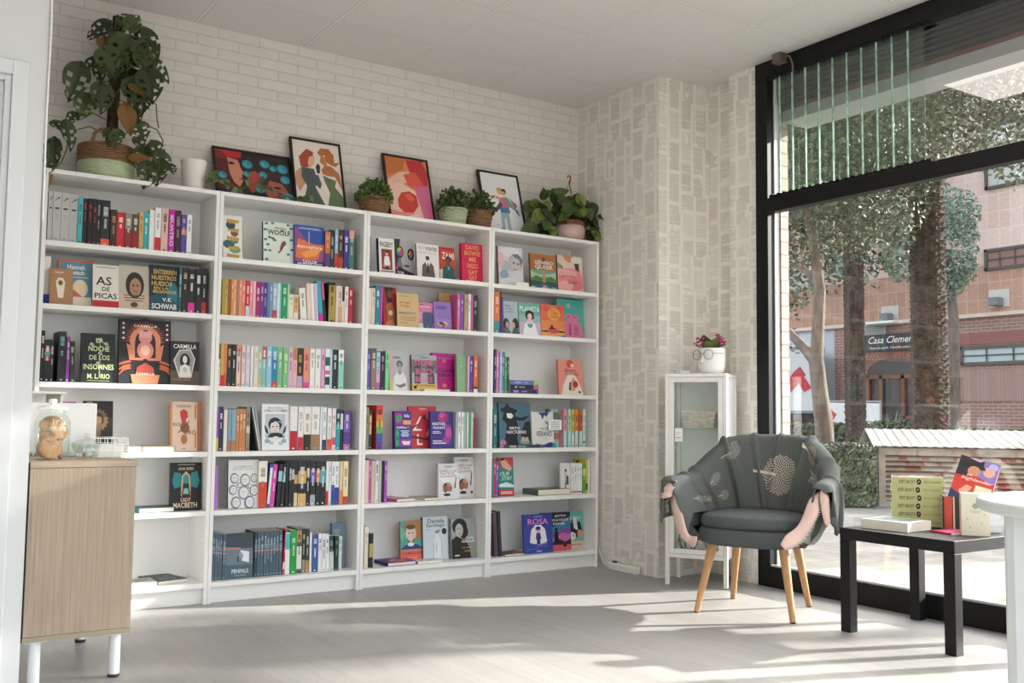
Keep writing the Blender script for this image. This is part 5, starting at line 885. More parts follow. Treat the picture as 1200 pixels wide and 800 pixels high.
face(1, 5, 'H', 146, 308, 474, '4a6170', 'slate blue cover with a dark street and white doorway', [('r', 0, .5, 1, 1, '39464f'), ('r', 0, .3, 1, .66, '6a7a84'), ('p', [(0, .7), (.55, .68), (.56, .64), (0, .65)], 'c0706a'), ('p', [(.56, .62), (.86, .58), (.86, .34), (.62, .38), (.5, .5)], 'dfe4e6'), ('p', [(.5, .5), (.56, .6), (.66, .5), (.6, .4)], '8f9aa0'), ('r', .44, .36, .48, .48, '1d2226'), ('r', 0, 0, 1, .3, '47606e'), T_('PENPALS', .54, .16, .6, .09, 'd4dce2'), T_('NOVELA GRÁFICA', .54, .07, .4, .03, 'b8c4cc')], Y=.045, T=.016, tilt=3)
spines(1, 5, 'H', ['312 329 466 30404a '+pen]+['%d %d %d 4a5f6c ' % (330+18.2*k, 347.6+18.2*k, 464-1*k)+pen for k in range(8)]+['477 490 456 b92a48 me8c8d0 b12-28-e0c8cc l3', '492 519 470 e3e6e4 b60-98-5ab4b8', '521 559 458 2a9a48 mc0e8c8', '560 589 446 5a6058 b10-60-e0dcd0 m2a2a2a b70-95-b08a6a', '592 610 448 2a2c2e b0-30-8a8c90 md8c890', '612 634 449 33343a b0-28-b8863c mc8ccd0', '636 649 470 e0e0de', '651 684 480 3c5ea0 mdfe6f2', '687 708 478 e4e4e4 m5a6a8a', '710 733 478 e4e4e4 m5a6a8a', '735 754 478 e6e6e6 m4a5a7a l-2', '757 781 490 28443f b0-55-c8d0c8 m8aa098 l-2', '783 804 490 203a34 m8aa098', '806 824 492 c3d2cf m5a7a78'], 705, Y=.05)
face(1, 5, 'H', 771, 845, 415, '6c8498', 'tall blue grey hardback standing half turned', blur(.4, .84, .5, 3, 'c8d2da', .012, .05), Y=.10, T=.028, tilt=2, spine='5f7ca0', hard=True)
# ---------------------------------------------------------------- third bookcase
spines(2, 0, 'I', ['70 80 98 4a5652'], 330, Y=.06)
face(2, 0, 'I', 240, 366, 122, '8f8f90', 'monochrome face with rainbow tinted round glasses', [('r', 0, 0, 1, 1, '78797b'), ('p', [(.2, 1), (1, 1), (1, 0), (.5, 0), (.3, .5)], 'b4b4b4'), ('p', [(0, 1), (.3, 1), (.2, .5), (0, .2)], '3a3a3c'), ('e', .26, .66, .2, .16, '1c1c1e'), ('e', .84, .62, .18, .16, '1c1c1e')]+[('p', [(.26, .66), (.26+.17*math.cos(a), .66+.13*math.sin(a)), (.26+.17*math.cos(a+.9), .66+.13*math.sin(a+.9))], c) for a, c in ((0, 'd84a4a'), (.9, 'e8a040'), (1.8, 'c8d050'), (2.7, '50b070'), (3.6, '4878c8'), (4.5, 'a050b0'), (5.4, 'd05090'))]+[('p', [(.84, .62), (.84+.15*math.cos(a), .62+.13*math.sin(a)), (.84+.15*math.cos(a+1.6), .62+.13*math.sin(a+1.6))], c) for a, c in ((0, 'd0405a'), (1.57, 'e09a40'), (3.14, '54b060'), (4.71, '7a50b0'))]+[('e', .6, .3, .16, .03, '4a4a4c'), ('p', [(0, 0), (1, 0), (1, .1), (0, .3)], '262628'), T_('TON', .26, .1, .34, .09, 'eeeeee'), ('e', .08, .23, .08, .04, 'c83a90')], Y=.12, T=.02, tilt=7)
face(2, 0, 'I', 133, 238, 116, 'e4e2e0', 'white cover with a standing figure on a red panel', [T_('PAGEBOY', .5, .83, .84, .15, '232325'), ('r', .16, .12, .84, .7, '8c2e2c'), ('e', .5, .58, .1, .07, 'd8a88c'), ('p', [(.3, .32), (.36, .5), (.64, .5), (.7, .32), (.66, .2), (.34, .2)], 'e6e2de'), ('p', [(.3, .34), (.26, .2), (.7, .16), (.72, .34), (.66, .26), (.4, .24)], 'd3a184'), ('p', [(.36, .12), (.38, .22), (.64, .22), (.66, .12)], '33302f'), ('e', .5, .63, .11, .04, '4a3226')]+blur(.5, .06, .86, 1, '3a3a3c', .03), Y=.07, T=.03, tilt=7, spine='222224')
face(2, 0, 'I', 538, 641, 172, 'c2422e', 'red cover with a man in a green jacket', [T_('ZAMI', .56, .74, .8, .2, 'ecdcd4'), ('e', .56, .62, .18, .11, '241f1f'), ('e', .56, .56, .13, .11, '6a4a3c'), ('p', [(.12, 0), (.2, .36), (.44, .48), (.68, .48), (.92, .36), (1, 0)], '1f5a58'), ('p', [(.48, .46), (.56, .36), (.64, .46), (.58, .3)], 'd8d4d0'), ('p', [(0, 0), (.14, 0), (.2, .34), (0, .3)], 'd8c8c0')]+blur(.5, .93, .8, 1, '3a1a1a', .02), Y=.085, T=.02, tilt=7)
face(2, 0, 'I', 386, 535, 152, 'e2dcd8', 'pale cover with a man in a grey suit', [T_('BILLY', .24, .88, .3, .1, 'b9aeb0'), T_('PORTER', .68, .86, .5, .11, '3c3a3c'), T_('SIN PROTECCIÓN', .5, .74, .8, .06, '9a8e90', .3), ('e', .48, .57, .09, .06, '6f4c3c'), ('e', .48, .61, .09, .03, '2a2422'), ('p', [(.2, 0), (.24, .36), (.4, .48), (.58, .48), (.74, .36), (.8, 0)], '57534f'), ('p', [(.38, .44), (.48, .28), (.6, .44), (.56, .49), (.42, .49)], 'e6e4e2'), ('p', [(.46, .44), (.5, .44), (.54, .16), (.48, .12), (.42, .16)], '262426'), ('e', .4, .3, .06, .05, '7a5444'), ('e', .58, .3, .06, .05, '7a5444')], Y=.05, T=.016, tilt=7, spine='5a4a4c')
face(2, 0, 'I', 690, 832, 150, 'd0174f', 'hot pink cover with stacked yellow lettering', [T_(s, .52, y, w, .12, c, 0) for s, y, w in (('DAVID', .90, .66), ('BOWIE', .75, .76), ('ME', .59, .34), ('HIZO', .42, .52), ('GAY', .26, .46), ('GAY', .12, .4)) for c in ('e7a35c',)]+[('r', .2, .03, .85, .045, 'f0d0c0')], Y=.06, T=.03, tilt=4, hard=False)
spines(2, 1, 'I', ['64 85 442 e2d6c6', '87 110 442 dccfc0 m9a8a7a', '113 143 426 2c8598 md8ecf0', '144 158 428 bd4aa4'], 683, Y=.05)
face(2, 1, 'I', 162, 252, 440, 'a62d30', 'red cover with a cropped dancing figure', [('p', [(.1, 1), (.8, 1), (.6, .8), (.7, .62), (.3, .6)], '33201e'), ('p', [(.2, .55), (.6, .62), (.9, .4), (.8, 0), (.2, 0), (.3, .3)], 'a5643c'), ('e', .5, .82, .2, .1, '7a4030'), ('e', .55, .35, .16, .06, 'ddc8b8'), ('p', [(.2, .1), (.7, .2), (.9, 0), (.1, 0)], 'c87f4c')], Y=.09, T=.02, tilt=6, spine='2a2422')
face(2, 1, 'I', 254, 400, 480, 'cdb07e', 'sand coloured cover with red and blue lines of lettering', [('r', .08, .9, .3, .915, '6a6a6a'), ('r', .34, .9, .55, .915, '6a6a6a')]+[T_(s, .38, y, w, .07, c) for s, y, w, c in (('amigo', .72, .5, 'c0463a'), ('amiga', .62, .42, 'c0463a'), ('amigue,', .4, .54, '7a7f86'))]+[T_('para cuanta', .48, .42, .8, .075, '6f7680')][:1]+blur(.5, .3, .8, 3, '8a7a5a', .015, .05)+blur(.3, .12, .4, 1, '8a7a5a'), Y=.055, T=.014, tilt=6, spine='3a3a3a')
face(2, 1, 'I', 399, 502, 542, 'cf7aa0', 'pink cover with a blue jeans back view', [('r', 0, .34, 1, .62, 'd890ae'), ('r', 0, 0, .4, .2, 'b9ccd8'), ('p', [(.24, .5), (.32, .64), (.9, .64), (.98, .5), (.94, .24), (.86, 0), (.64, 0), (.62, .2), (.56, 0), (.3, 0), (.26, .24)], '45597a'), ('r', .6, .18, .63, .62, '2f4060'), ('r', .1, .9, .34, .925, '4a2a3a'), ('r', .1, .82, .8, .86, 'e8c8d4')], Y=.07, T=.012, tilt=6)
face(2, 1, 'I', 502, 618, 540, '8f6fb8', 'violet cover with a brain drawing', [('e', .5, .2, .34, .1, 'c9a088'), ('e', .4, .22, .12, .06, '5a3a4a'), ('e', .56, .2, .12, .06, '6a4a50'), ('e', .66, .24, .1, .05, 'd8b098'), ('r', .46, .06, .56, .14, '6a4a50'), T_('SUCEDEN', .44, .83, .62, .05, '3a2a5a'), T_('EN MI MENTE', .42, .76, .6, .05, '3a2a5a')]+[('e', .15+.1*k, .35-.03*(k % 3), .05, .03, 'a78aca') for k in range(8)], Y=.06, T=.03, tilt=6)
face(2, 1, 'I', 538, 656, 480, 'b58f5c', 'tan cover half hidden behind the violet one', [('r', .3, .8, .6, .81, '8a6a40')], Y=.125, T=.016, tilt=4)
spines(2, 1, 'I', ['660 679 482 d26a9c me8c0d4', '682 706 482 7a4fa4 md0b8e4', '709 731 483 b59c78 m7a6a50', '733 749 483 e8e4e0 m9a9a98', '751 766 487 c8509a', '769 797 491 2a2a2a mc0c0bc'], 716, Y=.05)
spines(2, 2, 'J', ['57 79 86 5f56a8 mc8c4e4', '81 117 75 8d7a6e me0d0c4 b70-100-6a5a52', '119 143 100 a8cce0 b0-55-d8a8cc m5a8ab0 b0-20-c05aa8', '146 174 98 222830 me08ab8', '177 201 90 7fd09a m2a7a4a'], 345, Y=.05)
face(2, 2, 'J', 204, 342, 96, 'b4b7b8', 'grey cover with a smiling woman in white', [('r', 0, .3, .16, 1, 'dba0a4'), ('r', 0, 0, .2, .24, 'd8b878'), T_('visibles', .36, .84, .38, .07, '3a3a3c'), ('e', .5, .66, .15, .1, '4a4846'), ('e', .5, .62, .11, .1, '8f8a86'), ('e', .5, .57, .05, .012, 'e8e6e4'), ('p', [(.16, 0), (.22, .34), (.4, .48), (.62, .48), (.8, .34), (.88, 0)], 'dedede'), ('e', .5, .46, .1, .06, '9a948e'), ('p', [(.24, .16), (.5, .06), (.78, .12), (.76, .2), (.5, .14)], '7a736c')], Y=.09, T=.02, tilt=5)
face(2, 2, 'J', 490, 656, 110, 'b0157c', 'magenta cover with black title and orange flowers', [T_('Círculo', .56, .56, .62, .1, '23141e'), T_('Sáfico', .5, .44, .5, .1, '23141e'), ('e', .5, .8, .07, .04, 'd98a4a'), ('e', .5, .8, .03, .02, 'b0157c'), ('e', .5, .16, .08, .05, 'd98a4a'), ('e', .5, .16, .03, .02, 'b0157c'), ('r', .24, .86, .8, .868, 'e0a0c8'), ('r', .24, .3, .8, .308, '5a1040')], Y=.115, T=.022, tilt=4, hard=True)
face(2, 2, 'J', 355, 522, 122, 'a3a7ad', 'grey street cover with big pink lettering and yellow band', [('r', 0, .5, 1, .86, '6a6c70'), ('r', .1, .2, .34, .8, '4a4648'), ('r', .62, .2, .9, .74, '4f4b4c'), T_('STONE', .48, .78, .74, .17, 'd8609a'), T_('BUTCH', .52, .54, .74, .17, 'd8609a'), T_('BLUES', .48, .32, .68, .15, 'd8609a'), ('r', 0, 0, 1, .2, 'd2b060'), T_('LESLIE FEINBERG', .52, .15, .8, .05, '3a3426'), ('e', .12, .1, .07, .045, '2a2a28')]+blur(.5, .94, .4, 2, '4a5a68'), Y=.07, T=.022, tilt=5, spine='8a5a3c')
face(2, 2, 'J', 658, 728, 126, '86ab82', 'plain sage green cover', [('r', .25, .7, .55, .71, 'c8dcc4'), ('r', .2, .42, .6, .425, 'c8dcc4'), ('r', .3, .36, .7, .365, 'c8dcc4')], Y=.06, T=.024, tilt=3)
spines(2, 2, 'J', ['730 742 126 d8a8c0', '743 766 126 5a3f94 md0c8e8', '769 796 126 d8653c me8d8c8 b0-10-e8e4e0 b10-16-2a2a2a'], 357, Y=.05)
a, b = hit(*px('J', 442, 356), 1, .02), hit(*px('J', 612, 356), 1, .02); lying(2, 2, 'thin white book lying before the pink lettered cover, third shelf of third bookcase', b.x, .065, SHZ[2]+.0005, b.x-a.x, .045, .012, 180, 'dedcd8')
spines(2, 3, 'J', ['44 66 470 8f8a70 m5a5644', '69 87 492 23302e b40-90-b8864a me8e8e8'], 745, Y=.05)
spines(2, 3, 'J', ['118 160 456 d24038 b64-80-d9803c b50-64-d4b84a b36-50-5fa860 b16-36-3a5aa0 b0-16-6a3a94 m26262a nrainbow_striped'], 745, Y=.05)
face(2, 3, 'J', 335, 520, 464, 'c53a44', 'red cover with large white script letters', [T_('L', .3, .58, .34, .34, 'eee4e2', .5), T_('O', .72, .76, .16, .14, 'eee4e2'), T_('L', .38, .2, .2, .26, 'eee4e2'), T_('A', .74, .4, .22, .22, 'eee4e2'), ('p', [(.1, .5), (.4, .6), (.36, .56), (.1, .44)], '6a2228'), ('p', [(.5, .7), (.56, .8), (.6, .66)], '4a1a20'), ('p', [(.1, .3), (.9, .2), (.9, .16), (.1, .24)], '5a1f26')]+blur(.5, .94, .3, 2, 'eec8c8'), Y=.12, T=.02, tilt=5)
face(2, 3, 'J', 240, 355, 498, '4a2f86', 'comic cover of coloured panels with a green face', [('r', .06, .64, .46, .95, 'b0257c'), ('e', .26, .8, .17, .1, '2f9a5a'), ('r', .5, .78, .96, .95, '3a2f80'), T_('folks', .72, .88, .32, .09, 'e8e4f0'), ('r', .5, .64, .96, .76, 'd89a7a'), T_('visibles', .4, .57, .6, .07, 'e0d8f0'), ('e', .8, .57, .1, .05, '6a6a50'), ('r', .06, .06, .26, .5, '3aa070'), T_('a', .16, .28, .12, .1, '1f4a3a'), ('r', .3, .28, .96, .5, '2f4aa0'), ('r', .3, .06, .96, .26, '8a3a9a'), ('p', [(.4, .2), (.92, .2), (.84, .1), (.5, .1)], 'e8ded8')]+blur(.6, .46, .5, 4, 'e8e8f0', .02, .045), Y=.06, T=.028, tilt=4, spine='2c2a78')
face(2, 3, 'J', 482, 630, 499, '3c2f7c', 'violet cover with pink flower and white title', [('e', .56, .84, .22, .14, 'b8307a'), ('e', .5, .9, .1, .07, 'd04a90'), ('e', .7, .8, .1, .08, '8a2468'), ('p', [(.5, .7), (.9, .6), (.96, .3), (.8, .1), (.6, .34), (.7, .5)], '8a3a94'), ('e', .8, .42, .14, .14, 'c24a8a'), ('e', .66, .2, .14, .1, 'a03a88'), T_('KRISTAN', .36, .66, .56, .08, 'ece4f0'), T_('TRANSTÉ', .36, .56, .56, .08, 'ece4f0'), ('r', .08, .44, .4, .46, 'd8d0e8'), ('r', .08, .4, .46, .42, 'd8d0e8'), ('r', .08, .18, .5, .21, 'd8d0e8'), ('r', .08, .12, .66, .15, 'd8d0e8')], Y=.065, T=.024, tilt=4)
spines(2, 3, 'J', ['650 664 500 a8aeb0', '666 684 500 e4e4e2 m5a8a7a', '686 701 501 e6e6e6 m8a8a8a', '703 721 502 9ab0b0', '723 734 502 dcd6c4', '736 751 503 4aa470', '753 766 503 d0d4d4 m7a8a90', '768 784 540 8c3a36'], 738, Y=.05)
spines(2, 4, 'K', ['64 87 76 e2c8bc', '89 104 70 c04aa0 me8c0e0', '106 128 80 cbb8a0', '130 151 76 dfdfe0 m4a5a70', '153 169 78 b8b8b4', '171 186 80 222226', '187 205 81 a84ab8 mdcc0e4'], 328, Y=.05)
for x0, x1, yt, Y, lab in ((626, 770, 56, .12, 'white cover with tangled figures, the taller at the end'), (524, 650, 98, .06, 'white cover with tangled figures, the shorter before its twin')):
    face(2, 4, 'K', x0, x1, yt, 'd3d4d2', lab, [('p', [(0, .6), (.3, .8), (.8, .9), (1, .7), (1, .3), (.6, .5), (.3, .45)], 'e2e2e0'), T_('DOMESTICAR', .5, .79, .84, .06, 'a87a84'), T_('RASTROS', .46, .72, .66, .06, 'a87a84'), T_('ELEGANTES', .5, .64, .8, .06, 'a87a84'), ('e', .42, .34, .2, .12, '4a3028'), ('e', .34, .28, .12, .1, '8a5a44'), ('e', .56, .3, .12, .1, '9a6a50'), ('e', .5, .4, .1, .06, 'b58a70'), ('p', [(.78, .3), (.84, .3), (.9, .6), (.86, .62)], '3f3f42'), ('e', .42, .12, .18, .04, '3a3432')]+blur(.5, .92, .4, 2, '4a4a4a')+([('e', .86, .12, .06, .04, '8a2a3a')] if yt < 80 else []), Y=Y, T=.02, tilt=4)
a, b = hit(*px('K', 298, 325), 1, .03), hit(*px('K', 450, 325), 1, .03); lying(2, 4, 'pink covered book lying flat at the spine row, fifth shelf of third bookcase', a.x-.03, .03, SHZ[4]+.0005, .13, .2, .014, 16, 'a88a88', [('r', .1, .1, .9, .9, 'c08a98'), ('r', .2, .3, .8, .6, 'd8c0b8')], spine='b84a86')
a, b = hit(*px('K', 452, 320), 1, .04), hit(*px('K', 594, 320), 1, .04); lying(2, 4, 'cream covered book lying flat before the tangled figures, fifth shelf of third bookcase', a.x-.002, .055, SHZ[4]+.0005, .13, .18, .011, 3, 'c9bda4', [('r', .1, .1, .8, .8, 'b9a48a')], spine='d8ccb8')
spines(2, 5, 'K', ['60 84 490 e2d8c4 m9a8a6a', '90 116 532 20232a b30-70-b8a06a'], 745, Y=.04)
face(2, 5, 'K', 288, 434, 456, 'b5794a', 'teal and coral cover with a bearded man', [('r', 0, .28, 1, 1, '4aa89a'), ('p', [(.1, .9), (.4, 1), (.9, 1), (1, .8), (.8, .5), (.3, .6)], 'b07a48'), ('p', [(0, .9), (.2, .7), (.1, .5), (0, .6)], '6abcae'), ('e', .44, .68, .22, .22, 'd8c4b4'), ('e', .44, .54, .16, .1, '6a5a52'), ('e', .44, .6, .13, .12, 'd8c4b4'), ('e', .44, .85, .2, .06, '5a4a42'), ('e', .36, .7, .04, .014, '2a2422'), ('e', .53, .7, .04, .014, '2a2422'), ('p', [(.0, .3), (.2, .4), (.36, .44), (.54, .44), (.74, .4), (.96, .3)], '3a3f78'), ('e', .44, .42, .14, .05, 'e4e0dc'), ('r', 0, 0, 1, .28, 'dd6a58'), T_('UN HOMBRE DE VERDAD', .5, .2, .86, .05, '6a2040'), ('r', .3, .08, .7, .1, 'e8a090')], Y=.13, T=.02, tilt=4, spine='c06a3a')
face(2, 5, 'K', 428, 584, 430, 'c8d2d8', 'pale blue cover with a line drawn nude', [T_('Daniela', .52, .9, .66, .1, '5f6c74'), T_('Santiago', .5, .79, .76, .1, '5f6c74'), ('e', .56, .62, .1, .07, 'd8dee0'), ('p', [(.46, .66), (.66, .7), (.64, .62), (.5, .6)], '7f8c92'), ('p', [(.4, .05), (.42, .4), (.5, .54), (.62, .54), (.72, .4), (.74, .05)], 'dde3e6'), ('p', [(.40, .05), (.42, .4), (.435, .4), (.415, .05)], '8a979d'), ('p', [(.74, .05), (.72, .4), (.705, .4), (.725, .05)], '8a979d'), ('p', [(.5, .3), (.54, .44), (.545, .3), (.52, .1)], 'a5b0b6'), ('e', .84, .65, .1, .075, '33262c'), ('r', .1, .7, .3, .71, '8a979d')], Y=.11, T=.025, tilt=5, spine='4a5660', hard=True)
face(2, 5, 'K', 604, 758, 440, '8a9091', 'grey cover with a curly haired woman in black', [('r', 0, .5, 1, 1, '9aa2a4'), ('e', .34, .8, .3, .2, '221f1e'), ('e', .5, .66, .18, .18, '221f1e'), ('e', .32, .7, .16, .17, 'b3b0ac'), ('e', .26, .74, .03, .012, '2a2626'), ('e', .38, .74, .03, .012, '2a2626'), ('r', .27, .6, .37, .615, '6a5a58'), ('p', [(0, .0), (0, .46), (.2, .56), (.36, .5), (.6, .42), (.74, .2), (.76, 0)], '201e1d'), T_('Carla', .74, .5, .32, .07, 'e8e6e2'), T_('Antonelli', .66, .42, .52, .07, 'e8e6e2'), T_('La mujer', .66, .26, .48, .06, 'b89a5a'), T_('volcán', .7, .18, .4, .06, 'b89a5a'), ('r', .12, .06, .3, .09, 'd8d4cc')], Y=.085, T=.022, tilt=6)
a = hit(*px('K', 208, 742), 1, .025); b = hit(*px('K', 390, 738), 1, .025); lying(2, 5, 'purple and orange book lying flat before the bearded man, bottom shelf of third bookcase', a.x, .02, SHZ[5]+.0005, b.x-a.x, .16, .02, 2, '6a3f8a', [('p', [(.1, .2), (.5, .8), (.9, .6), (.6, .2)], 'b06a7a'), ('p', [(.3, .1), (.7, .5), (.95, .2)], 'd8925a'), ('e', .4, .5, .12, .1, 'c8b0d0')], spine='3a2a6a', hard=True)
a = hit(*px('K', 392, 728), 1, .035); b = hit(*px('K', 545, 722), 1, .035); lying(2, 5, 'white patterned book lying flat before the line drawn nude, bottom shelf of third bookcase', a.x+.004, .03, SHZ[5]+.0005, b.x-a.x, .1, .012, 0, 'd9d8d6', [('e', x, y, .06, .05, '8a8a8c') for x, y in ((.2, .3), (.4, .6), (.6, .3), (.8, .6), (.3, .8), (.7, .8), (.5, .15))], spine='c02a58')
# ---------------------------------------------------------------- corner bookcase
face(3, 0, 'L', 104, 269, 114, 'c9cad0', 'glossy grey cover with a man among soft circles', [('e', .5, .86, .46, .12, 'd8d9e0'), ('e', .3, .5, .22, .14, 'a9b6c2'), ('e', .66, .66, .24, .16, 'b0a9ac'), ('p', [(.4, .6), (.6, .8), (.9, .8), (1, .5), (.8, .34), (.5, .36)], 'bdb4b4'), ('p', [(.55, .82), (.8, .84), (1, .7), (.92, .5), (.84, .7), (.66, .74)], '6a6f7c'), ('e', .62, .6, .05, .02, '3a3c44'), ('e', .8, .58, .05, .02, '3a3c44'), ('r', .6, .42, .76, .44, '8a6a6c'), ('e', .22, .28, .18, .12, '8fa0b4'), ('e', .78, .28, .22, .14, 'c8ced4'), ('p', [(0, 0), (1, 0), (1, .12), (.5, .22), (0, .16)], 'd4d4d8'), ('e', .1, .66, .12, .2, 'd8b8b4')], Y=.06, T=.022, tilt=5, spine='8a4f44')
face(3, 0, 'L', 320, 488, 162, 'a56a3c', 'brown and green landscape cover with a mirrored figure', [('r', 0, 0, 1, .54, '7fa8a4'), ('r', 0, .32, 1, .5, 'a8bc9a'), ('p', [(0, .5), (.3, .42), (.7, .44), (1, .5), (1, .54), (0, .54)], '6a9a8a'), ('p', [(0, .28), (.2, .38), (.5, .32), (.8, .38), (1, .3), (1, .22), (0, .2)], '4f7a3e'), ('r', 0, .08, 1, .22, '2f4f56'), ('p', [(.2, .1), (.5, .2), (.8, .08), (.9, 0), (.1, 0)], '3f6068'), ('p', [(.46, .2), (.58, .2), (.57, .56), (.47, .56)], 'b08a64'), ('p', [(.44, .56), (.6, .56), (.58, .86), (.48, .86)], '3a3430'), ('e', .53, .88, .05, .04, '6a4a34'), T_('GÉNERO', .53, .77, .74, .13, 'e6e2d8'), T_('QUEER', .53, .62, .72, .13, 'e6e2d8'), ('p', [(.34, 0), (.5, .12), (.56, .12), (.74, 0)], 'b89a80')], Y=.06, T=.018, tilt=5, spine='7a5a34')
face(3, 0, 'L', 500, 669, 173, 'e0b2a4', 'pink ruffled dress cover with handwritten title', [('p', [(.0, 1), (.0, .7), (.3, .62), (1, .6), (1, 1)], 'd9c3b2'), ('p', [(.2, 1), (.7, 1), (.62, .86), (.46, .8), (.3, .88)], 'c88a66'), ('p', [(.66, .84), (.84, .86), (.86, .52), (.72, .56)], '3a3e3e'), ('e', .74, .9, .2, .1, 'cfd8cc'), ('e', .5, .36, .5, .3, 'dd8a8a'), ('e', .4, .5, .36, .12, 'e6a3a0'), ('e', .6, .2, .4, .16, 'd87a80'), ('e', .3, .16, .3, .14, 'e6a8a4'), T_('gender', .44, .42, .62, .1, '6a3238', .3), T_('queer', .58, .24, .4, .09, '6a3238', .3), ('p', [(0, .8), (.2, .7), (.24, .6), (0, .64)], '8a8a70')], Y=.06, T=.016, tilt=5, spine='5a4a44')
def placard(label, u, t, x0, x1, z, y0, y1, Y, lines):
    a, b = hit(*px(z, x0, y1), 1, Y), hit(*px(z, x1, y1), 1, Y); h = abs(hit(*px(z, x0, y0), 1, Y).z-hit(*px(z, x0, y1), 1, Y).z); w = b.x-a.x
    zb = max(SHZ[t]+.0006, hit(*px(z, x0, y1), 1, Y).z); o = MB(); P = lambda x, y, e: (w*x, -e, h*y)
    o.box((0, 0, 0), (w, .001, h), M('ebebe8', .6)); o.box((0, .001, 0), (w, .02, .001), M('ebebe8', .6)); art(o, blur(.5, .8, .8, lines, '8a8a90', .05, .16), P, .0003); o = o.build('card'); o.location = (a.x, Y, zb); tag(o, label, 'card'); return o
placard('small white card leaning before the glossy grey cover, top shelf of corner bookcase', 3, 0, 228, 312, 'L', 345, 372, .022, 0)
spines(3, 1, 'L', ['80 116 410 dd7a44 b0-30-3a90a0 mf0d8c8', '118 127 412 6a2a3a', '128 138 447 5a4fa4'], 678, Y=.05)
face(3, 1, 'L', 498, 686, 465, '58b0a4', 'turquoise cover with two pink embracing figures', [('e', .44, .56, .14, .08, 'd87aa0'), ('e', .66, .54, .14, .08, 'd87aa0'), ('p', [(.2, 0), (.24, .4), (.4, .52), (.54, .46), (.7, .5), (.86, .4), (.98, .1), (.98, 0)], 'd97aa4'), ('p', [(.4, .1), (.44, .38), (.5, .38), (.5, .08)], 'a84a78'), ('p', [(.6, .1), (.62, .36), (.8, .3), (.74, .1)], 'c8628e'), T_('15.', .44, .84, .16, .1, 'd8ece4'), ('e', .4, .56, .03, .02, '8a3a5a'), ('e', .64, .55, .03, .02, '8a3a5a')], Y=.115, T=.022, tilt=5, hard=True)
face(3, 1, 'L', 140, 240, 476, 'b0bcc4', 'grey blue cover with two women turned to each other', [T_('Todo', .3, .86, .34, .07, '4a5f7a'), T_('lo que', .36, .77, .4, .06, '4a5f7a'), T_('no puedo', .4, .68, .5, .06, '4a5f7a'), ('e', .16, .3, .2, .18, '3a2c2a'), ('e', .22, .28, .1, .1, 'c8a08a'), ('e', .76, .3, .22, .2, '35292a'), ('e', .64, .28, .1, .1, 'd0a890'), ('p', [(0, 0), (0, .16), (.3, .18), (.5, 0)], '6a6f74'), ('p', [(.5, 0), (.6, .18), (.9, .2), (1, 0)], '4f5a5c')], Y=.07, T=.016, tilt=5)
face(3, 1, 'L', 241, 385, 489, '6fae9e', 'mint cover with a girl in white folding hands', [('r', 0, 0, 1, .4, 'c9b0c8'), ('r', 0, .4, 1, .62, '9ab4b4'), T_('PLANETA', .52, .82, .92, .15, 'dcece6'), ('e', .5, .64, .2, .14, '23262c'), ('p', [(.28, .6), (.36, .5), (.64, .5), (.72, .6), (.7, .52), (.5, .7)], '23262c'), ('e', .5, .58, .11, .1, 'e3bcb8'), ('p', [(.14, 0), (.26, .34), (.44, .48), (.56, .48), (.74, .34), (.86, 0)], 'ecedee'), ('e', .5, .32, .13, .09, '5aa294'), ('e', .5, .42, .16, .07, 'e2c0c8')], Y=.06, T=.016, tilt=6)
face(3, 1, 'L', 388, 545, 499, 'd65a4e', 'red to orange sunset cover with a round title', [('r', 0, .5, 1, .8, 'da6a4c'), ('r', 0, .2, 1, .5, 'dd8a4e'), ('r', 0, 0, 1, .22, 'e0a860'), ('e', .56, .7, .27, .2, 'e3a548'), T_('tan', .5, .82, .2, .05, 'c0483c'), T_('COMO', .56, .73, .4, .08, 'c0483c'), T_('TIGRE', .56, .62, .4, .08, 'c0483c'), ('p', [(0, .18), (.3, .2), (.4, .32), (.46, .4), (.5, .3), (.7, .2), (1, .18), (1, .14), (0, .14)], '33201f'), ('p', [(.2, .2), (.5, .24), (.8, .2), (.6, .1), (.4, .1)], 'd24a5a'), ('p', [(.6, 0), (1, .06), (1, 0)], '2a2022')]+blur(.5, .93, .4, 1, 'e8c8a0'), Y=.055, T=.014, tilt=6)
spines(3, 2, 'M', ['77 92 80 3d2f66 mb8b0d8', '93 112 85 d87fae mf0d0e4', '114 132 97 9cb8d8 me6ecf4', '133 151 99 56707e mc8d4d8 l0', '152 166 130 3f9a6c mc8e8d4', '167 181 134 2c4c42 mb0c8bc'], 364, Y=.05)
for i, (y0, y1, c, lab, e_) in enumerate(((342, 370, '4a2f6c', 'navy violet book lowest of the lying pile of three', '2a2f5a'), (313, 341, '25272f', 'black book in the middle of the lying pile of three', 'c86aa0'), (283, 312, '6a72b8', 'blue violet book topmost of the lying pile of three', 'a8c86a'))):
    a, b = hit(*px('M', 186, 360), 1, .05), hit(*px('M', 376, 360), 1, .05); r = lying(3, 2, lab+', third shelf of corner bookcase', b.x+.002*i, .05, SHZ[2]+.0006+i*.0268, .14, b.x-a.x, .0262, 90, c, [('r', 0, 0, 1, 1, c)], group='books lying in a pile of three', marks='b8b8d0', bands=[(0, 18, e_)])
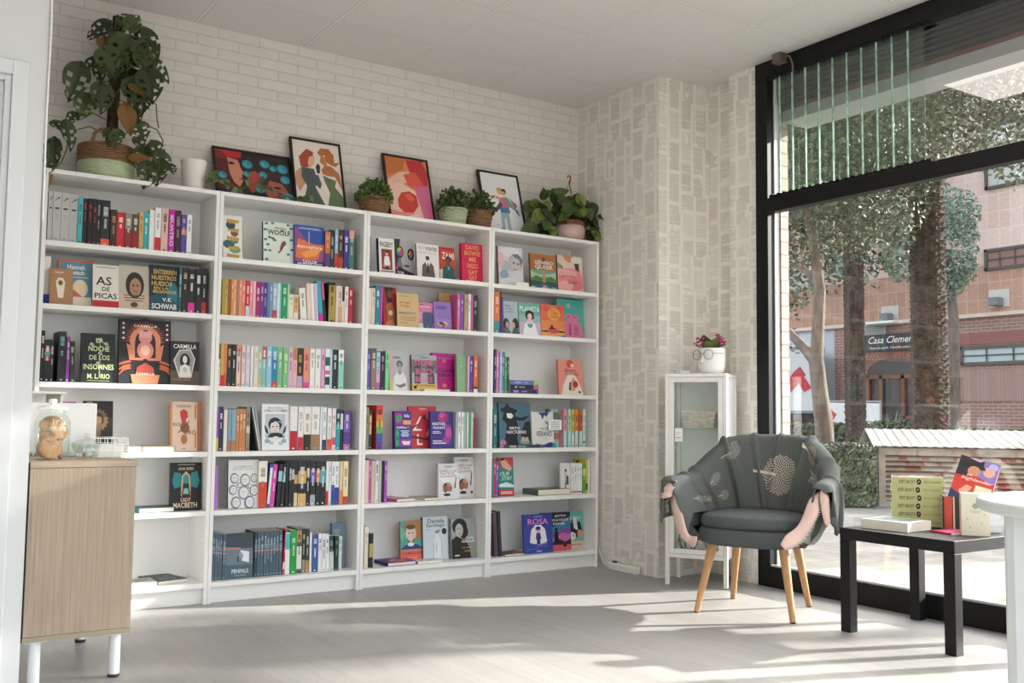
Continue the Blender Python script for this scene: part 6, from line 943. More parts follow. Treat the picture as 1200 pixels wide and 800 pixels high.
face(3, 2, 'M', 506, 668, 154, 'df9080', 'coral cover with a white gowned pair', [('p', [(.34, .9), (.42, .98), (.56, .98), (.66, .9), (.6, .78), (.4, .78)], 'cf4a2e'), ('p', [(.1, 0), (.2, .3), (.4, .6), (.62, .6), (.8, .4), (.96, .1), (.98, 0)], 'e9ded2'), ('e', .58, .84, .08, .06, 'e6c8b4'), ('p', [(.46, .1), (.5, .4), (.62, .52), (.7, .4), (.66, .12)], 'c9a890'), ('e', .68, .3, .11, .1, 'b8352c'), ('p', [(.4, .14), (.44, .36), (.5, .36), (.48, .12)], '4a302c'), T_('Amor', .48, .7, .5, .12, '4a2a28', .3), T_('robado', .54, .6, .56, .09, '4a2a28', .3), ('e', .84, .08, .05, .035, '3a3a3a')], Y=.07, T=.018, tilt=5, spine='c87868')
spines(3, 3, 'M', ['72 98 482 2f6f78 mc8dcd8'], 735, Y=.05)
face(3, 3, 'M', 109, 318, 441, '4c6f80', 'blue night cover with a black witch silhouette', [('p', [(.04, .86), (.2, .9), (.26, 1), (.34, .9), (.58, .84), (.56, .78), (.3, .76), (.06, .8)], '1b1d22'), ('p', [(.16, .8), (.5, .8), (.52, .66), (.6, .5), (.56, .2), (.6, 0), (.1, 0), (.2, .3), (.24, .52), (.1, .62)], '1b1d22'), ('p', [(.24, .76), (.4, .76), (.46, .7), (.38, .64), (.26, .66)], 'e6e8ea'), ('p', [(.5, .7), (.7, .66), (.98, .72), (.8, .6), (.55, .6)], '1b1d22'), ('p', [(.74, .42), (.82, .56), (.98, .6), (1, .1), (.7, .05), (.68, .3)], '22262c'), T_('GRITO', .48, .43, .34, .06, 'eceae6'), T_('NOCTURNO', .54, .34, .62, .07, 'eceae6'), ('e', .1, .1, .1, .08, 'b87aa8'), ('e', .8, .12, .16, .06, '7aa89a'), ('e', .74, .18, .06, .06, 'd8a088'), ('e', .86, .18, .06, .05, 'c8b08a')], Y=.07, T=.022, tilt=5, hard=True)
face(3, 3, 'M', 328, 474, 503, 'dadad8', 'white cover with dark blue ink splashes', [('p', [(.3, .98), (.8, 1), (.7, .86), (.6, .92), (.5, .78), (.44, .9)], '3a3f80'), ('p', [(.56, .76), (.74, .7), (.8, .62), (.68, .68)], '54599a'), T_('AQUEL', .56, .52, .38, .09, '7a7f90'), T_('VERANO', .54, .38, .72, .15, '4a4f60'), ('p', [(0, .04), (.2, .1), (.5, .06), (.8, .14), (1, .12), (1, 0), (0, 0)], '3b4286'), ('r', .4, .24, .7, .25, '9a9aa8')], Y=.06, T=.018, tilt=5)
face(3, 3, 'M', 434, 545, 482, '2f6f58', 'dark green cover behind the white ink splash cover', [('r', .2, 0, 1, 1, 'a9b8b0'), ('e', .5, .8, .3, .12, '5f8f70'), ('r', .1, 0, 1, .42, '9fc0bc'), ('r', .3, .2, .5, .36, 'b85a4a'), ('r', .54, .2, .72, .36, 'c87a4a'), ('r', .76, .2, .96, .36, 'c8a04a')], Y=.10, T=.014, tilt=3)
nb = 'b0-42-b5d6d6 m3a3f44'
spines(3, 3, 'M', ['547 567 482 d89aa4 '+nb, '573 592 482 b8d8c0 '+nb, '597 616 482 d4c06a '+nb, '622 642 482 d8904a '+nb, '648 668 482 d0653c '+nb, '673 692 484 c3d8cc b10-16-3a9a8a m8aa0a0'], 725, Y=.05)
placard('handwritten white note card on the pastel row, fourth shelf of corner bookcase', 3, 3, 446, 532, 'M', 552, 620, .045, 5)
a, b = hit(*px('M', 200, 735), 1, .022), hit(*px('M', 405, 735), 1, .022); lying(3, 3, 'dark slate spined book lying before the witch cover, fourth shelf of corner bookcase', b.x, .017, SHZ[3]+.0005, .045, b.x-a.x+.06, .018, 90, '4a4f54', marks='d8d8d8', spine='3c4146')
o = MB().box((0, 0, 0), (.022, .012, .026), M('2aa890', .5)).build('tape_roll_box', bevel=.001); o.location = (hit(*px('M', 474, 730), 1, .03).x, .025, SHZ[3]+.0005); tag(o, 'tiny turquoise box before the pastel row, fourth shelf of corner bookcase', 'box')
spines(3, 4, 'N', ['62 72 100 4a8a90', '73 85 95 c93a5a mf0c8d0', '87 101 110 7a5ab0 md8c8ec'], 333, Y=.05)
face(3, 4, 'N', 98, 192, 86, '2f7f78', 'red and teal cover with a reclining dark haired figure', [('r', 0, .74, 1, 1, 'c0483c'), ('e', .3, .88, .22, .1, '2a2020'), ('p', [(.1, .9), (.5, .94), (.9, .72), (.8, .64), (.3, .74)], 'd8a890'), T_('OUR', .4, .58, .6, .1, 'e4f0ea', .3), T_('STORY', .55, .46, .7, .1, 'e4f0ea', .3), ('p', [(.0, .3), (.5, .36), (1, .28), (1, .22), (0, .24)], 'cfe4de'), ('r', 0, 0, 1, .16, 'b83a34')]+blur(.5, .1, .8, 2, 'f0d8d0', .02, .04), Y=.075, T=.016, tilt=5)
a = hit(*px('N', 312, 300), 1, .05); b = hit(*px('N', 552, 316), 1, .05); lying(3, 4, 'thick grey hardback lying flat and alone, fifth shelf of corner bookcase', a.x+.03, .03, SHZ[4]+.0005, b.x-a.x-.03, .15, .036, 4, '6f706e', [('r', .1, .1, .9, .9, '7c7d7a')], spine='5d5e5c', hard=True)
face(3, 4, 'N', 576, 664, 90, 'b8a63a', 'mustard cover with a dark haired head behind the white row', [('e', .5, .84, .3, .12, '2a2620'), ('e', .5, .8, .16, .08, 'c8a088'), ('r', .8, 0, 1, 1, '3a3a34')], Y=.12, T=.014, tilt=3)
face(3, 4, 'N', 487, 553, 120, 'dedcd8', 'white cover with two standing figures', [('e', .5, .76, .1, .05, '4a3a34'), ('p', [(.36, .4), (.4, .72), (.6, .72), (.62, .4)], 'c8b8ac'), ('p', [(.5, .3), (.56, .6), (.74, .58), (.76, .3)], '5a4a48'), ('r', .4, .1, .5, .4, '6a5a54')], Y=.06, T=.008, tilt=4)
spines(3, 4, 'N', ['556 573 120 e4e4e4 b4-9-c0484a m9a9aa0', '574 591 121 e6e6e6 b4-9-c0484a m9a9aa0', '592 609 122 e4e4e4 b4-9-c0484a m9a9aa0', '610 626 122 e6e6e6 b4-9-c0484a m9a9aa0', '628 648 122 4f9a3a b60-80-c8d85a md8e8b0', '649 660 100 c9c24a b10-30-3a3a34', '662 675 92 e0ded8', '677 686 94 7a7068'], 302, Y=.05)
face(3, 5, 'N', 478, 655, 424, '6ab5aa', 'turquoise comic cover with a sulking dark haired boy', [('r', 0, 0, 1, .2, 'd8b8a4'), ('p', [(.4, .7), (.86, .72), (.96, .4), (.7, .3), (.4, .36)], '23262a'), ('r', .5, .66, .56, .84, '33373a'), ('p', [(.56, .82), (.7, .82), (.76, .5), (.6, .5)], 'd8d8d4'), ('e', .52, .42, .22, .14, '1d1f22'), ('e', .5, .34, .17, .11, 'dfdcd8'), ('e', .44, .35, .03, .02, '1d1f22'), ('e', .57, .35, .03, .02, '1d1f22'), ('e', .84, .4, .12, .1, 'd88a80'), T_('HEY!', .66, .82, .4, .08, 'eae6de'), T_('MANGA', .6, .11, .6, .05, '6a4a3a')], Y=.105, T=.016, tilt=4)
face(3, 5, 'N', 366, 548, 430, '2a2838', 'dark cover with a lone silhouette under a violet night sky', [('p', [(.3, .6), (.6, .7), (1, .9), (1, .5), (.3, .4)], '3a7a9a'), ('p', [(.3, .4), (.7, .56), (1, .62), (1, .36), (.3, .3)], '7a4fa0'), ('p', [(.3, .3), (.7, .46), (1, .4), (1, .2), (.3, .2)], 'c868a4'), ('p', [(.3, .2), (.6, .3), (.8, .22), (1, .3), (1, .12), (.3, .12)], '2f2440'), ('e', .5, .56, .05, .04, '17161c'), ('p', [(.42, .2), (.44, .48), (.5, .54), (.56, .48), (.58, .2)], '17161c'), ('r', 0, 0, 1, .15, 'd0565e'), T_('JOYA', .66, .9, .4, .07, 'e0e4e8'), T_('EN LA NOCHE', .64, .8, .6, .06, 'e0e4e8'), T_('FAVOR', .6, .7, .4, .06, 'e0e4e8'), ('e', .78, .13, .06, .05, '2a1a20')], Y=.078, T=.018, tilt=5)
face(3, 5, 'N', 255, 435, 440, '3a4aa0', 'blue cover with white haired figure and pink title', [('r', 0, .7, 1, 1, '35439a'), ('p', [(.2, .28), (.26, .6), (.4, .72), (.6, .72), (.74, .6), (.8, .28), (.66, .24), (.34, .24)], 'e9e6ee'), ('e', .5, .6, .09, .07, 'e6b0b4'), ('e', .5, .635, .09, .05, '2a3070'), ('p', [(.4, .36), (.44, .52), (.56, .52), (.6, .36)], '2d3a86'), ('r', .44, .24, .56, .37, '232c66'), ('p', [(.1, .26), (.4, .22), (.8, .24), (.8, .18), (.3, .2)], 'b887c0'), ('p', [(0, .3), (.2, .26), (.5, .2), (1, .24), (1, 0), (0, 0)], '33469c'), ('r', .1, .1, .5, .11, '7a86c8'), ('r', .4, .16, .9, .17, '7a86c8'), T_('ROSA', .5, .81, .7, .15, 'e58ab4'), ('r', .34, .93, .66, .94, 'c8d0f0'), ('r', .42, .04, .6, .06, 'e0e4f4')], Y=.05, T=.014, tilt=5)
spines(3, 5, 'N', ['80 102 430 5f4a52 l-4', '105 124 420 2e333c l-4'], 708, Y=.05)
a = hit(*px('N', 160, 705), 1, .04); b = hit(*px('N', 296, 696), 1, .04); lying(3, 5, 'thin dark orange book lying flat beside the leaning pair, bottom shelf of corner bookcase', a.x-.02, .04, SHZ[5]+.0005, b.x-a.x+.02, .13, .009, 6, '5a4a4a', [('p', [(.4, .1), (.9, .2), (.95, .6), (.6, .5)], 'b87a4a'), ('r', .1, .4, .4, .9, '3f3a44')], spine='c0587a')
# ---------------------------------------------------------------- books on the black side table
tz = .4503
def stack():
    W, L, T = .16, .215, .0362
    
    for i in range(6):
        lab = ('topmost', 'second', 'third', 'fourth', 'fifth', 'lowest')[5-i]+' of six lime green books stacked on the black side table'
        r = thing('book', lab, 'book', (0, 0, 0), 0, 'lime green books on the side table'); bookgeo(r, W, L, T-.0004, 'b0b07c', 'b4b47e', None, (), None, None)
        # spine faces the room, lettering upside down
        c = Vector((2.48, -2.03, tz+i*T+.0002)); jx = brng.uniform(-.003, .003)
        e1 = Vector((.60, -.80, 0)).normalized(); e2 = Vector((-e1.y, e1.x, 0))   # e1 along the spine to the viewer's right, e2 away
        m = Matrix((( e2.x, 0, e1.x), (e2.y, 0, e1.y), (0, -1, 0))).to_4x4()
        # local x (across) -> e2, local z (tall) -> e1, local y (thick) -> down
        r.matrix_world = Matrix.Translation(c+e1*jx+Vector((0, 0, T-.0004))) @ m
        q = MB(); SPn = lambda x, y, e: (-.0004-e, (T-.0004)*(1-y), L*x); q2 = lambda x, y, e: SPn(1-x, 1-y, e)
        art(q, [T_('LOVE LEX', .72, .5, .32, .42, '26281c'), ('e', .48, .5, .045, .36, '1c1e18'), ('p', [(.46, .5), (.475, .35), (.51, .68), (.475, .48)], 'd8dca8'), T_('NANDO LOPEZ', .22, .5, .34, .3, '8a9048')], q2, .0002, .0001); q.build('spine_print', r)
        if i == 5:
            q = MB(); P = lambda x, y, e: (W*x, -e, L*y)
            art(q, [('r', .02, .02, .98, .98, '3c4038'), ('p', [(.1, .1), (.9, .2), (.8, .8), (.3, .9)], 'b85a48'), ('p', [(.3, .3), (.7, .4), (.6, .7)], 'd8c8b8')], P, .0003, .0001); q.build('cover_print', r)
stack()
def stack2():
    W, L, T = .15, .205, .0205
    for i in range(7):
        lab = ('topmost', 'second', 'third', 'fourth', 'fifth', 'sixth', 'lowest')[6-i]+' of seven black books with red marks stacked on the black side table'
        r = thing('book', lab, 'book', (0, 0, 0), 0, 'black books on the side table'); bookgeo(r, W, .1, T-.0003, '222022', None, None, [(8, 40, 'b5402e'), (44, 50, 'd8b8a8'), (70, 82, 'e0dcd8')])
        e1 = Vector((.62, -.78, 0)).normalized(); e2 = Vector((-e1.y, e1.x, 0)); m = Matrix(((e2.x, 0, e1.x), (e2.y, 0, e1.y), (0, -1, 0))).to_4x4(); c = Vector((2.548, -2.235, tz+i*T+.0002))
        r.matrix_world = Matrix.Translation(c+Vector((0, 0, T-.0003))) @ m
stack2()
def highlander():
    # cover leaning back on top of the black stack
    H_ = .225; W = .165; e1 = Vector((.62, -.78, 0)).normalized(); e2 = Vector((-e1.y, e1.x, 0)); th = R(34)
    r = thing('book', 'red cover with a hat wearing figure leaning on top of the black book stack', 'book', (0, 0, 0), 0)
    up = e2*math.sin(th)+Vector((0, 0, math.cos(th))); up = (up+e1*.34).normalized(); ex = (e1-up*e1.dot(up)).normalized(); ny = up.cross(ex)
    m = Matrix(((ex.x, ny.x, up.x), (ex.y, ny.y, up.y), (ex.z, ny.z, up.z))).to_4x4(); r.matrix_world = Matrix.Translation(Vector((2.568, -2.25, tz+7*.0205+.004))) @ m
    bookgeo(r, W, H_, .045, 'b8372c', 'c8c8cc', [('r', 0, .55, .5, 1, '2a2430'), ('p', [(.5, .6), (.5, 1), (1, 1), (1, .5)], '8a74b4'), ('e', .78, .76, .15, .12, 'd8a890'), ('e', .85, .9, .12, .08, 'b8b0d0'), ('p', [(.0, .84), (.3, .9), (.36, 1), (.6, .98), (.62, .86), (.7, .78), (.4, .74), (.05, .76)], '1f1a1c'), ('e', .42, .7, .16, .12, 'c88a68'), ('p', [(.2, .98), (.34, 1), (.6, .99), (.5, .94)], 'd8a0c8'), ('p', [(0, 0), (0, .5), (.4, .6), (.8, .54), (1, .46), (1, 0)], 'c23a2c'), ('p', [(.2, .2), (.34, .36), (.5, .34), (.4, .16), (.24, .12)], 'd8a080'), ('p', [(0, 0), (0, .2), (.3, .1), (.4, 0)], '2a2f5a'), T_('highlander', .56, .5, .78, .1, 'f0e4dc', .2), T_('mi', .34, .6, .12, .05, 'f0e4dc'), ('p', [(.56, .06), (.56, .4), (.96, .4), (.96, .06)], 'dcd4b8'), ('p', [(.58, .06), (.58, .24), (.94, .24), (.94, .06)], 'c9bf7c'), ('p', [(.54, -.0), (.54, .07), (.9, .07), (.9, .0)], 'c8308c')])
highlander()
def cream_box():
    t = thing('gift_book', 'cream covered book standing beside the black book stack on the side table', 'book', tuple(hit(1127, 627, 2, tz+.0004)), math.atan2(-.78, .62))
    bookgeo(t, .11, .175, .06, 'ddd6c0', 'd8d0b8', [('e', .5, .7, .12, .07, '9aa08a'), ('r', .3, .58, .7, .59, '8a8f80'), ('r', .34, .54, .66, .55, '8a8f80')]+[('e', x, y, .03, .02, 'a8ad98') for x, y in ((.2, .4), (.7, .3), (.3, .2), (.8, .5))])
cream_box()
def pale_stack():
    e1 = Vector((.62, -.78, 0)).normalized(); e2 = Vector((-e1.y, e1.x, 0)); m = Matrix(((e2.x, 0, e1.x), (e2.y, 0, e1.y), (0, -1, 0))).to_4x4()
    for i in range(4):
        r = thing('book', ('topmost', 'second', 'third', 'lowest')[3-i]+' of four pale blue edged books stacked behind the cream book', 'book', (0, 0, 0), 0, 'pale books on the side table'); bookgeo(r, .1, .09, .0245, 'b8c4d4', 'cfd6de'); r.matrix_world = Matrix.Translation(Vector((2.60, -2.37, tz+.025*i+.0247))) @ m
pale_stack()
A_, B_ = hit(1009, 618, 2, tz+.0004), hit(1064, 624, 2, tz+.0004)
o_ = lying(None, None, 'thick white edged picture book lying flat before the lime green stack', A_.x, A_.y, tz+.0004, (B_-A_).length, .19, .040, math.degrees(math.atan2(B_.y-A_.y, B_.x-A_.x)), 'd9dcd8', [('p', [(.05, .1), (.9, .2), (.8, .9), (.2, .8)], '7f948c'), ('p', [(.2, .3), (.6, .3), (.5, .7)], '9fb0a0')], group='loose books on the side table')
p_ = lying(None, None, 'thin bright pink booklet lying flat before the black book stack', 2.375, -2.385, tz+.0004, .14, .12, .008, -14, 'c2266c', [('p', [(.1, .2), (.5, .3), (.9, .8), (.3, .9)], 'd85a94'), ('e', .6, .5, .15, .1, '8a2a50')], group='loose books on the side table')
# ================================================================== the street
GZ = -.03
pav = None
def street():
    m, nt = newmat('worn_pavement'); v = coords(nt, 'xy')
    b = nd(nt, 'ShaderNodeTexBrick', {'Vector': v, 'Color1': lrgb('97948f'), 'Color2': lrgb('8a8782'), 'Mortar': lrgb('716e69'), 'Scale': 1, 'Mortar Size': .006, 'Brick Width': .2, 'Row Height': .2})
    n = nd(nt, 'ShaderNodeTexNoise', {'Vector': v, 'Scale': 3, 'Detail': 8}); n2 = nd(nt, 'ShaderNodeTexNoise', {'Vector': v, 'Scale': 1.3, 'Detail': 5})
    c = mixc(nt, 1.0, b.outputs[0], ramp(nt, n.outputs[0], [(.3, (.72, .72, .7, 1)), (.7, (1.05, 1.04, 1.02, 1))]), 'MULTIPLY')
    c = mixc(nt, ramp(nt, n2.outputs[0], [(.60, (0, 0, 0, 1)), (.68, (1, 1, 1, 1))]), c, lrgb('62624a'))
    fin(nt, principled(nt, c, .85, b.outputs['Fac'], -.3, .003))
    pv = MB().box((2.87, BACK-.11, GZ-.1), (24, 40, GZ), m); pv.box((-16, -36, GZ-.1), (24, BACK-.12, GZ), m); struct(pv.build('pavement'))
    # outside of the shop front: sunlit brick pier, lintel, roller shutter box
    pm = mat_brick('cream_brick_pier', 'yz', .3, .075, .006, 'b5a696', 'a99988', '85796e', off=(.1, 0, 0)); pm2 = mat_brick('cream_brick_pier_side', 'xz', .16, .075, .006, 'b5a598', 'a8978a', '857a70')
    p = MB(); p.poly([(2.98, WY0-.012, GZ), (3.045, WY0-.012, GZ), (3.045, WY0-.012, 3.3), (2.98, WY0-.012, 3.3)], pm2)
    p.poly([(3.045, WY0-.012, GZ), (3.045, 1.5, GZ), (3.045, 1.5, 3.3), (3.045, WY0-.012, 3.3)], pm)
    p.box((2.985, WY0-.011, GZ), (3.044, 1.5, 3.3), pm)
    struct(p.build('wall_outer_pier'))
    r = MB(); dk = M('2b2d2b', .5)
    r.box((2.97, WY1, 2.745), (3.2, WY0-.02, 3.3), dk)
    for i in range(9): r.tube([(2.968, WY1, 2.77+.03*i), (2.968, WY0-.02, 2.77+.03*i)], .012, dk, 6)
    struct(r.build('shutter_box', smooth=40))
    l = MB(); l.box((2.985, WY1, 2.72), (3.21, WY0-.02, 2.744), M('6d4640', .6)); l.box((2.99, WY1, 2.655), (3.21, WY0-.02, 2.72), M('9a9c9a', .6)); struct(l.build('trim_1'))
    struct(MB().box((2.88, WY1-2, 3.0), (3.2, 1.5, 7.5), pm).build('wall_upper_front'))
street()
FX = 21.0
def facade():
    lb = mat_brick('pink_tile_facade', 'yz', .28, .42, .012, 'd6bdb2', 'ccb1a5', 'dccbc2', nz=.15, frq=.0)
    ob = mat_brick('orange_tile_band', 'yz', .28, .42, .012, 'b58e7b', 'a9826f', 'bda294', nz=.2, frq=.0)
    rb = mat_brick('red_brick_base', 'yz', .25, .08, .012, '8f6a60', '845f56', 'a58f85', nz=.15)
    pk = mat_brick('ribbed_brick_panel', 'yz', .06, 1.2, .01, 'a08078', '98786f', '846a62', nz=.1, frq=0)
    f = MB()
    zl, zb = 3.42, 4.62
    f.box((FX, 1.0, GZ), (FX+.5, 12.9, zl), rb); f.box((FX-.02, 1.0, zl), (FX+.5, 30, zb), ob); f.box((FX, 1.0, zb), (FX+.5, 30, 11.5), lb)
    f.box((FX+.05, 12.9, GZ), (FX+.5, 30, zl), M('aab2b6', .6))
    struct(f.build('facade'))
    tr = MB().box((FX-.12, 1.0, zl-.05), (FX, 30, zl+.04), M('c7b3a6', .7)); struct(tr.build('trim_2'))
    # ribbed panel and ground floor window
    y0 = hit(1128, 450, 0, FX).y; z1 = hit(1160, 405, 0, FX).z; z0 = hit(1160, 427, 0, FX).z
    g = MB().box((FX-.03, 2, hit(1120, 470, 0, FX).z), (FX, y0+.2, z0-.1), pk); g.box((FX-.035, 2, z1+.05), (FX, y0+.3, z1+.32), M('835049', .8)); struct(g.build('trim_3'))
    def win(name, ya, yb, za, zb_, nb, lab, shut=None):
        w = bpy.data.objects.new(name, None); COL.objects.link(w); w.location = (FX, 0, 0); struct(w, lab, 'window')
        fm = M('4a4642', .6); q = MB()
        for a, b in (((-.08, yb, za), (.02, ya, za+.07)), ((-.08, yb, zb_-.07), (.02, ya, zb_)), ((-.08, yb, za), (.02, yb+.07, zb_)), ((-.08, ya-.07, za), (.02, ya, zb_))): q.box(a, b, fm)
        struct(q.build('window_frame', w))
        struct(MB().box((-.03, yb+.06, za+.06), (-.01, ya-.06, zb_-.06), shut or M('9fb0b2', .2)).build('window_pane', w))
        q = MB()
        for i in range(1, nb): y = yb+(ya-yb)*i/nb; q.box((-.07, y-.015, za), (-.05, y+.015, zb_), fm)
        q.box((-.07, yb, (za+zb_)/2-.015), (-.05, ya, (za+zb_)/2+.015), fm)
        struct(q.build('window_bars', w))
    win('window_2', y0, 3.2, z0, z1, 9, 'barred ground floor window in red brick across the street')
    a = hit(1155, 293, 0, FX); win('window_3', a.y, 3.2, hit(1155, 318, 0, FX).z, a.z, 14, 'barred upper window over the orange band across the street', M('8a6a60', .7))
    a = hit(1155, 200, 0, FX); win('window_4', hit(1156, 230, 0, FX).y, 3.2, hit(1156, 228, 0, FX).z+.1, hit(1156, 190, 0, FX).z+.9, 4, 'high window with pale blind across the street', M('b3b4b0', .5))
    # entrance under the round arch
    ya, yb = hit(1018, 480, 0, FX).y, hit(1078, 480, 0, FX).y; zc = hit(1045, 419, 0, FX).z; d = bpy.data.objects.new('door_2', None); COL.objects.link(d); d.location = (FX, 0, 0); struct(d, 'arched wooden shop entrance across the street', 'door')
    cy, hw = (ya+yb)/2, abs(ya-yb)/2; br = M('8d5a45', .8); wd = M('6b3f2a', .5); q = MB()
    for i in range(26):
        t = math.pi*(.1+.8*i/25); t2 = t+.05; rr0, rr1 = hw*1.05, hw*1.05+.38; ez = .55
        pts = [(cy+rr*math.cos(tt), zc-.45+rr*math.sin(tt)*ez+(0 if rr == rr0 else .12)) for rr, tt in ((rr0, t), (rr1, t), (rr1, t2), (rr0, t2))]
        q.poly([(-.04, y, z) for y, z in pts][::-1], br)
    struct(q.build('door_arch', d))
    n = MB(); n.poly([(-.02, cy+hw*1.05*math.cos(math.pi*i/20), zc-.45+hw*1.05*math.sin(math.pi*i/20)*.55) for i in range(21)]+[(-.02, cy-hw*1.05, GZ), (-.02, cy+hw*1.05, GZ)], M('2c2422', .3)); struct(n.build('door_opening', d))
    q = MB()
    for fy in (-1, -.45, .42, .95): q.box((-.1, cy+hw*fy-.05, GZ), (-.03, cy+hw*fy+.05, zc-.45), wd)
    q.box((-.1, cy-hw, zc-.55), (-.03, cy+hw, zc-.45), wd); q.box((-.1, cy-hw, .9), (-.03, cy-hw*.45, 1.0), wd); q.box((-.06, cy-hw, GZ), (-.03, cy+hw, .45), M('7a3a30', .6)); struct(q.build('door_frame', d))
    # sign board
    za, zb2 = hit(1045, 391, 0, FX).z, hit(1045, 411, 0, FX).z; y0s, y1s = hit(1011, 400, 0, FX).y, hit(1088, 400, 0, FX).y
    t = thing('shop_sign', 'black shop sign with white script lettering above the arched entrance', 'sign', (FX-.06, (y0s+y1s)/2, (za+zb2)/2)); hh, ww = (za-zb2)/2, (y0s-y1s)/2
    MB().box((-.03, -ww, -hh), (.06, ww, hh), M('17181c', .5)).build('board', t)
    q = MB(); P = lambda x, y, e: (-.03-e, ww-x*2*ww, -hh+y*2*hh)
    art(q, [('t', 'Casa Clemente', .52, .66, .78, .40, 'e9e6df', .35), ('t', 'Venta de paella  Comidas para llevar', .5, .18, .72, .17, 'c9c6c0')], P, .004, .001); q.build('lettering', t)
    v = hit(1027, 386, 0, FX); t = thing('wall_vent', 'small grey wall vent above the black shop sign', 'vent', (FX-.06, v.y, v.z))
    MB().box((-.02, -.33, -.15), (.06, .33, .15), M('9fa09c', .5)).build('frame', t); q = MB()
    for i in range(7): q.box((-.03, -.28, -.12+.036*i), (-.02, .28, -.105+.036*i), M('5c5f5e', .5))
    q.build('slat', t)
    for u, vv, lab in ((1044, 372, 'grey floodlight on the facade over the shop sign'), (1172, 354, 'grey security camera on the facade over the barred window')):
        p = hit(u, vv, 0, FX); t = thing('wall_lamp' if u < 1100 else 'security_camera', lab, 'lamp' if u < 1100 else 'camera', (FX-.02, p.y, p.z))
        MB().box((-.3, -.12, -.1), (-.02, .12, .1), M('6c7072', .5)).build('body', t, bevel=.02); MB().box((-.03, -.25, -.12), (.02, .25, .3), M('b9b7b0', .6)).build('bracket', t)
    p = hit(1043, 379, 0, FX); t = thing('canopy_light', 'flat white lamp shade projecting over the shop sign', 'lamp', (FX-.02, p.y, p.z)); MB().box((-.5, -.45, -.04), (0, .45, .03), M('dcdcd6', .4)).build('shade', t, bevel=.02); MB().box((-.5, -.1, .03), (0, .1, .06), M('9a9a96', .4)).build('bracket', t)
facade()
# ------------------------------------------------------------------ vented metal box
def kiosk():
    K = hit(1030, 592, 2, GZ); L, D, Hh = 5.2, 2.0, .64; K = K-Vector((.075, .06, 0))
    t = thing('vent_housing', 'rusty louvred metal ventilation housing with pale sheet roof in the street', 'vent housing', (K.x, K.y, GZ), R(-49))
    pm = noisy('a3978b', '7f6757', 6, 'xyz', (1, 1, 1), .7, .2, .003, 6, lo=.5, hi=.75); dk = M('3a322c', .8); rf = noisy('aaa59c', '857f76', 3, 'xyz', (1, 1, 1), .6, .2, lo=.4, hi=.8)
    f = MB(); w = .07
    for x in (0, L/3, 2*L/3, L-w): f.box((x, 0, 0), (x+w, .06, Hh), pm)
    f.box((w, .005, Hh-.08), (L-w, .055, Hh), pm); f.box((w, .005, 0), (L-w, .055, .06), pm)
    for y in (.06, D-.06): f.box((0, y, 0), (.06, y+.06, Hh), pm)
    f.box((0, .1, Hh-.08), (.05, D, Hh), pm); f.build('frame', t)
    MB().box((.03, .07, .0), (L-.03, D-.03, Hh-.02), dk).build('body', t)
    q = MB()
    for i in range(9):
        z = .07+.054*i; q.poly([(w, .0, z), (L-w, .0, z), (L-w, .07, z+.045), (w, .07, z+.045)], pm)
        q.poly([(0, .12, z), (0, D-.06, z), (.05, D-.06, z+.045), (.05, .12, z+.045)], pm)
    q.build('louvre', t, solid=.006)
    g = MB(); n = 52
    def rs(x, y): return Hh+.015+.17*y/(D*.55) if y < D*.55 else Hh+.185-.17*(y-D*.55)/(D*.45)
    for i in range(n):
        a, b = -.06+(L+.12)*i/n, -.06+(L+.12)*(i+.42)/n; c = -.06+(L+.12)*(i+1)/n
        for xa, xb, dz in ((a, b, .006), (b, c, 0)):
            for ya, yb in ((-.06, D*.55), (D*.55, D+.05)): g.poly([(xa, ya, rs(xa, max(ya, 0))+dz), (xb, ya, rs(xb, max(ya, 0))+dz), (xb, yb, rs(xb, yb)+dz), (xa, yb, rs(xa, yb)+dz)], rf)
    g.build('roof', t, solid=.008)
    s = MB(); rd = M('9c5346', .7); rng = random.Random(5)
    for cx in (.25, .5, .85, 1.15, 1.4):
        for k in range(7):
            x, z = cx+rng.uniform(-.1, .1), .12+rng.uniform(0, .42); i = int((z-.07)/.054); z = .07+.054*i+.008; wd = rng.uniform(.03, .1)
            s.poly([(x, -.004, z), (x+wd, -.004, z), (x+wd, .05, z+.034), (x, .05, z+.034)], rd)
    s.build('graffiti_marking', t)
kiosk()
# ------------------------------------------------------------------ plants of the street
def leaves(mb, blobs, n, size, mats, rng, asp=.45):
    tot = sum(b[3]*b[4]*b[5] for b in blobs)
    for b in blobs:
        for k in range(int(n*b[3]*b[4]*b[5]/tot)):
            while True:
                d = Vector((rng.uniform(-1, 1), rng.uniform(-1, 1), rng.uniform(-1, 1)))
                if .15 < d.length < 1: break
            d *= d.length**-.45 if d.length > .3 else 1
            p = Vector((b[0]+d.x*b[3], b[1]+d.y*b[4], b[2]+d.z*b[5]))
            a = Vector((rng.gauss(0, 1), rng.gauss(0, 1), rng.gauss(0, .7))).normalized(); c = a.cross(Vector((rng.gauss(0, 1), rng.gauss(0, 1), rng.gauss(0, 1)))).normalized()
            s = size*rng.uniform(.6, 1.3)
            mb.poly([p-a*s, p+c*s*asp, p+a*s, p-c*s*asp], rng.choice(mats))
gr = [M(c, .6) for c in ('3f4834', '4c553d', '5e664d', '353d2d', '6d7558')]
hg = [M(c, .6) for c in ('3d4735', '4d5840', '323c2c', '606b50', '717a5c')]
sv = [M(c, .6) for c in ('6b8272', '7f9583', '5a7163', '90a390')]
bark = noisy('7b7066', '5c534c', 12, 'xyz', (1, 1, .3), .9, .6, .01); palmb = noisy('55483e', '383029', 10, 'xyz', (1, 1, .7), .9, .8, .02)
rng = random.Random(3)
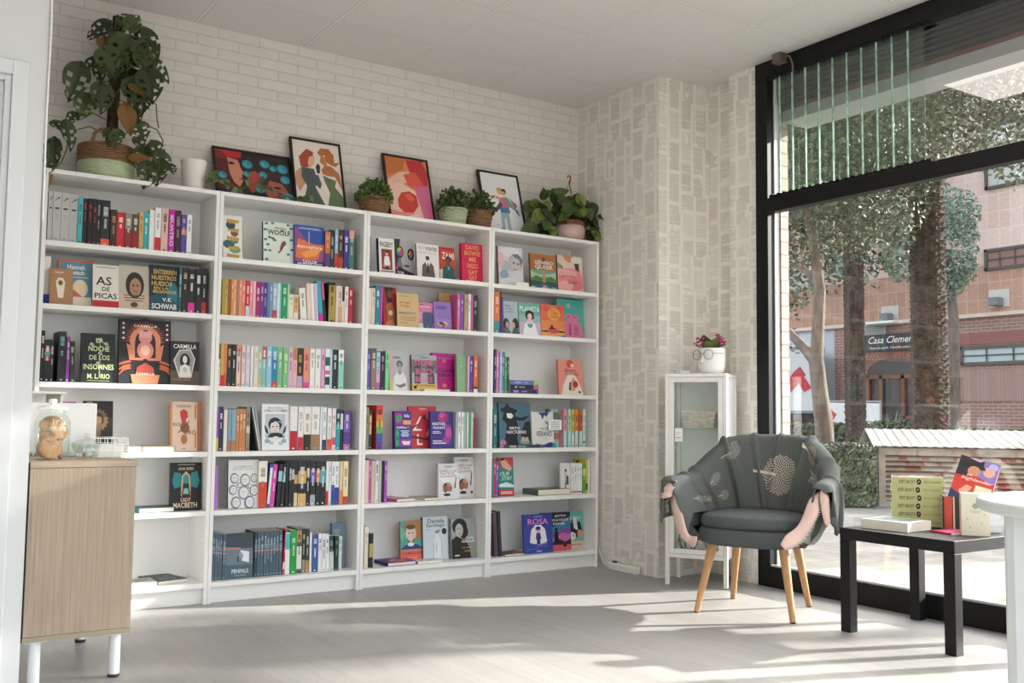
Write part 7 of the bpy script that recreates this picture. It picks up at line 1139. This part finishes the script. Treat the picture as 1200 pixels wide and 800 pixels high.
def palm(u, vb, dep, rad, top, lab, name='palm_tree', lean=0):
    b = put(u, vb, dep, GZ); t = thing(name, lab, 'tree', b)
    q = MB(); st = .085; NZ = int(top/st*5); NA = 40
    def bark_pt(u, v):
        a = u*2*math.pi; z = v*top; ph = (z/st+.5*(int(u*20) % 2)+.25*noise.noise(Vector((math.cos(a)*2, math.sin(a)*2, z*2)))) % 1
        r_ = rad*(1-.012*z)*(.9+.2*ph**1.6*(.6+.4*abs(math.sin(a*10)))+.10*noise.noise(Vector((math.cos(a)*5, math.sin(a)*5, z*9))))
        return (r_*math.cos(a), r_*math.sin(a), z)
    q.grid(bark_pt, NA, NZ, palmb, wrap=True)
    q.build('trunk', t)
    f = MB()
    for i in range(34):
        az, el = rng.uniform(0, 6.283), rng.uniform(.35, 1.25); ln = rng.uniform(2.0, 2.8); pts = []
        for j in range(9):
            s = j/8*ln; pts.append(Vector((math.cos(az)*s*math.cos(el), math.sin(az)*s*math.cos(el), top+s*math.sin(el)-.28*s*s)))
        f.tube(pts, .02, hg[1], 4, False)
        for j in range(1, 9):
            for kx in range(4):
                p = pts[j-1].lerp(pts[j], kx/4); tdir = (pts[j]-pts[j-1]).normalized(); sd = tdir.cross(Vector((0, 0, 1))).normalized()
                for s in (-1, 1):
                    e = p+sd*s*.42+tdir*.22-Vector((0, 0, .16)); f.poly([p, p+tdir*.035, e], rng.choice(sv+gr[:2]))
    f.build('fronds', t); return b
palm(1003, 520, 16.5, .17, 5.6, 'slim palm trunk behind the orange planter in the street')
palm(1091, 520, 13.2, .235, 6.4, 'thick rough palm trunk standing behind the louvred housing')
def tree(b, limbs, blobs, n, size, mats, lab, name='street_tree', cat='tree'):
    t = thing(name, lab, cat, b); q = MB()
    for pts, rr in limbs: q.tube([Vector(p)-b for p in pts], rr, bark, 9)
    q.build('trunk', t, smooth=60)
    f = MB(); leaves(f, [(c[0]-b.x, c[1]-b.y, c[2]-b.z)+tuple(r) for c, r in blobs], n, size, mats, rng); f.build('foliage', t)
B = lambda u, v, d, r, rz=None: (put(u, v, d), (r, r, rz or r))
b = put(968, 520, 12.2, GZ)
fk = put(957, 425, 12.2)
tree(b, [([b, put(966, 500, 12.2), put(961, 460, 12.2), fk], [.13, .115, .1, .095]), ([fk, put(961, 340, 12.1), put(952, 270, 12), put(940, 220, 12)], [.085, .07, .06, .04]), ([fk, put(940, 405, 12.3), put(925, 390, 12.5), put(890, 360, 13)], [.08, .06, .055, .04]), ([put(960, 335, 12.1), put(945, 318, 12.4), put(920, 305, 12.7)], [.05, .04, .03])],
     [B(935, 262, 12, .5), B(985, 250, 12.2, .6), B(960, 190, 12, .8), B(1035, 230, 12.4, .6), B(915, 345, 13, .35), B(1030, 280, 13, .45), B(1000, 140, 12.5, .9), B(925, 170, 13, .7), B(1060, 175, 12.6, .6), B(925, 400, 13.5, .2)], 13000, .043, gr, 'slender forked street tree with pale bark behind the low hedge')
b = put(1180, 520, 11.5, GZ); b = b+Vector((2.2, -2.4, 0))
tree(b, [([b, b+Vector((0, 0, 2.6)), b+Vector((-.4, .3, 4.2))], [.16, .12, .07]), ([b+Vector((0, 0, 2.6)), put(1210, 140, 10.6), put(1150, 130, 10.4)], [.07, .04, .02])],
     [B(1110, 130, 10.6, .6, .5), B(1165, 120, 10.2, .75, .5), B(1185, 195, 9.6, .3, .18), B(1150, 185, 9.8, .3, .15), B(1215, 130, 10, .7), B(1060, 110, 11.4, .7), B(1010, 90, 11.6, .7), B(1190, 80, 10.4, .7), B(1100, 80, 11, .7), B(960, 110, 12, .7), B(1200, 205, 9.5, .22, .2), B(1130, 70, 11, .8)], 13000, .036, gr, 'leafy street tree spreading over the street above the louvred housing')
b = put(1118, 500, 19.5, GZ)
tree(b, [([b, put(1118, 380, 19.5), put(1112, 300, 19.5)], [.12, .1, .05])], [B(1112, 285, 19.4, .55, .9), B(1100, 330, 19.4, .5, .4), B(1118, 250, 19.3, .5), B(1070, 300, 19.4, .6), B(1120, 315, 19.4, .4)], 6500, .048, sv, 'grey green young tree beside the thick palm trunk')
b = put(897, 500, 24, GZ)
tree(b, [([b, put(897, 400, 24), put(900, 300, 24)], [.2, .16, .1])], [B(930, 280, 24, 1.6), B(975, 250, 24, 1.7), B(1030, 200, 23.5, 1.6), B(940, 180, 24, 2), B(1000, 130, 24, 1.8), B(1015, 300, 19.5, .7)], 9000, .085, gr+sv, 'big pale tree crown in the far side of the street')
b = put(900, 500, 30, GZ)
tree(b, [([b, b+Vector((0, 0, 5))], [.3, .2])], [((b.x+.5, b.y-1, 5.5), (3, 3, 2)), ((b.x+2, b.y-4, 7), (3, 3, 2.2)), ((b.x+1, b.y, 8.6), (3.4, 3.4, 2)), ((b.x-1, b.y+2, 3), (1.6, 1.6, 1.3))], 6000, .13, gr, 'distant broad tree closing the street beside the parked truck')
# two crowns further along the street that shade the shop floor
for i, (x, y, z) in enumerate(((9.6, -4.78, 4.3), (10.6, -6.3, 5.2))):
    b = Vector((x, y, GZ))
    tree(b, [([b, b+Vector((0, 0, 2.4)), b+Vector((.2, .1, z-.4))], [.15, .12, .06])], [((x, y+.62, z-.35), (.55, .50, .5)), ((x+.2, y+.2, z+.1), (.6, .55, .6)), ((x-.2, y+.1, z+.9), (.8, .8, .7))], 2200, .085, gr, ('nearer' if i else 'first')+' street tree along the pavement that shades the shop floor')
b = Vector((14.6, -3.7, GZ)); tree(b, [([b, b+Vector((0, 0, 2.4)), b+Vector((.1, .2, 4))], [.16, .13, .07])], [((14.6, -2.9, 4.0), (1.6, 1.5, 1.1)), ((15.2, -2.2, 3.4), (1, 1, .7))], 2600, .13, gr, 'broad street tree along the pavement that dapples the ground before the shop')
def hedge(u0, v0, u1, v1, d0, d1, hgt, wid, n, lab, mats=hg, size=.026):
    a, c = put(u0, v0, d0, GZ), put(u1, v1, d1, GZ); L = (c-a).length; t = thing('hedge', lab, 'hedge', a, math.atan2(c.y-a.y, c.x-a.x))
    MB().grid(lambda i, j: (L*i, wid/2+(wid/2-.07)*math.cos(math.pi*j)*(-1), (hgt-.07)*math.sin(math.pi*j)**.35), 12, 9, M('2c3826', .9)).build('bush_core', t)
    f = MB()
    for k in range(n):
        x = rng.uniform(0, L); s = rng.random(); y, z, nm = (rng.uniform(-.02, .05), rng.uniform(.02, hgt), Vector((0, -1, .3))) if s < .6 else (rng.uniform(0, wid), hgt+rng.uniform(-.06, .05), Vector((0, 0, 1)))
        a_ = (nm+Vector((rng.gauss(0, .7), rng.gauss(0, .7), rng.gauss(0, .7)))).normalized(); c_ = a_.orthogonal().normalized(); d_ = a_.cross(c_); q = size*rng.uniform(.6, 1.4); p = Vector((x, y, z))
        f.poly([p-c_*q, p+d_*q*.5, p+c_*q, p-d_*q*.5], rng.choice(mats))
    f.build('foliage', t)
hedge(900, 588, 1026, 591, 10.9, 10.5, .62, .8, 9000, 'low dark green hedge against the louvred housing')
hedge(880, 520, 992, 520, 19, 18, .8, .6, 2600, 'clipped hedge behind the slender street tree', size=.045)
hedge(1010, 520, 1080, 520, 18.3, 17, .85, .6, 2200, 'clipped hedge before the arched entrance', size=.045)
hedge(1080, 520, 1230, 520, 17, 14.5, .75, .6, 3200, 'clipped grey green hedge below the barred window', sv+hg[:2], .045)
# planter and truck
p = put(1018, 520, 15.2, GZ); t = thing('planter', 'brown orange street planter behind the low hedge', 'planter', p, R(-40))
q = MB(); q.box((-.75, -.3, 0), (.75, .3, .42), M('9a5238', .7)); q.box((-.85, -.4, .42), (.85, .4, .56), M('a85c40', .7)); q.build('box', t, bevel=.02); MB().box((-.7, -.25, .54), (.7, .25, .58), M('4a3a2c', .9)).build('soil', t)
f = MB(); 
p = hit(1068, 490, 0, FX); t = thing('spiky_plant', 'spiky potted plant beside the arched entrance', 'plant', (FX-.8, p.y, GZ)); MB().lathe([(.16, 0), (.22, .4)], M('5b4038', .8), 12).build('pot', t)
for i in range(30):
    az, el = rng.uniform(0, 6.28), rng.uniform(.2, 1.4); d = Vector((math.cos(az)*math.cos(el), math.sin(az)*math.cos(el), math.sin(el))); s_ = d.cross(Vector((0, 0, 1))).normalized()*.03
    f.poly([Vector((0, 0, .4))-s_, Vector((0, 0, .4))+s_, Vector((0, 0, .4))+d*rng.uniform(.6, .9)], rng.choice(sv))
f.build('leaf', t)
def truck():
    p = put(965, 489, 26.6, GZ); t = thing('parked_truck', 'white box truck with a red ribbon mark parked across the street', 'truck', p, R(-33))
    wm = M('d0d3d5', .5); gy = M('7d8588', .5); z0, z1 = 1.1, 2.78; q = MB(); q.box((-3, 0, z0), (0, 1.9, z1), wm); q.build('box_body', t, bevel=.02)
    q = MB(); q.box((-.03, -.03, z0-.04), (.05, .0, z1+.04), gy); q.box((0, 0, z0-.03), (.05, 1.9, z0+.03), gy); q.box((0, 0, z1-.03), (.05, 1.9, z1+.03), gy); q.box((-3, -.03, z1), (.05, 0, z1+.05), gy); q.box((-3, -.03, z0-.04), (.05, 0, z0+.03), gy); q.box((0, 1.84, z0), (.05, 1.9, z1), gy)
    for z in (1.3, 1.8, 2.4): q.box((-.3, -.05, z), (0, -.01, z+.06), gy)
    q.build('corner_frame', t)
    q = MB(); P = lambda x, y, e: (-1.15+x*.85, -e, 1.6+y*.75)
    art(q, [('p', [(.05, .2), (.3, .0), (.8, .66), (.62, .96), (.45, .8)], 'b8303a'), ('p', [(.98, .2), (.74, .04), (.4, .66), (.55, .9)], 'c23c46')], P, .012, .004); q.build('ribbon_mark', t)
    MB().box((-3.2, .2, .6), (.0, 1.7, z0-.05), M('3c3f41', .6)).build('chassis', t)
    for x in (-2.4, -.6):
        for y in (.2, 1.7): MB().lathe([(.0, -.12), (.4, -.12), (.45, -.08), (.45, .08), (.4, .12), (0, .12)], M('1e1f20', .7), 20, ).build('wheel', t, xf=Matrix.Translation((x, y, .45)) @ Matrix.Rotation(R(90), 4, 'X'), smooth=50)
    c = MB(); c.box((-4.6, .1, .6), (-3.1, 1.8, 1.6), wm); c.box((-4.4, .15, 1.6), (-3.1, 1.75, 2.4), wm); c.build('cab', t, bevel=.1); MB().box((-4.43, .3, 1.7), (-4.35, 1.6, 2.3), M('3a4448', .2)).build('windscreen', t)
truck()
p = put(995, 498, 19.5, GZ)
q = thing('banner', 'white banner with red figures hanging on a rail behind the slim palm', 'banner', p, R(-35))
MB().box((-.6, 0, .2), (.6, .03, 1.25), M('d5d6d6', .7)).build('sheet', q); m = MB(); P = lambda x, y, e: (-.6+1.2*x, -e, .2+1.05*y)
art(m, [('p', [(a, .9-b_), (a+.1, .9-b_-.1), (a+.02, .9-b_-.22), (a+.16, .9-b_-.3), (a-.02, .9-b_-.3), (a+.04, .9-b_-.15)], 'c2464c') for a, b_ in ((.2, .02), (.35, .25), (.5, .45), (.68, .3))], P, .004, .001); m.build('figure_print', q)
m = MB()
for x in (-.62, .62): m.tube([(x, .015, 0), (x, .015, 1.3)], .025, M('8d9092', .4), 8)
m.tube([(-.62, .015, 1.28), (.62, .015, 1.28)], .02, M('8d9092', .4), 8); m.build('rail', q)
# ================================================================== light
def lighting():
    w = bpy.data.worlds.new('sky'); SC.world = w; w.use_nodes = True; nt = w.node_tree; nt.nodes.clear()
    sk = nd(nt, 'ShaderNodeTexSky'); sk.sky_type = 'NISHITA'; sk.sun_disc = False; sk.sun_elevation = R(35); sk.sun_rotation = R(70); sk.air_density = 1.0; sk.dust_density = 3.0; sk.ozone_density = 1.0
    hsv = nd(nt, 'ShaderNodeHueSaturation', {'Saturation': .35, 'Color': sk.outputs[0]})
    bg = nd(nt, 'ShaderNodeBackground', {0: hsv.outputs[0], 1: 1.05}); o = nd(nt, 'ShaderNodeOutputWorld'); nt.links.new(bg.outputs[0], o.inputs[0])
    s = bpy.data.lights.new('sun', 'SUN'); s.energy = 17.0; s.color = (1, .95, .90); s.angle = R(.9); so = bpy.data.objects.new('sun', s); COL.objects.link(so)
    d = Vector((-1, .355, -.41)).normalized(); so.rotation_euler = d.to_track_quat('-Z', 'Y').to_euler(); so.location = (12, -8, 8)
lighting()
vs = SC.view_settings; vs.view_transform = 'Standard'; vs.look = 'None'; vs.gamma = 1; vs.use_curve_mapping = False; vs.exposure = -.04
SC.cycles.max_bounces = 10; SC.cycles.diffuse_bounces = 5; SC.cycles.transparent_max_bounces = 24; SC.cycles.use_denoising = True; SC.cycles.sample_clamp_indirect = 6
try: SC.cycles.denoiser = 'OPENIMAGEDENOISE'
except Exception: pass
